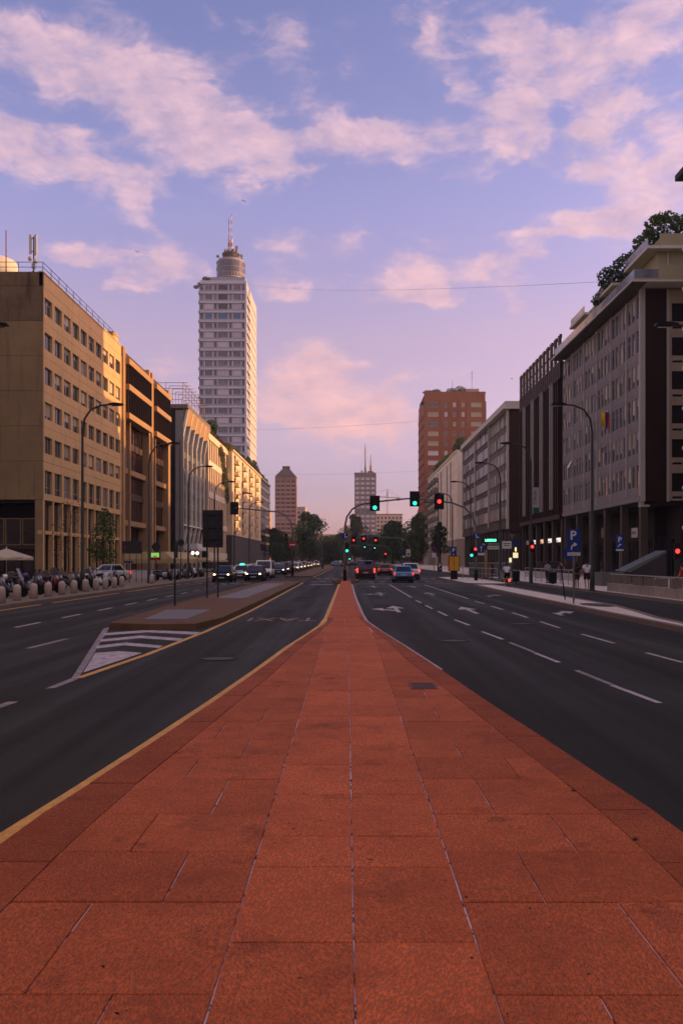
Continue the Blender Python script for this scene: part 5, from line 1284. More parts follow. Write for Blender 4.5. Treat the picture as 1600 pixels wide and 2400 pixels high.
# ------------------------------------------------------------------ street furniture
STEEL_G = mat('green_grey_pole', (.045, .055, .058), .5, .15, 3, metal=.2); BLK = mat('black_enamel', (.010, .010, .011), .45, .1, 3); RUB = mat('tyre_rubber', (.012, .012, .012), .85, .1, 5)
POLE_G = mat('galvanised_pole', (.16, .165, .175), .5, .15, 4, metal=.4)
SIGNB = mat('sign_blue', (.012, .045, .24), .4, .08, 4); SIGNWH = mat('sign_white', (.62, .60, .62), .4, .06, 4); SIGNR = mat('sign_red', (.42, .02, .025), .4, .08, 4); SIGNBK = mat('sign_back_grey', (.035, .037, .042), .5, .12, 3)
L_GREEN = glow('green_signal', (.02, 1.0, .60), 1.25); L_RED = glow('red_signal', (1.0, .035, .03), 1.7); L_DIM = mat('unlit_lens', (.02, .015, .012), .25)
L_HEAD = glow('headlight_glow', (1.0, .62, .28), 4.5); L_TAIL = glow('tail_light_glow', (1.0, .05, .03), .7); L_BRAKE = glow('brake_light_glow', (1.0, .06, .03), 1.6)

def street_lamp(side, Y, label):
    x = -15.7 if side < 0 else 14.45
    t = thing('street_lamp', label, 'street lamp', (x, Y, .15), 0 if side < 0 else math.pi, group='street lamps along both pavements')
    obj('pole', MB().tube([(0, 0, 0), (0, 0, 1.1), (0, 0, 1.15), (0, 0, 9.4), (.12, 0, 10.2), (.5, 0, 10.75), (1.1, 0, 11.0), (1.7, 0, 11.05)], [.14, .14, .10, .07, .065, .06, .055, .05], 10), STEEL_G, t, smooth=True)
    obj('base', MB().lathe([(.2, 0), (.2, .05), (.15, .08), (.15, .5)], 12), STEEL_G, t)
    h = obj('lamp_head', MB().front([(1.55, 11.02), (1.9, 10.98), (2.45, 11.02), (2.4, 11.1), (1.9, 11.16), (1.55, 11.1)], -.13, .13), BLK, t); obj('lens', MB().box(1.75, 2.3, -.09, .09, 10.955, 10.985), G_OFF, h)
    return t
lamp_words = [(33.4, 'street lamp cut off by the picture edge'), (50.5, 'tall curved street lamp, nearest with its whole pole in view'), (67.4, 'curved street lamp, second with its whole pole in view'), (84, 'curved street lamp, third with its whole pole in view'), (100.5, 'small curved street lamp, fourth in view'), (118, 'distant curved street lamp, fifth in view'), (136, 'distant curved street lamp, sixth in view')]
for Y, w in lamp_words:
    street_lamp(-1, Y, w + ' on the left pavement')
    street_lamp(1, Y if Y != 84 else 81, w + ' on the right pavement')

def signal_head(parent, x, y, z, lit, w=.88, h=1.36, back=False):
    """big backing board with three lenses; lit = (colour, index from the top)"""
    hd = obj('signal_head', MB().box(x - w / 2, x + w / 2, y - .05, y, z - h / 2, z + h / 2).box(x - .2, x + .2, y - .22 if not back else y, y - .05 if not back else y + .2, z - .58, z + .58), BLK, parent)
    for k in range(3):
        zz = z + .40 - .40 * k; m = L_DIM; r = .145
        if lit and lit[1] == k: m = L_GREEN if lit[0] == 'g' else L_RED; r = .175
        obj('lens', MB().disc((x, zz), r, y - .245 if not back else y + .205, 18, 0, .02), m, hd)
        obj('visor', MB().tube([(x + .19 * math.cos(a), y - .23, zz + .19 * math.sin(a)) for a in [math.pi * i / 8 for i in range(9)]], .014, 5) if not back else MB().box(x - .19, x + .19, y + .2, y + .33, zz + .17, zz + .19), BLK, hd)
    return hd
def small_head(parent, x, y, z, lit, back=False):
    hd = obj('signal_head', MB().box(x - .15, x + .15, y - .12, y + .08, z - .42, z + .42), BLK, parent)
    for k in range(3):
        m = L_DIM
        if lit and lit[1] == k: m = L_GREEN if lit[0] == 'g' else L_RED
        obj('lens', MB().disc((x, z + .27 - .27 * k), .12, y - .145, 16, 0, .02), m, hd)
def arrow_disc(parent, x, y, z, r=.3, two=True):
    s = obj('round_sign', MB().disc((x, z), r, y, 24, 0, .02), SIGNB, parent)
    a = MB().box(x - .025, x + .025, y - .006, y - .001, z - r * .65, z + r * .4).front([(x - .09, z + r * .38), (x + .09, z + r * .38), (x, z + r * .8)], y - .006, y - .001)
    if two: a.box(x + .025, x + r * .4, y - .006, y - .001, z - r * .3 - .025, z - r * .3 + .025).front([(x + r * .38, z - r * .3 - .09), (x + r * .8, z - r * .3), (x + r * .38, z - r * .3 + .09)], y - .006, y - .001)
    obj('arrow', a, SIGNWH, s)
def gantry():
    t = thing('traffic_signal_arch', 'arched signal gantry spanning the right carriageway with three black signal boards', 'traffic light', (-.27, 76, .12))
    p = [(0, 0), (0, 2), (0, 4.8), (.18, 5.7), (.66, 6.4), (1.5, 6.85), (3.45, 7.12), (5.55, 7.33), (7.25, 7.27), (9.55, 6.95), (10.7, 6.5), (11.35, 5.8), (11.67, 4.8), (11.67, 2), (11.67, .02)]
    obj('arch_tube', MB().tube([(x, 0, z) for x, z in p], [.11, .11, .09, .085, .08, .08, .075, .07, .075, .08, .08, .085, .09, .11, .11], 10), POLE_G, t, smooth=True)
    for x in (0, 11.67): obj('base', MB().lathe([(.16, 0), (.16, .9), (.12, 1.0)], 12, (x, 0)), BLK, t)
    signal_head(t, 2.66, -.12, 6.9, ('g', 2)); signal_head(t, 6.2, -.12, 7.3, ('g', 2)); signal_head(t, 8.37, -.12, 7.05, ('r', 1))
    small_head(t, .19, -.1, 2.95, ('g', 2)); small_head(t, 11.58, -.2, 2.55, ('r', 0)); small_head(t, 11.25, -.1, 2.55, ('g', 2))
    arrow_disc(t, .0, -.14, 4.0, .31); arrow_disc(t, 11.67, -.14, 3.98, .31)
    s = obj('lane_sign', MB().box(11.82, 12.4, -.14, -.12, 2.5, 3.2), SIGNB, t); obj('plate', MB().box(11.82, 12.4, -.14, -.12, 2.28, 2.48), SIGNWH, s); obj('arrow', MB().box(12.09, 12.13, -.15, -.141, 2.6, 2.95).front([(12.02, 2.93), (12.2, 2.93), (12.11, 3.12)], -.15, -.141), SIGNWH, s)
gantry()
def far_gantry(Y, x0, x1, zt, heads, label):
    t = thing('traffic_signal_arch', label, 'traffic light', (0, Y, .1))
    obj('arch_tube', MB().tube([(x0, 0, 0), (x0, 0, zt - 1.6), (x0 + .5, 0, zt - .5), (x0 + 1.6, 0, zt), ((x0 + x1) / 2, 0, zt + .3), (x1 - 1.6, 0, zt), (x1 - .5, 0, zt - .5), (x1, 0, zt - 1.6), (x1, 0, 0)], .09, 8), POLE_G, t, smooth=True)
    for x, z, lit in heads: signal_head(t, x, -.12, z, lit)
far_gantry(160, -.4, 11.5, 5.9, [(1.08, 5.55, ('r', 1)), (2.96, 5.85, ('r', 1)), (5.2, 5.55, ('r', 1))], 'second signal gantry down the street showing three red lights')
far_gantry(250, -.4, 12.5, 5.9, [(4.9, 5.6, ('g', 1)), (7.85, 5.35, ('g', 1))], 'third and smallest signal gantry showing small green lights')
def left_arch(Y, px_, hx, zt, label, sign):
    t = thing('traffic_signal_arch', label, 'traffic light', (px_, Y, .16))
    d = hx - px_
    obj('arch_tube', MB().tube([(0, 0, 0), (0, 0, zt - 2.4), (-.2, 0, zt - 1.5), (-.8, 0, zt - .65), (-1.8, 0, zt - .3), (d * .6, 0, zt - .1), (d, 0, zt + .15)], [.12, .1, .095, .09, .085, .075, .06], 10), POLE_G, t, smooth=True)
    obj('base', MB().lathe([(.16, 0), (.16, .9), (.12, 1.0)], 12), BLK, t)
    signal_head(t, d, .1, zt + .1, None, .95, 1.45, True)
    if sign:
        s = obj('no_entry_sign', MB().disc((0, 3.55), .42, -.16, 24, 0, .02), SIGNR, t); obj('bar', MB().box(-.3, .3, -.17, -.161, 3.48, 3.62), SIGNWH, s)
        small_head(t, -.7, .2, 4.4, None); obj('bracket', MB().cyl((-.7, .1, 4.4), (0, 0, 4.4), .04, n=6), POLE_G, t); small_head(t, .05, .2, 2.5, None)
left_arch(97, -6.3, -12.9, 7.6, 'signal arch over the left carriageway seen from behind, with no entry sign', True)
left_arch(175, -5.2, -9.0, 6.4, 'smaller signal arch behind the first on the left carriageway', False)
def post_signal(label, x, Y, z, lit, h=3.2):
    t = thing('pole_signal', label, 'traffic light', (x, Y, .15)); obj('post', MB().cyl((0, 0, 0), (0, 0, h), .06, n=8), STEEL_G, t); small_head(t, 0, -.08, z, lit)
post_signal('small red signal on a post in front of the arcade at far right', 17.3, 45, 2.3, ('r', 1), 2.9)
post_signal('small red signal on a post beside the green banner pole', 14.1, 65.5, 2.85, ('r', 1), 3.4)
post_signal('small red pedestrian signal left of the distant right-hand trees', 6.15, 140, 2.55, ('r', 0), 3.2)
post_signal('small green signal low beside the median at the second crossing', .35, 160, 2.0, ('g', 1), 2.6)

def board_back():
    t = thing('direction_board', 'back of a large dark direction board on two posts on the left island', 'sign', (-6.5, 41, .17))
    for x in (-.26, .26): obj('post', MB().cyl((x, 0, 0), (x, 0, 4.1), .04, n=8), SIGNBK, t)
    b = obj('board', MB().box(-.49, .49, .05, .09, 2.42, 4.22), SIGNBK, t)
    for z in (2.75, 3.3, 3.95): obj('rail', MB().box(-.46, .46, .02, .05, z, z + .05), BLK, b)
board_back()
def round_back(label, x, Y, z0, h, r):
    t = thing('round_sign', label, 'sign', (x, Y, z0)); obj('post', MB().cyl((0, 0, 0), (0, 0, h), .038, n=8), SIGNBK, t); obj('plate', MB().disc((0, h - r), r, .04, 22, 0, .02), SIGNBK, t)
t = thing('sign_post', 'thin dark sign post seen edge on at the front of the left island', 'post', (-6.87, 33.9, .17)); obj('post', MB().cyl((0, 0, 0), (0, 0, 2.6), .038, n=8), SIGNBK, t); obj('plate', MB().box(.04, .06, -.3, .3, 1.9, 2.55), SIGNBK, t)
round_back('back of a round sign on a post before the ribbed office', -15.75, 80.5, .15, 3.8, .33)
round_back('back of a round sign beside the bus stop on the left pavement', -16.3, 72.5, .15, 3.3, .36)

def text_sign(name, label, x, Y, z0, w, zb, zt, m, build, h=None, cat='sign', post=True, group=None):
    t = thing(name, label, cat, (x, Y, z0), group=group)
    if post: obj('post', MB().cyl((0, .05, 0), (0, .05, (h or zt)), .035, n=8), POLE_G, t)
    p = obj('panel', MB().box(-w / 2, w / 2, -.015, .012, zb, zt), m, t)
    build(t, p)
    return t
def turn_arrow(p, x, z, s, y=-.02):
    mb = MB().tube([(x - s * .35, y, z - s * .5), (x - s * .33, y, z - s * .1), (x - s * .15, y, z + s * .15), (x + .05 * s, y, z + s * .22)], s * .10, 6)
    mb.front([(x - s * .02, z - s * .08), (x + s * .5, z + s * .25), (x - s * .02, z + s * .58)], y - .004, y + .004); obj('arrow', mb, SIGNWH, p)
def big_p(t, p):
    lettering('P', .52, SIGNWH, p, (-.03, -.018, 2.86), bold=.012); turn_arrow(p, 0, 2.42, .3)
    q = obj('plate', MB().box(-.27, .27, -.016, .012, 2.02, 2.16), SIGNWH, t); lettering('Via Sauro, 5', .085, BLK, q, (0, -.018, 2.09))
text_sign('parking_sign', 'large blue parking sign with white arrow and street plate, on the pale island', 9.5, 35.9, .15, .55, 2.2, 3.14, SIGNB, big_p)
def disc_only(t, p): pass
s = thing('round_sign', 'blue round sign half hidden behind the large parking sign', 'sign', (10.2, 38.5, .15)); obj('post', MB().cyl((0, 0, 0), (0, 0, 2.55), .035, n=8), POLE_G, s); obj('plate', MB().disc((-.18, 2.15), .33, -.05, 22, 0, .02), SIGNB, s)
s = thing('leaning_post', 'thin post leaning beside the large parking sign', 'post', (9.1, 38.5, .15)); obj('post', MB().cyl((.95, 1, 0), (.75, 1, 1.6), .03, n=6), BLK, s)
def small_p(t, p):
    lettering('P', .5, SIGNWH, p, (0, -.018, 3.25), bold=.012); turn_arrow(p, 0, 2.85, .26); obj('plate', MB().box(-.26, .26, -.016, .012, 2.48, 2.58), SIGNWH, t)
text_sign('parking_sign', 'smaller blue parking sign with arrow in front of the arcade', 19.1, 60, .15, .54, 2.6, 3.62, SIGNB, small_p)
def p3(t, p): lettering('P', .5, SIGNWH, p, (0, -.018, 2.75), bold=.012); obj('mark', MB().box(-.1, .1, -.02, -.016, 2.32, 2.38), SIGNWH, p); obj('plate', MB().box(-.27, .27, -.016, .012, 2.02, 2.17), SIGNWH, t)
text_sign('parking_sign', 'blue parking sign above the yellow machines', 10.15, 82, .15, .56, 2.2, 3.1, SIGNB, p3)
def p4(t, p): lettering('P', .55, SIGNWH, p, (.02, -.018, 1.25), bold=.012); turn_arrow(p, .05, .85, .2)
text_sign('parking_sign', 'dark blue parking sign low on the pavement before the white apartments', 9.9, 92, .12, .5, .6, 1.5, mat('sign_navy', (.012, .016, .05), .4), p4, cat='sign')
def nopark(t, p):
    s = obj('round_plate', MB().disc((0, 3.2), .34, -.03, 22, 0, .02), SIGNR, t); obj('disc', MB().disc((0, 3.2), .26, -.04, 22, 0, .009), SIGNB, s)
text_sign('no_parking_sign', 'round no parking sign with white plate beneath, near the right trees', 10.9, 108, .12, .6, 2.15, 2.75, SIGNWH, nopark, 3.5)
def ped(t, p): obj('mark', MB().box(-.18, .18, -.022, -.016, 2.6, 2.95), SIGNR, p); obj('side_panel', MB().box(-.95, -.42, -.015, .012, 2.6, 3.2), SIGNB, t); obj('side_plate', MB().box(-.95, -.5, -.015, .012, 2.25, 2.55), SIGNWH, t)
text_sign('info_sign', 'pale information sign with blue sign at its left, far right pavement', 9.9, 140, .12, .72, 2.4, 3.6, SIGNWH, ped, 3.6)

def parking_board():
    t = thing('garage_sign', 'dark car park sign board with green lit letters over white panels', 'sign', (16.4, 96, .15))
    for x in (-1.2, 1.4): obj('post', MB().cyl((x, .08, 0), (x, .08, 4.2), .06, n=8), STEEL_G, t)
    b = obj('board', MB().box(-1.5, .75, -.05, .05, 3.0, 4.25), SIGNBK, t); led = glow('green_led', (.10, 1.0, .42), 2.4)
    lettering('LIBERO', .34, led, b, (-.35, -.06, 4.03), bold=.012, sx=1.15); lettering('P', .62, SIGNWH, b, (-1.15, -.06, 3.42), bold=.012)
    w = obj('white_panel', MB().box(-.72, .72, -.066, -.051, 3.02, 3.42), SIGNWH, b); lettering('APERTO', .26, BLK, w, (.16, -.07, 3.22)); obj('arrow', MB().box(-.56, -.50, -.072, -.067, 3.08, 3.34).front([(-.63, 3.2), (-.53, 3.06), (-.43, 3.2)], -.072, -.067), BLK, w)
    lettering('PARCHEGGIO', .27, SIGNWH, b, (.02, -.06, 3.62), sx=.82)
    s2 = obj('side_board', MB().box(.95, 2.0, .0, .06, 3.1, 3.95), SIGNWH, t); obj('mark', MB().box(1.1, 1.85, -.006, -.001, 3.62, 3.7).box(1.1, 1.7, -.006, -.001, 3.4, 3.48), BLK, s2)
parking_board()
def banner():
    t = thing('banner', 'vertical pale banner with dark letters and green foot on the green pole', 'banner', (14.45, 66.9, .15))
    obj('arm', MB().cyl((0, 0, 7.55), (.55, 0, 7.55), .02, n=5).cyl((0, 0, 5.5), (.55, 0, 5.5), .02, n=5), STEEL_G, t)
    c = obj('cloth', MB().box(.07, .52, -.01, .01, 5.95, 7.53), mat('banner_cloth', (.33, .31, .36), .8), t); obj('foot', MB().box(.07, .52, -.01, .01, 5.52, 5.94), mat('banner_green', (.015, .10, .06), .8), t)
    lettering('ITALIA', .27, BLK, c, (.22, -.02, 6.72), (R(90), R(-90), 0), sx=1.35)
banner()
def yellow_machine():
    t = thing('ticket_machine', 'bright yellow twin cabinet on a dark stand near the signal arch', 'machine', (9.95, 80, .15)); Y1 = mat('yellow_enamel', (.70, .30, .03), .45, .12, 2); Y2 = mat('amber_enamel', (.62, .34, .04), .45, .12, 2)
    obj('frame', MB().box(-.52, .52, -.04, .3, .78, 2.22), BLK, t); obj('stand', MB().box(-.32, .32, .0, .25, 0, .78), BLK, t); obj('door', MB().box(-.46, -.03, -.06, -.041, .84, 2.16), Y1, t); obj('door', MB().box(.01, .46, -.06, -.041, .84, 2.16), Y2, t)
yellow_machine()
def cluster():
    t = thing('sign_cluster', 'post with blue round sign, triangle sign back and lit yellow box by the cyclist', 'sign', (12.75, 66.4, .15))
    obj('post', MB().cyl((.05, 0, 0), (.05, 0, 3.75), .04, n=8), STEEL_G, t); obj('triangle_sign', MB().front([(-.18, 3.85), (.0, 3.4), (.18, 3.85)], -.06, -.04), mat('faded_sign_back', (.16, .12, .14), .6), t); obj('round_sign', MB().disc((.33, 3.05), .25, -.06, 22, 0, .02), SIGNB, t)
    ym = glow('lit_yellow_box', (.95, .85, .50), .5); obj('light_box', MB().box(.1, .46, -.12, .12, 2.0, 2.4), ym, t); obj('light_box', MB().box(-.18, -.03, -.05, .2, 1.65, 2.0), ym, t); obj('flasher', MB().lathe([(.05, 2.5), (.07, 2.6), (.05, 2.85)], 8, (.3, 0)), glow('amber_flasher', (1, .55, .2), 1.2), t)
cluster()
def bin_(label, x, Y):
    t = thing('litter_bin', label, 'bin', (x, Y, .15)); obj('drum', MB().lathe([(.26, .05), (.29, .1), (.31, .85), (.29, .9)], 16), BLK, t); obj('rim', MB().lathe([(.32, .86), (.32, .93), (.2, .97)], 16), STEEL_G, t); obj('foot', MB().cyl((0, 0, 0), (0, 0, .1), .1, n=8), BLK, t)
bin_('dark litter bin right of the cyclist', 14.0, 71); bin_('dark litter bin before the pale fence, nearer the couple', 15.6, 65)

# bollards
BOL = mat('pale_bollard_stone', (.52, .43, .42), .75, .14, 3, .2, 40)
bol_px = [(2.7, 1415), (40, 1407.7), (79, 1403), (113, 1398.3), (145, 1394.3), (173.6, 1390.8), (200.6, 1387), (224.7, 1384), (247, 1381.5), (268, 1378.5), (285.3, 1375.8)]
bme = MB().lathe([(.176, 0), (.176, .55), (.168, .61), (.148, .66), (.11, .70), (.06, .73), (.01, .738)], 18).mesh('bollard', BOL, True)
bgr = MB().lathe([(.192, 0), (.192, .05), (.186, .055)], 18).mesh('foot_ring', KERB)
words = ['cut by the left picture edge', 'second', 'third', 'fourth', 'fifth', 'sixth', 'seventh', 'eighth', 'ninth', 'tenth', 'last']
for i, (x, y) in enumerate(bol_px):
    X, Y = gp(x, y, .15)
    t = thing('bollard', 'pale round topped bollard ' + (words[i] if i == 0 else words[i] + ' in the row from the left edge'), 'bollard', (X, Y, .15), group='bollards along the left kerb')
    obj('body', bme, None, t); obj('foot_ring', bgr, None, t)
t = thing('bollard', 'lone pale bollard beside the second left street lamp', 'bollard', (-15.2, 66.2, .15), group='bollards along the left kerb'); obj('body', bme, None, t)

# ------------------------------------------------------------------ vehicles
def paint(name, c, metal=.2, rough=.32): 
    m = mat(name, c, rough, .06, 2, metal=metal, spec=.5); m.node_tree.nodes['Principled BSDF'].inputs['Coat Weight'].default_value = .5; return m
CARGLASS = glass('car_glass', (.018, .024, .028), .05, .7); PLASTIC = mat('black_bumper', (.018, .018, .019), .6); RIM = mat('alloy_rim', (.30, .30, .31), .4, .1, 5, metal=.7)
PLATEM = mat('number_plate', (.55, .55, .58), .4)
def loft(mb, st, m=0):
    """st: list of (y, [(x,z)...]) half sections from bottom to top, mirrored"""
    n = len(st[0][1]); rings = []
    for y, pr in st: rings.append([(x, y, z) for x, z in pr] + [(-x, y, z) for x, z in reversed(pr)])
    k = 2 * n; vs = [p for r in rings for p in r]
    fs = [(i * k + j, (i + 1) * k + j, (i + 1) * k + (j + 1) % k, i * k + (j + 1) % k) for i in range(len(rings) - 1) for j in range(k)]
    fs += [tuple(range(k)), tuple(range(len(vs) - 1, len(vs) - k - 1, -1))]
    return mb.add(vs, fs, m)
WHEEL = MB().lathe([(.20, -.10), (.295, -.10), (.315, -.07), (.32, 0), (.315, .07), (.295, .10), (.20, .10)], 18)
WT = WHEEL.mesh('tyre', RUB, True); WR = MB().lathe([(.02, -.085), (.06, -.10), (.19, -.075), (.205, -.10), (.205, .0)], 12).mesh('rim', RIM)
def make_car(L=4.1, W=1.74, H=1.47, hood=1.0, rear=.35, belt=.92, rake=.75, rrake=.45, van=False, roofw=.76):
    """prototype facing -Y; returned parts are children of an Empty"""
    t = bpy.data.objects.new('parked_car', None); COL.objects.link(t)
    h = W / 2; y0, y1 = -L / 2, L / 2; hz = belt - .12 if not van else belt - .02
    def sec(k, zb, zt, in_=.93): return [(h * k * .86, zb), (h * k * .98, zb + .12), (h * k, zb + .3), (h * k, zt - .16), (h * k * in_, zt)]
    body = MB()
    loft(body, [(y0, sec(.78, .34, .60)), (y0 + .08, sec(.90, .24, .68)), (y0 + .35, sec(.98, .19, .76)), (y0 + hood, sec(1, .18, hz)), (y0 + hood + .25, sec(1, .18, belt)), (y1 - .45, sec(1, .18, belt + .02)), (y1 - .1, sec(.97, .24, belt)), (y1, sec(.88, .34, belt - .08))])
    o = obj('body', body, None, t); o.data.materials.append(MATS['silver_paint']); 
    ya, yb = y0 + hood - .05, y0 + hood + rake; yc, yd = y1 - rear - rrake, y1 - rear + .05
    cab = MB(); b0 = h * .93; r0 = h * roofw
    vs = [(-b0, ya, belt - .06), (b0, ya, belt - .06), (b0, yd, belt - .02), (-b0, yd, belt - .02), (-r0, yb, H - .03), (r0, yb, H - .03), (r0, yc, H - .03), (-r0, yc, H - .03), (-r0 * .8, yb + .2, H), (r0 * .8, yb + .2, H), (r0 * .8, yc - .15, H), (-r0 * .8, yc - .15, H)]
    cab.add(vs, [(0, 1, 5, 4), (1, 2, 6, 5), (2, 3, 7, 6), (3, 0, 4, 7), (4, 5, 9, 8), (5, 6, 10, 9), (6, 7, 11, 10), (7, 4, 8, 11), (8, 9, 10, 11)])
    o = obj('cabin', cab, None, t); o.data.materials.append(MATS['silver_paint'])
    V = [Vector(v) for v in vs]
    def pane(name, i, l0, l1, b, tp, n):
        A, B_, C, D = (V[k] for k in i); P = lambda u, v: (A + (B_ - A) * u) * (1 - v) + (D + (C - D) * u) * v
        q = [P(l0, b) + n, P(l1, b) + n, P(l1, tp) + n, P(l0, tp) + n]; return obj(name, MB().add(q, [(0, 1, 2, 3)]), CARGLASS, t)
    pane('windscreen', (0, 1, 5, 4), .07, .93, .10, .93, Vector((0, -.012, .012))); pane('rear_window', (2, 3, 7, 6), .08, .92, .12 if not van else .2, .90, Vector((0, .012, .01)))
    for i, sx in (((1, 2, 6, 5), 1), ((3, 0, 4, 7), -1)):
        for l0, l1 in ((.10, .50), (.535, .92)): pane('side_window', i, l0, l1, .14, .88, Vector((.012 * sx, 0, .006)))
    for sx in (-1, 1):
        for y in (y0 + .72, y1 - .72):
            w = obj('wheel', WT, None, t, (sx * (h - .09), y, .32), rot=(0, R(90), 0)); obj('rim', WR, None, w, rot=(0, R(180) if sx > 0 else 0, 0))
        obj('headlight', MB().lathe([(.01, -.02), (.085, -.02), (.10, .02), (.09, .06)], 12), L_DIM, t, (sx * h * .70, y0 + .10, .66), rot=(R(90), 0, 0))
        obj('tail_light', MB().box(sx * h * .93 - .08, sx * h * .93 + .08 if sx < 0 else h * .93 + .05, y1 - .10, y1 + .012, belt - .26 if not van else belt - .35, belt + .0 if not van else belt + .1), mat('red_lens', (.25, .02, .02), .25) if 'red_lens' not in MATS else MATS['red_lens'], t)
        obj('mirror', MB().box(sx * (h + .01), sx * (h + .19), ya + .28, ya + .38, belt - .02, belt + .13) if sx > 0 else MB().box(-(h + .19), -(h + .01), ya + .28, ya + .38, belt - .02, belt + .13), PLASTIC, t)
    obj('front_bumper', MB().box(-h * .80, h * .80, y0 - .03, y0 + .12, .26, .50), PLASTIC, t); obj('rear_bumper', MB().box(-h * .90, h * .90, y1 - .05, y1 + .04, .28, .56), PLASTIC, t)
    obj('grille', MB().box(-.42, .42, y0 - .015, y0 + .1, .52, .60), BLK, t)
    obj('number_plate', MB().box(-.26, .26, y0 - .042, y0 - .031, .36, .47), PLATEM, t); obj('number_plate', MB().box(-.26, .26, y1 + .015, y1 + .042, .62, .73), PLATEM, t)
    obj('underbody', MB().box(-h * .8, h * .8, y0 + .2, y1 - .2, .14, .24), RUB, t)
    return t
PA = {n: paint(n + '_paint', c) for n, c in dict(silver=(.45, .46, .49), black=(.010, .011, .014), navy=(.012, .016, .035), white=(.74, .73, .74), blue=(.025, .05, .20), red=(.10, .006, .008), orange=(.38, .12, .03), sky=(.09, .26, .58), grey=(.12, .12, .125)).items()}
HATCH = make_car(); VAN = make_car(4.7, 1.9, 1.92, .75, .05, 1.02, .75, .12, True, .86); SUV = make_car(4.4, 1.82, 1.66, .95, .22, 1.02, .6, .3, False, .78)
used = set()
def car(proto, label, x, Y, rz, col, light=None, z=0.0, name='car', group='cars in the street', roof_sign=False, skip=()):
    t = bpy.data.objects.new(name, None); COL.objects.link(t); t.location = (x, Y, z); t.rotation_euler = (0, 0, rz); tag(t, label, 'van' if 'van' in name else 'car', group)
    for ch in proto.children:
        c = copy_tree(ch, t); base = ch.name.split('.')[0]
        m = PA[col] if base in ('body', 'cabin') else None
        if light == 'head' and base == 'headlight': m = L_HEAD
        if light in ('tail', 'brake') and base == 'tail_light': m = L_TAIL if light == 'tail' else L_BRAKE
        if m: c.material_slots[0].link = 'OBJECT'; c.material_slots[0].material = m
    if roof_sign: obj('roof_sign', MB().box(-.22, .22, -.1, .1, 1.47, 1.62), glow('taxi_sign_green', (.05, 1, .55), 1.5) if 'taxi_sign_green' not in MATS else MATS['taxi_sign_green'], t)
    return t
oc = 'oncoming cars on the left carriageway'; ol = 'cars driving away on the right carriageway'
car(HATCH, 'black hatchback with lit headlights, nearest oncoming car on the left', -11.2, 77.5, 0, 'black', 'head', group=oc)
car(HATCH, 'dark blue hatchback with lit headlights beside the left island', -8.75, 81, 0, 'navy', 'head', group=oc)
car(HATCH, 'white taxi with a green roof sign behind the black hatchback', -10.95, 88.5, 0, 'white', 'head', group=oc, roof_sign=True)
car(HATCH, 'white hatchback half hidden right of the taxi', -12.1, 100, 0, 'white', 'head', group=oc)
car(VAN, 'white delivery van behind the dark blue hatchback', -9.15, 94, 0, 'white', None, group=oc, name='delivery_van')
car(HATCH, 'bright blue car with lit headlights right of the white van', -9.1, 114, 0, 'blue', 'head', group=oc)
car(SUV, 'dark grey car following the bright blue car', -9.4, 127, 0, 'grey', 'head', group=oc)
car(VAN, 'pale van parked far left behind the taxi', -14.0 + 1.2, 128, 0, 'silver', None, group=oc, name='delivery_van')
for k, (x, Y, c, lab, pr) in enumerate(((-9.2, 148, 'white', 'white oncoming car farther up beside the signal arch pole', HATCH), (-12.2, 152, 'silver', 'silver oncoming car in the outer lane up the street', HATCH), (-9.2, 172, 'silver', 'silver oncoming car behind the farther white one', SUV), (-12.2, 186, 'white', 'small white oncoming car in the outer lane', SUV), (-9.3, 205, 'white', 'small white oncoming car near the far trees', HATCH), (-12.3, 112, 'white', 'white oncoming car in the outer lane behind the half hidden hatchback', HATCH), (-12.2, 134, 'white', 'white oncoming car in the outer lane level with the dark grey car', SUV), (-9.2, 160, 'white', 'white oncoming car between two silver ones', HATCH), (-9.3, 190, 'silver', 'silver oncoming car farther back in the inner lane', HATCH), (-12.0, 232, 'grey', 'tiny grey oncoming car, last in the outer lane', HATCH), (-9.2, 250, 'white', 'tiny white oncoming car, last in the inner lane', SUV))):
    car(pr, lab, x, Y, 0, c, 'head', group=oc)
car(VAN, 'dark red van seen from behind in the lane beside the median', 1.85, 90.3, math.pi, 'red', 'brake', group=ol, name='red_van')
car(HATCH, 'dark car just ahead of the red van', 1.75, 104, math.pi, 'grey', 'tail', group=ol)
car(HATCH, 'orange car in the middle lane ahead of the light blue car', 4.7, 110, math.pi, 'orange', 'tail', group=ol)
car(HATCH, 'light blue hatchback driving away in the middle lane', 4.85, 76.2, math.pi, 'sky', 'tail', group=ol)
car(SUV, 'white car with lit brake lights right of the light blue hatchback', 6.35, 88, math.pi, 'white', 'brake', group=ol)
car(HATCH, 'pale car crossing far away left of the median', -3.2, 262, R(90), 'sky', None, group='cars in the far square')
car(SUV, 'dark car crossing far away beyond the red van', 6.5, 275, R(90), 'black', None, group='cars in the far square')
car(HATCH, 'dark car waiting far away beside the central tree', 1.5, 282, R(-90), 'navy', None, group='cars in the far square')
car(HATCH, 'white and blue car parked across the left pavement behind the bollards', -20.6, 72.5, R(-70), 'silver', 'tail', .15)
car(SUV, 'dark car parked near the arcade beyond the couple', 20.2, 84, R(20), 'black', None, .15)
for p_ in (HATCH, VAN, SUV):
    for c in list(p_.children_recursive): bpy.data.objects.remove(c)
    bpy.data.objects.remove(p_)

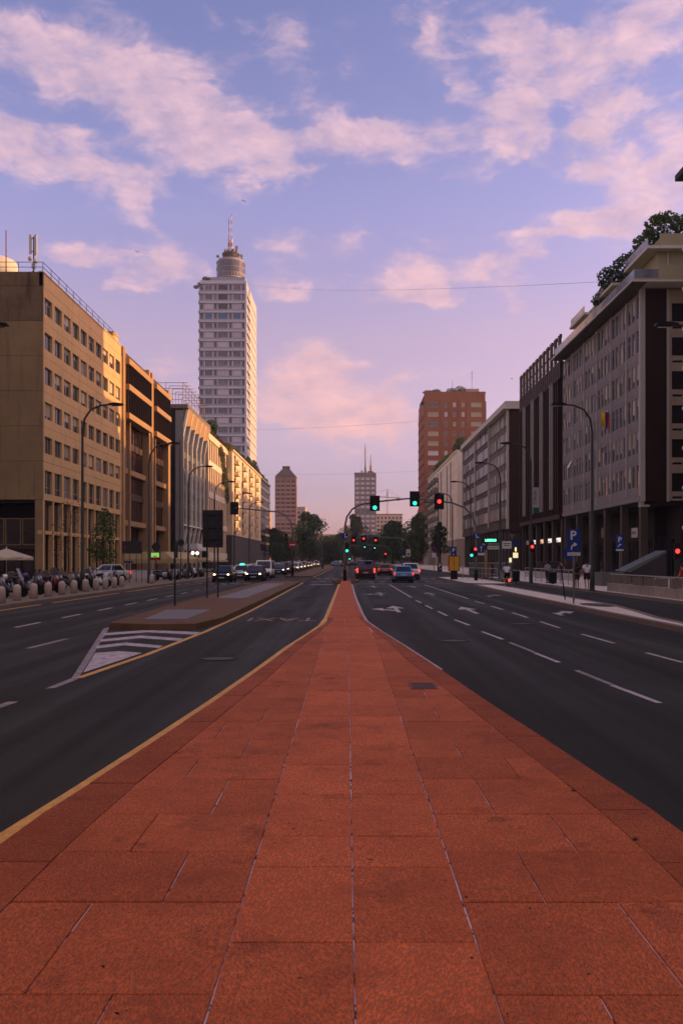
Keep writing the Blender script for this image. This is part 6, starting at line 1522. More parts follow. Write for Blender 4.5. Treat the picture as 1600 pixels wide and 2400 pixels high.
# motorcycles and scooters on the left pavement
SC_W = MB().lathe([(.15, -.05), (.22, -.06), (.25, -.03), (.255, 0), (.25, .03), (.22, .06), (.15, .05)], 14).mesh('tyre', RUB, True); SC_R = MB().lathe([(.02, -.04), (.15, -.045), (.15, .045), (.02, .04)], 10).mesh('rim', mat('dark_rim', (.06, .06, .062), .5, metal=.5))
def scooter(label, x, Y, rz, col, screen=True, case=False, group='scooters parked on the left pavement', helmet=None):
    t = thing('scooter', label, 'scooter', (x, Y, .15), rz, group=group)
    for y in (-.62, .62): w = obj('wheel', SC_W, None, t, (0, y, .255), rot=(0, R(90), 0)); obj('rim', SC_R, None, w)
    b = MB(); S = lambda w, zs: [(w * .7, zs[0]), (w, zs[0] + (zs[1] - zs[0]) * .4), (w * .8, zs[1])]
    loft(b, [(-.18, S(.16, (.22, .34))), (0, S(.18, (.22, .42))), (.15, S(.17, (.26, .70))), (.5, S(.17, (.36, .76))), (.85, S(.13, (.52, .78))), (.98, S(.06, (.64, .76)))])
    obj('body', b, PA[col], t, smooth=True)
    f = MB(); loft(f, [(-.62, S(.11, (.42, .62))), (-.52, S(.19, (.36, .98))), (-.40, S(.21, (.30, 1.02))), (-.32, S(.17, (.26, .98)))]); obj('front_shield', f, PA[col], t, smooth=True)
    obj('seat', MB().side([(.05, .72), (.88, .77), (.92, .84), (.5, .88), (.35, .82), (.08, .80)], -.14, .14), RUB, t)
    obj('fork', MB().cyl((0, -.45, .95), (0, -.62, .255), .045, n=8), BLK, t); obj('handlebar', MB().tube([(-.34, -.30, 1.06), (-.1, -.42, 1.05), (.1, -.42, 1.05), (.34, -.30, 1.06)], .018, 6), BLK, t)
    for s in (-1, 1): m_ = obj('mirror', MB().cyl((s * .22, -.36, 1.06), (s * .30, -.40, 1.25), .01, n=5).disc((s * .31, 1.29), .06, -.41, 10, 0, .02), BLK, t)
    obj('headlight', MB().disc((0, .86), .07, -.60, 12, 0, .05), PLATEM, t); obj('number_plate', MB().box(-.09, .09, 1.0, 1.01, .48, .62), PLATEM, t)
    if screen: obj('windscreen', MB().add([(-.2, -.50, 1.0), (.2, -.50, 1.0), (.17, -.34, 1.42), (-.17, -.34, 1.42), (-.2, -.49, 1.0), (.2, -.49, 1.0), (.17, -.33, 1.42), (-.17, -.33, 1.42)], [(0, 1, 2, 3), (7, 6, 5, 4), (0, 3, 7, 4), (1, 5, 6, 2), (3, 2, 6, 7)]), glass('screen_plastic', (.07, .075, .085), .12, .4) if 'screen_plastic' not in MATS else MATS['screen_plastic'], t)
    if case: obj('top_case', MB().side([(.82, .90), (1.2, .92), (1.22, 1.16), (1.1, 1.22), (.86, 1.2)], -.19, .19), PA['grey'], t)
    if helmet: obj('helmet', MB().lathe([(.10, .86), (.14, .92), (.15, 1.0), (.12, 1.10), (.04, 1.14)], 12, (0, .3)), PA[helmet], t, smooth=True)
SCN = ['black', 'grey', 'black', 'black', 'navy', 'blue', 'red', 'black', 'grey', 'black', 'black', 'black', 'silver', 'black', 'grey']
pos = [(39.5, -16.6), (40.9, -17.0), (42.3, -16.7), (43.6, -17.1), (45.0, -16.8), (46.3, -17.2), (47.7, -16.7), (49.2, -17.0), (50.8, -16.9), (52.6, -17.1), (54.4, -16.8), (56.2, -17.2), (58.4, -16.9), (61, -17.0), (44.2, -19.2)]
nth = ['first', 'second', 'third', 'fourth', 'fifth', 'sixth', 'seventh', 'eighth', 'ninth', 'tenth', 'eleventh', 'twelfth', 'thirteenth', 'fourteenth']
for i, (Y, x) in enumerate(pos):
    lab = f"{SCN[i]} scooter {nth[i]} from the left edge behind the bollards" if i < 14 else 'grey scooter standing by itself behind the bollard row, nearer the parasol'
    scooter(lab, x, Y, R(78) + random.uniform(-.25, .25), SCN[i], i % 4 == 2, i % 4 == 0, helmet='blue' if i == 5 else ('white' if i == 2 else ('red' if i == 11 else None)))
for i in range(9):
    c = ['black', 'silver', 'black', 'grey', 'black', 'black', 'white', 'black', 'grey'][i]
    scooter(f"{c} scooter {nth[i]} in the farther row before the ribbed office", -16.4 + .2 * (i % 2), 76 + 2.1 * i, R(82) + random.uniform(-.3, .3), c, i % 3 == 0, i % 4 == 1, group='farther scooters on the left pavement')
for i in range(6):
    t = thing('rail_post', f"thin steel rail post {nth[i]} along the left kerb before the ribbed office", 'post', (-14.9, 72.5 + 3.2 * i, .15), group='thin kerb posts on the left'); obj('shaft', MB().cyl((0, 0, 0), (0, 0, .95), .035, n=8), POLE_G, t); obj('cap', MB().lathe([(.05, .93), (.05, .97), (.01, 1.0)], 8), POLE_G, t)

# cafe parasol, awnings, stop furniture on the left
CANV = mat('beige_canvas', (.46, .40, .33), .85, .12, 1.0); CANV_Y = mat('yellowed_canvas', (.42, .34, .20), .85, .15, 1.0)
def parasol():
    t = thing('parasol', 'beige cafe parasol at the left picture edge', 'parasol', (-22.0, 55, .15)); mb = MB(); n = 8; r = 1.75
    for k in range(n):
        a0, a1 = 2 * math.pi * k / n, 2 * math.pi * (k + 1) / n
        p0, p1 = (r * math.cos(a0), r * math.sin(a0)), (r * math.cos(a1), r * math.sin(a1))
        mb.add([(0, 0, 2.58), (*p0, 2.02), (*p1, 2.02), (p0[0], p0[1], 1.82), (p1[0], p1[1], 1.82), ((p0[0] + p1[0]) / 2 * .97, (p0[1] + p1[1]) / 2 * .97, 1.98)], [(0, 1, 5), (0, 5, 2), (1, 3, 4, 2, 5)])
    obj('canopy', mb, CANV, t); obj('pole', MB().cyl((0, 0, 0), (0, 0, 2.7), .03, n=8), FR_WH, t); obj('base', MB().lathe([(.3, 0), (.3, .08), (.05, .12)], 14), KERB, t); obj('finial', MB().lathe([(.05, 2.58), (.04, 2.66), (.01, 2.72)], 8), FR_WH, t)
parasol()
def awning(label, x0, x1, y0, y1, zt, zb, m, drop=.35, posts=True):
    t = thing('awning', label, 'awning', (x0, y0, 0)); w, d = x1 - x0, y1 - y0
    obj('cloth', MB().add([(0, d, zt), (w * .8, d, zt), (w * .8, 0, zt - .05), (0, 0, zt - .05), (w, d, zb), (w, -.3, zb), (-.4, -.3, zb), (w, d, zb - drop), (w, -.3, zb - drop), (-.4, -.3, zb - drop)], [(0, 3, 2, 1), (1, 2, 5, 4), (3, 6, 5, 2), (4, 5, 8, 7), (5, 6, 9, 8)]), m, t)
    if posts:
        for px_, py_ in ((w, 0), (w, d), (0, 0)): obj('post', MB().cyl((px_, py_, .15), (px_, py_, zb), .04, n=6), FR_DK, t)
awning('large beige cafe awning behind the bus stop sign', -24.6, -19.4, 95, 110, 2.95, 2.1, CANV_Y, .5)
awning('long low yellowish awning under the ribbed office', -26.5, -20.5, 128, 146, 2.35, 1.9, CANV_Y, .25)
awning('small white awning on the front of the ribbed office', -28.4, -26.2, 150, 160, 4.9, 3.9, mat('white_canvas', (.50, .48, .50), .8), .3, False)
LAMPG = glow('warm_shop_lamp', (1.0, .82, .55), 2.2)
for k in range(2):
    t = thing('wall_lamp', ('near' if k == 0 else 'far') + ' warm globe lamp under the small white awning', 'lamp', (-27.6, 152 + 4.5 * k, 3.2), group='globe lamps under the white awning'); obj('globe', MB().lathe([(.03, -.3), (.24, -.18), (.3, 0), (.24, .2), (.04, .3)], 14), LAMPG, t, smooth=True); obj('bracket', MB().cyl((-.8, 0, .3), (0, 0, .3), .03, n=6), BLK, t)
def info_board():
    t = thing('notice_board', 'black notice board on four thin posts by the second left lamp', 'sign', (-17.4, 69, .15))
    for x in (-.7, -.25, .3, .75): obj('post', MB().cyl((x, 0, 0), (x, 0, 2.6), .025, n=6), BLK, t)
    b = obj('board', MB().box(-.85, .75, -.03, .03, 2.35, 3.35), SIGNBK, t); obj('red_mark', MB().box(-.62, -.56, -.036, -.031, 2.7, 3.0), SIGNR, b); obj('blue_plate', MB().box(-.68, .05, -.05, -.03, 1.6, 1.75), SIGNB, t)
info_board()
def bus_stop():
    t = thing('bus_stop_sign', 'bus stop post with red framed green display', 'sign', (-15.7, 69.6, .15)); obj('post', MB().cyl((0, 0, 0), (0, 0, 2.5), .03, n=8), POLE_G, t)
    b = obj('box', MB().box(-.42, .42, -.06, .06, 1.8, 2.5), SIGNBK, t); obj('display', MB().box(-.33, .33, -.07, -.061, 2.05, 2.42), glow('green_display', (.35, .75, .15), .35), b); obj('red_panel', MB().box(-.42, .42, -.07, -.061, 1.8, 1.97), SIGNR, b); obj('mark', MB().box(-.14, .14, -.078, -.071, 2.1, 2.17), BLK, b)
bus_stop()
t = thing('roll_container', 'grey concrete planter blocks behind the scooters', 'planter', (-22.5, 66, .15)); obj('block', MB().box(-1.6, .2, 0, 1, 0, 1.0), KERB, t); obj('block', MB().box(.3, 1.4, .1, 1.1, 0, .9), KERB, t)
t = thing('wall_segment', 'low white wall behind the left bicycle racks', 'wall', (-19.8, 84, .15)); obj('panel', MB().box(-3.0, 2.6, 0, .2, 0, .85), mat('white_low_wall', (.48, .46, .48), .8), t); obj('coping', MB().box(-3.05, 2.65, -.04, .24, .851, .92), KERB, t)

# ------------------------------------------------------------------ trees
def tree(label, x, Y, h, blobs, n, size, m, r=.18, seed=1, z=.12, name='tree', group='street trees', bark=BARK):
    t = thing(name, label, 'tree', (x, Y, z), group=group); rg = random.Random(seed)
    mb = MB(); top = h * .62; mb.tube([(0, 0, 0), (.03, .02, h * .25), (-.04, .03, h * .45), (.02, 0, top)], [r * 1.25, r, r * .8, r * .35], 8)
    for b in blobs:
        z0 = h * rg.uniform(.28, .5); mb.tube([(0, 0, z0), ((b[0]) * .5, b[1] * .5, (z0 + b[2]) / 2 + .2), (b[0], b[1], b[2])], [r * .5, r * .3, r * .1], 5)
    obj('trunk', mb, bark, t); obj('crown', foliage(blobs, n, size, seed), m, t)
    return t
def rand_blobs(rg, w, z0, z1, n):
    out = []
    for k in range(n):
        f = k / max(1, n - 1); zz = z0 + (z1 - z0) * f; ww = w * (.4 + .6 * math.sin(math.pi * (.14 + .70 * (1 - f)))) * (1 - .4 * f ** 3)
        a = rg.uniform(0, 6.28); rr = ww * rg.uniform(.15, .5); s = rg.uniform(.38, .6)
        out.append((rr * math.cos(a), rr * math.sin(a), zz, ww * s, ww * s, ww * s * rg.uniform(.7, 1.0), 1))
    return out
rg = random.Random(9)
tree('young leafy street tree in front of the ochre office arcade', -21.3, 74, 6.3, [(0, 0, 3.6, 1.1, 1.1, 1.6, 1), (.4, 0, 4.8, .9, .9, 1.2, .8), (-.5, .2, 2.6, .9, .9, .9, .7), (.2, 0, 5.7, .5, .5, .7, .4), (.5, 0, 2.2, .8, .8, .8, .5)], 1500, .2, LEAF, .07, 81)
tree('thin reddish half bare tree left of the leafy street tree', -23.9, 73, 7.4, [(0, 0, 4.2, 1.5, 1.2, 2.2, 1), (.3, 0, 6.2, 1.1, 1.0, 1.2, .6), (-.7, 0, 3.0, .9, .9, 1.1, .5)], 420, .15, LEAF_R, .06, 82)
tree('full green tree before the white apartments on the right pavement', 21.6, 200, 11.0, rand_blobs(rg, 3.4, 3.6, 10.2, 9), 3600, .36, LEAF_D, .2, 83)
tree('smaller green tree left of the white apartments', 17.2, 222, 7.5, rand_blobs(rg, 2.8, 2.4, 6.8, 7), 1900, .36, LEAF, .16, 84)
big = [('large domed green tree left of centre at the square', -15.2, 335, 21, 7.4, LEAF, 85), ('dark green tree behind the signal arch on the left', -27.0, 322, 14, 5.5, LEAF_D, 86), ('low green tree at the end of the left pavement', -23.0, 300, 11, 4.5, LEAF, 87), ('dark green tree filling the gap left of the median', -8.5, 380, 12, 6.5, LEAF_D, 88), ('tall dark tree at the centre in front of the grey tower', 3.0, 395, 24, 6.2, LEAF_D, 89), ('broad dark tree right of centre beyond the red van', 11.0, 385, 13, 7.0, LEAF_D, 90), ('large green tree at the square, left of the right-hand pair', 17.5, 332, 17.5, 6.8, LEAF, 91), ('large green tree beside the brick tower', 25.3, 318, 20, 6.6, LEAF, 92), ('lower tree in front of the brick tower base', 22.0, 290, 10.5, 4.6, LEAF_D, 93), ('far tree behind the median at the end of the street', -2.5, 420, 15, 6.5, LEAF_D, 94), ('far tree between the two towers', 18.5, 430, 14, 7.5, LEAF_D, 95), ('feathery small tree left of the tall central tree', -.6, 360, 17.5, 2.4, LEAF_Y, 96)]
for lab, x, Y, h, w, m, sd in big:
    tree(lab, x, Y, h, rand_blobs(random.Random(sd), w * 1.32, h * .22, h * .90, 20), 9000 if w > 3 else 900, .62 if w > 3 else .5, m, .35, sd, group='trees at the square')
hd = obj('far_treeline', foliage([(-62 + 8 * k, (k * 37) % 11, 5 + (k * 53) % 6, 7, 4, 6.5, 1) for k in range(17)], 20000, 1.0, 99), LEAF_D, None, (0, 470, 0)); hd['kind'] = 'stuff'; tag(hd, 'dark mass of trees closing the far end of the street', 'trees')

# ------------------------------------------------------------------ right pavement: wall with rail, fences, stair canopy
WALLP = mat('pale_concrete_panel', (.33, .27, .255), .8, .18, 1.5, .2, streak=.4, dark=.5); RAILM = mat('pale_steel_rail', (.34, .31, .30), .45, .1, 3, metal=.4); WFR = mat('white_steel', (.46, .45, .49), .5, .1, 3)
def low_wall():
    t = thing('retaining_wall', 'low wall of pale concrete panels with a steel handrail at the right edge', 'wall', (15.35, 31, .15))
    y = 0.0; k = 0
    while y < 19.4:
        w = random.choice((1.05, 1.2, 1.6, 2.1)); w = min(w, 19.6 - y); obj('panel', MB().prism([(0, y + .015), (.28, y + .015), (.28, y + w - .015), (0, y + w - .015)], 0, .47 + random.uniform(-.01, .01), 0, .01), WALLP, t); y += w; k += 1
    obj('end_panel', MB().box(.3, 1.6, 19.3, 19.58, 0, .47), WALLP, t); obj('handrail', MB().tube([(.14, 0, 1.0), (.14, 19.4, 1.0)], .035, 8), RAILM, t)
    for k in range(9): obj('rail_post', MB().cyl((.14, .6 + 2.3 * k, .46), (.14, .6 + 2.3 * k, 1.0), .025, n=6), RAILM, t)
    for k in range(6): obj('glass_infill', MB().box(.13, .15, 8.5 + 1.8 * k, 10.1 + 1.8 * k, .5, .93), mat('dull_infill', (.17, .14, .12), .5) if 'dull_infill' not in MATS else MATS['dull_infill'], t)
low_wall()
def white_frame(label, x, Y, w):
    t = thing('bench_frame', label, 'bench', (x, Y, .15), group='white steel benches behind the low wall')
    obj('top', MB().box(0, w, 0, .5, .78, .88), WFR, t)
    for a in (0, w - .1, w * .5): obj('leg', MB().box(a, a + .1, .02, .48, 0, .78), WFR, t)
    obj('shelf', MB().box(.1, w - .1, .1, .4, .3, .34), WFR, t)
white_frame('white steel bench frame, left one behind the low wall', 15.95, 45.5, 1.5); white_frame('white steel bench frame, middle one under the seated pair', 16.6, 42.6, 1.7); white_frame('white steel bench frame, right one near the picture edge', 16.3, 40.2, 1.6)
def fence(label, x0, Y0, x1, Y1, n, panel=True, h=1.1):
    t = thing('metal_fence', label, 'fence', (x0, Y0, .15)); dx, dy = x1 - x0, Y1 - Y0
    obj('top_rail', MB().tube([(0, 0, h), (dx, dy, h)], .03, 6), RAILM, t); obj('mid_rail', MB().tube([(0, 0, h * .55), (dx, dy, h * .55)], .02, 6), RAILM, t)
    for k in range(n + 1): obj('post', MB().cyl((dx * k / n, dy * k / n, 0), (dx * k / n, dy * k / n, h), .03, n=6), RAILM, t)
    if panel:
        for k in range(n): a, b = (k + .06) / n, (k + .94) / n; obj('panel', MB().add([(dx * a, dy * a, .3), (dx * b, dy * b, .3), (dx * b, dy * b, .85), (dx * a, dy * a, .85), (dx * a + .03, dy * a, .3), (dx * b + .03, dy * b, .3), (dx * b + .03, dy * b, .85), (dx * a + .03, dy * a, .85)], [(0, 1, 2, 3), (7, 6, 5, 4), (3, 2, 6, 7), (0, 4, 5, 1), (0, 3, 7, 4), (1, 5, 6, 2)]), WFR, t)
fence('pale panelled fence along the right pavement behind the litter bins', 16.2, 60.5, 16.4, 79, 8)
fence('open steel pavement fence beside the yellow machines', 12.6, 72, 11.0, 86, 6, False)
fence('steel barrier right of the signal arch pole', 12.6, 70.5, 14.4, 74, 3, True, 1.0)
t = thing('stair_canopy', 'dark sloping glass canopy over a stairway at the right', 'canopy', (19.4, 60, .15))
obj('roof', MB().front([(0, 1.05), (.5, 1.0), (3.0, 2.35), (3.0, 2.5)], 0, 2.2), mat('canopy_edge', (.12, .14, .15), .4, .1, 2, metal=.4), t); obj('side_glass', MB().front([(.1, .0), (3.0, .0), (3.0, 2.33), (.5, .98), (.1, .98)], .03, .06), G_DARK, t); obj('low_wall', MB().box(-1.6, 0, 0, 2, 0, .95), SPAN, t)
t = thing('garage_ramp_wall', 'dark wall of the car park ramp under its sign', 'wall', (12.8, 92, .1)); obj('wall', MB().box(.3, 5.0, 0, .3, 0, 1.5), SPAN, t); obj('coping', MB().box(.25, 5.05, -.05, .35, 1.501, 1.6), RAILM, t); obj('pillar', MB().box(1.9, 2.15, -.3, .0, 0, 2.9), BCONC, t)

def flag():
    t = thing('flag', 'yellow blue and red flag hanging from the grey brown office', 'flag', (28.5, 91.6, 17.0)); obj('staff', MB().cyl((0, 0, -.3), (-1.5, -.3, 1.2), .025, n=6), FR_AL, t)
    cols = [mat('flag_yellow', (.62, .40, .03), .8), mat('flag_blue', (.03, .04, .20), .8), mat('flag_red', (.42, .03, .03), .8)]
    for k, (a, c) in enumerate(((0, .5), (.5, .75), (.75, 1.0))):
        mb = MB(); n = 6
        vs = []
        for s, off in ((0, 0), (1, .01)):
            for i in range(n + 1):
                for f in (a, c): z = 1.1 - 1.8 * i / n - .35 * f; vs.append((-1.4 + .85 * f + .07 * math.sin(i * 1.1 + f * 5), -.28 + .12 * math.sin(i * .9 + f * 6) + off, z + .05 * math.sin(f * 7)))
        fs = []
        m_ = 2 * (n + 1)
        for i in range(n): fs += [(2 * i, 2 * i + 1, 2 * i + 3, 2 * i + 2), (m_ + 2 * i, m_ + 2 * i + 2, m_ + 2 * i + 3, m_ + 2 * i + 1)]
        obj('stripe', mb.add(vs, fs), cols[k], t)
flag()
def cable(label, a, b, r, sag):
    a, b = Vector(a), Vector(b); pts = [a + (b - a) * k / 14 - Vector((0, 0, sag * 4 * (k / 14) * (1 - k / 14))) for k in range(15)]
    o = obj('overhead_cable', MB().tube(pts, r, 5), BLK); tag(o, label, 'cable')
cable('thin overhead cable from the penthouse tree to the skyscraper top', (29.6, 100, 34.6), (-39.0, 329.5, 108.3), .018, 1.5)
cable('thin overhead cable from skyscraper to brick tower', (-38.5, 341, 54.0), (28.5, 322, 54.6), .03, .6)
cable('thin lower overhead cable near the brown tower roof', (-38.5, 345, 36.6), (28.5, 330, 36.4), .022, .6)
BIRD = MB().add([(0, -.1, 0), (0, .12, 0), (.42, .06, .16), (.42, -.02, .16), (-.42, .06, .16), (-.42, -.02, .16), (0, 0, -.06)], [(0, 3, 2, 1), (0, 1, 4, 5), (0, 6, 3), (6, 1, 2), (0, 5, 6), (1, 6, 4)]).mesh('bird', BLK)
for lab, x, y, Y in (('tiny dark bird left of the bronze office roof', 1200, 888, 150), ('tiny dark bird above the skyscraper', 572, 471, 130), ('tiny dark bird in the sky above the left offices', 322, 590, 140)):
    o = obj('bird', BIRD, None, None, at(x, y, Y), R(30)); tag(o, lab, 'bird')

# ------------------------------------------------------------------ the evening air
def haze():
    m = bpy.data.materials.new('haze_air'); m.use_nodes = True; q = NT(m.node_tree); m.node_tree.nodes.remove(m.node_tree.nodes['Principled BSDF'])
    v = q.n('ShaderNodeVolumePrincipled'); v.inputs['Color'].default_value = (.92, .86, .90, 1); v.inputs['Density'].default_value = HAZE; v.inputs['Anisotropy'].default_value = .3
    q.L(v.outputs[0], m.node_tree.nodes['Material Output'].inputs['Volume'])
    o = obj('haze', MB().box(-1000, 1000, -260, 2600, -1.5, 150), m); o['kind'] = 'stuff'; o['label'] = 'thin pinkish evening haze filling the street'; o['category'] = 'haze'
HAZE = .00024
haze()

for k, (lab, x, y) in enumerate((('small green weed in the right outer joint of the median', 1343, 1855), ('small green weed further down the right outer joint', 1486, 1968))):
    X, Y = gp(x, y, MZ); planter_tree('weed', lab, (X, Y, MZ - .004), [(0, 0, .006, .022, .02, .010, 1)], 26, .014, LEAF_D, seed=140 + k, cat='weed', group='weeds in the paving joints')

# ------------------------------------------------------------------ people
SKIN = mat('skin', (.42, .23, .15), .6, .06, 8); HAIR = mat('dark_hair', (.018, .012, .010), .6, .2, 30)
def skinned(name, verts, edges, radii, m, parent, root=0, lv=2):
    me = bpy.data.meshes.new(name); me.from_pydata([Vector(v) for v in verts], edges, []); o = bpy.data.objects.new(name, me); COL.objects.link(o)
    md = o.modifiers.new('skin', 'SKIN'); md.use_smooth_shade = True
    for i, r in enumerate(radii):
        d = me.skin_vertices[0].data[i]; d.radius = (r, r) if not isinstance(r, tuple) else r; d.use_root = (i == root)
    sm = o.modifiers.new('sub', 'SUBSURF'); sm.levels = sm.render_levels = lv
    dg = bpy.context.evaluated_depsgraph_get(); nm = bpy.data.meshes.new_from_object(o.evaluated_get(dg)); nm.name = name
    bpy.data.objects.remove(o); nm.materials.clear(); nm.materials.append(m)
    return obj(name, nm, None, parent)
POSE = dict(pelvis=(0, 0, .95), waist=(0, 0, 1.10), chest=(0, .0, 1.30), neck=(0, .0, 1.47), head=(0, -.015, 1.58), crown=(0, -.01, 1.70),
            ls=(-.18, 0, 1.40), le=(-.25, .03, 1.13), lw=(-.26, -.06, .89), rs=(.18, 0, 1.40), re=(.25, .03, 1.13), rw=(.26, -.06, .89),
            lh=(-.10, 0, .90), lk=(-.11, -.08, .50), la=(-.11, .0, .09), lt=(-.12, -.16, .035), rh=(.10, 0, .90), rk=(.11, .02, .49), ra=(.11, .16, .10), rt=(.12, .02, .035))
def person(label, loc, rz, shirt, trousers, pose=None, long_trousers=False, long_hair=False, hair=HAIR, group=None, scale=1.0):
    P = dict(POSE); P.update(pose or {})
    t = thing('person', label, 'person', loc, rz, group=group); t.scale = (scale,) * 3
    names = ['pelvis', 'waist', 'chest', 'neck', 'head', 'crown', 'ls', 'le', 'lw', 'rs', 're', 'rw', 'lh', 'lk', 'la', 'lt', 'rh', 'rk', 'ra', 'rt']; ix = {n: i for i, n in enumerate(names)}
    E_ = [('pelvis', 'waist'), ('waist', 'chest'), ('chest', 'neck'), ('neck', 'head'), ('head', 'crown'), ('chest', 'ls'), ('ls', 'le'), ('le', 'lw'), ('chest', 'rs'), ('rs', 're'), ('re', 'rw'), ('pelvis', 'lh'), ('lh', 'lk'), ('lk', 'la'), ('la', 'lt'), ('pelvis', 'rh'), ('rh', 'rk'), ('rk', 'ra'), ('ra', 'rt')]
    rad = dict(pelvis=(.145, .11), waist=(.13, .10), chest=(.155, .115), neck=.055, head=(.085, .10), crown=(.07, .085), ls=.065, le=.043, lw=.03, rs=.065, re=.043, rw=.03, lh=.085, lk=.058, la=.04, lt=.035, rh=.085, rk=.058, ra=.04, rt=.035)
    skinned('body', [P[n] for n in names], [(ix[a], ix[b]) for a, b in E_], [rad[n] for n in names], SKIN, t)
    V = {k: Vector(v) for k, v in P.items()}
    def mid(a, b, f): return V[a] + (V[b] - V[a]) * f
    sv = [V['pelvis'] + Vector((0, 0, .02)), V['waist'], V['chest'], mid('chest', 'neck', .55), V['ls'], mid('ls', 'le', .62), V['rs'], mid('rs', 're', .62)]
    skinned('shirt', sv, [(0, 1), (1, 2), (2, 3), (2, 4), (4, 5), (2, 6), (6, 7)], [(.165, .13), (.16, .125), (.18, .135), .075, .085, .07, .085, .07], shirt, t)
    f = 1.0 if long_trousers else .78
    if long_trousers:
        tv = [V['pelvis'], V['lh'], V['lk'], mid('lk', 'la', .95), V['rh'], V['rk'], mid('rk', 'ra', .95)]; te = [(0, 1), (1, 2), (2, 3), (0, 4), (4, 5), (5, 6)]; tr = [(.16, .125), .105, .078, .06, .105, .078, .06]
    else:
        tv = [V['pelvis'], V['lh'], mid('lh', 'lk', f + .1), V['rh'], mid('rh', 'rk', f + .1)]; te = [(0, 1), (1, 2), (0, 3), (3, 4)]; tr = [(.16, .125), .11, .095, .11, .095]
    skinned('trousers' if long_trousers else 'shorts', tv, te, tr, trousers, t)
    h = V['head']; hd_ = (V['crown'] - V['head']).normalized()
    hb = MB(); n = 12
    for i, (r, z) in enumerate(((.100, .0), (.112, .06), (.105, .12), (.07, .165), (.01, .18))): pass
    hb.lathe([(.095, -.02 if not long_hair else -.24), (.108, .05), (.104, .11), (.075, .155), (.01, .175)], 14)
    hb.v = [(x * .92, y + .028, z) for x, y, z in hb.v]; obj('hair', hb, hair, t, tuple(h), smooth=True)
    # face: nose, eyes, ears
    fc = MB().add([(0, -.135, .0), (-.018, -.10, -.012), (.018, -.10, -.012), (0, -.098, .045)], [(0, 2, 1), (0, 1, 3), (0, 3, 2)])
    for s in (-1, 1): fc.box(s * .036 - .014, s * .036 + .014, -.108, -.094, .03, .042, 1); fc.box(s * .092 - .01, s * .092 + .01, -.02, .02, -.01, .05)
    fc.box(-.022, .022, -.105, -.09, -.045, -.037, 1); obj('face', fc, [SKIN, HAIR], t, tuple(h))
    for e, w_ in (('le', 'lw'), ('re', 'rw')):
        d = (V[w_] - V[e]).normalized(); s = -1 if e == 'le' else 1; c = V[w_] + d * .05; a = d.cross(Vector((0, 1, 0)) if abs(d.y) < .8 else Vector((0, 0, 1))).normalized(); b = d.cross(a); hb = MB()
        hb.tube([V[w_], c, V[w_] + d * .09], [.028, .036, .032], 8)
        for k, ln in enumerate((.065, .075, .07, .055)): o_ = a * (.022 * (k - 1.5)); p0 = V[w_] + d * .085 + o_; hb.tube([p0, p0 + d * ln * .55, p0 + d * ln * .9 + b * .02], [.0095, .009, .007], 6)
        p0 = V[w_] + d * .03 - a * s * .03; hb.tube([p0, p0 + d * .03 - a * s * .025, p0 + d * .06 - a * s * .03 + b * .012], [.011, .010, .008], 6); obj('hand', hb, SKIN, t, smooth=True)
    for a, b in (('la', 'lt'), ('ra', 'rt')):
        A, B_ = V[a], V[b]; d = (B_ - A); d.z = 0; d = d.normalized() if d.length > .01 else Vector((0, -1, 0)); sh = MB(); o_ = A - Vector((0, 0, .06)); sh.tube([o_ - d * .07, o_ + d * .04, o_ + d * .15, o_ + d * .21 - Vector((0, 0, .012))], [.042, .052, .045, .025], 8); obj('shoe', sh, FR_WH if not long_trousers else BLK, t, smooth=True)
    return t
cloth = lambda n, c: mat(n, c, .85, .12, 12)
C_WH = cloth('white_cotton', (.68, .72, .88)); C_BK = cloth('black_cotton', (.014, .014, .017)); C_RED = cloth('red_cotton', (.42, .03, .05)); C_BL = cloth('pale_blue_cotton', (.26, .34, .50)); C_DK = cloth('dark_denim', (.03, .035, .05)); C_BR = cloth('brown_cotton', (.11, .06, .04))
person('person in white T-shirt and black shorts walking away beside the lamp post', (15.0, 53.6, .15), math.pi, C_WH, C_BK, dict(lw=(-.20, -.16, 1.0), le=(-.26, -.02, 1.13)), scale=1.04, group='walking couple')
person('person in black top and shorts walking left of the white T-shirt', (14.8, 55.2, .15), math.pi, C_BK, cloth('dark_shorts', (.03, .025, .025)), long_hair=True, group='walking couple', scale=.97)
sit = dict(pelvis=(0, 0, .95), lh=(-.10, -.02, .92), lk=(-.12, -.44, .93), la=(-.12, -.46, .50), lt=(-.12, -.62, .44), rh=(.10, -.02, .92), rk=(.12, -.44, .93), ra=(.12, -.46, .50), rt=(.12, -.62, .44), lw=(-.16, -.30, 1.02), le=(-.25, -.05, 1.14), rw=(.16, -.30, 1.02), re=(.25, -.05, 1.14), neck=(0, -.05, 1.47), head=(0, -.09, 1.57), crown=(0, -.10, 1.69), chest=(0, -.02, 1.30))
person('person in red and white top sitting on the middle bench', (16.85, 42.85, .08), math.pi + .5, C_RED, C_DK, sit, True, group='people resting behind the low wall')
person('person in white shirt sitting right of the red top', (17.55, 42.85, .08), math.pi - .3, C_WH, C_BL, sit, True, group='people resting behind the low wall')
person('person with long brown hair in dark clothes leaning by the right bench', (16.55, 39.9, .15), math.pi - .4, C_BK, C_BK, dict(chest=(0, -.08, 1.30), neck=(0, -.13, 1.46), head=(0, -.16, 1.57), crown=(0, -.17, 1.69)), True, True, cloth('brown_hair', (.10, .045, .02)), group='people resting behind the low wall')
person('person in dark clothes standing far back near the arcade shops', (19.6, 88, .15), .4, C_BK, C_DK, None, True)
person('person in pale blue top walking on the right pavement near the litter bins', (15.9, 68, .15), math.pi + .2, C_BL, C_DK, None, True, group='people on the right pavement')
person('person in brown jacket walking towards the camera before the lit shops', (18.5, 74, .15), -.2, C_BR, C_DK, None, True, group='people on the right pavement')
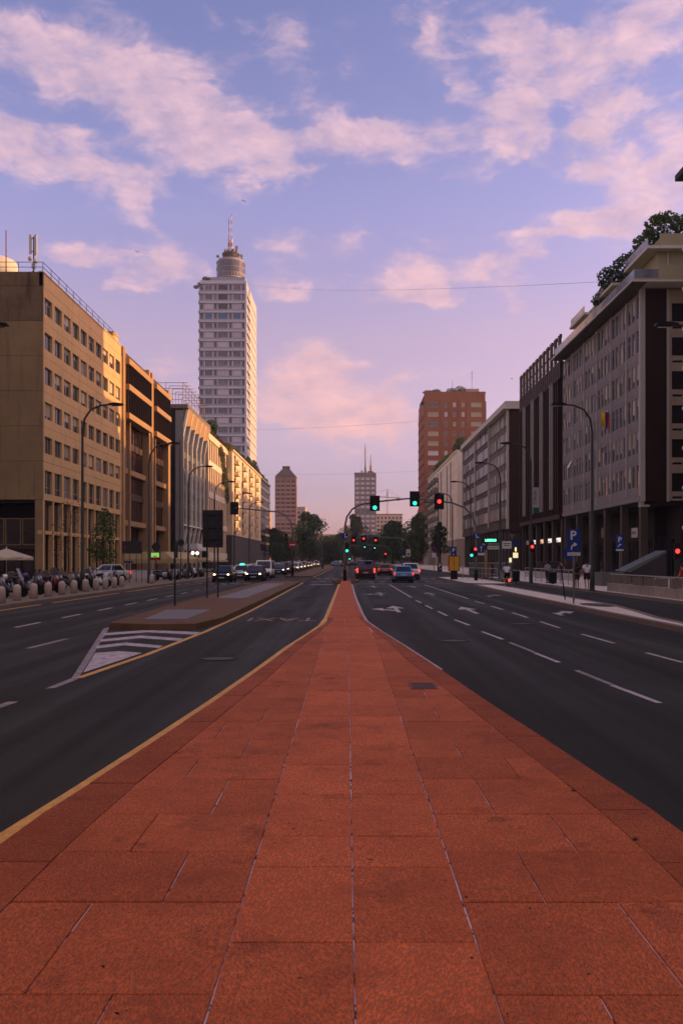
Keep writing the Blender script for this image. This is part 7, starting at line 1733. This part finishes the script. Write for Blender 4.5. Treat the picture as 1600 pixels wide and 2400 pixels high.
person('person in black clothes standing by the fence beyond the cyclist', (14.2, 84, .15), .8, C_BK, C_DK, None, True, group='people on the right pavement')
ride = dict(pelvis=(0, .10, .98), waist=(0, .05, 1.12), chest=(0, -.05, 1.32), neck=(0, -.10, 1.48), head=(0, -.14, 1.59), crown=(0, -.14, 1.71), ls=(-.18, -.05, 1.42), le=(-.27, -.22, 1.22), lw=(-.24, -.44, 1.08), rs=(.18, -.05, 1.42), re=(.27, -.22, 1.22), rw=(.24, -.44, 1.08), lh=(-.10, .08, .95), lk=(-.13, -.22, .66), la=(-.12, -.04, .30), lt=(-.12, -.20, .25), rh=(.10, .08, .95), rk=(.13, -.14, .58), ra=(.12, .02, .14), rt=(.12, -.15, .10))
cx_, cy_ = 11.55, 62.0
person('cyclist in white T-shirt riding away in the service lane', (cx_, cy_, .02), math.pi, C_WH, C_BK, ride)
def bicycle():
    t = thing('bicycle', 'dark bicycle with a red rear light under the cyclist', 'bicycle', (cx_, cy_, .0), math.pi); m = BLK
    ring = lambda y: MB().tube([(0, y + .32 * math.cos(a), .34 + .32 * math.sin(a)) for a in [2 * math.pi * k / 24 for k in range(25)]], .018, 6)
    for y in (-.55, .55):
        w = obj('wheel', ring(y), RUB, t); sp = MB()
        for k in range(10): a = 2 * math.pi * k / 10; sp.cyl((0, y, .34), (0, y + .31 * math.cos(a), .34 + .31 * math.sin(a)), .003, n=4)
        obj('spokes', sp, RIM, w)
    obj('frame', MB().cyl((0, .55, .34), (0, .05, .30), .014, n=6).cyl((0, .05, .30), (0, .18, .88), .015, n=6).cyl((0, .05, .30), (0, -.42, .82), .017, n=6).cyl((0, .16, .78), (0, -.42, .88), .015, n=6).cyl((0, .55, .34), (0, .17, .80), .012, n=6), m, t)
    obj('fork', MB().cyl((0, -.55, .34), (0, -.40, 1.0), .014, n=6), m, t); obj('handlebar', MB().tube([(-.28, -.44, 1.05), (-.1, -.40, 1.02), (.1, -.40, 1.02), (.28, -.44, 1.05)], .013, 6), m, t); obj('saddle', MB().side([(.05, .90), (.30, .92), (.30, .95), (.05, .93)], -.07, .07), RUB, t); obj('mudguard', MB().tube([(0, .55 + .36 * math.cos(a), .34 + .36 * math.sin(a)) for a in [.2 + .25 * k for k in range(9)]], .022, 5), m, t)
    obj('rear_light', MB().box(-.07, .07, .90, .96, .44, .62), L_BRAKE, t); obj('pedals', MB().cyl((-.13, .02, .14), (.13, -.04, .30), .012, n=5), m, t)
bicycle()
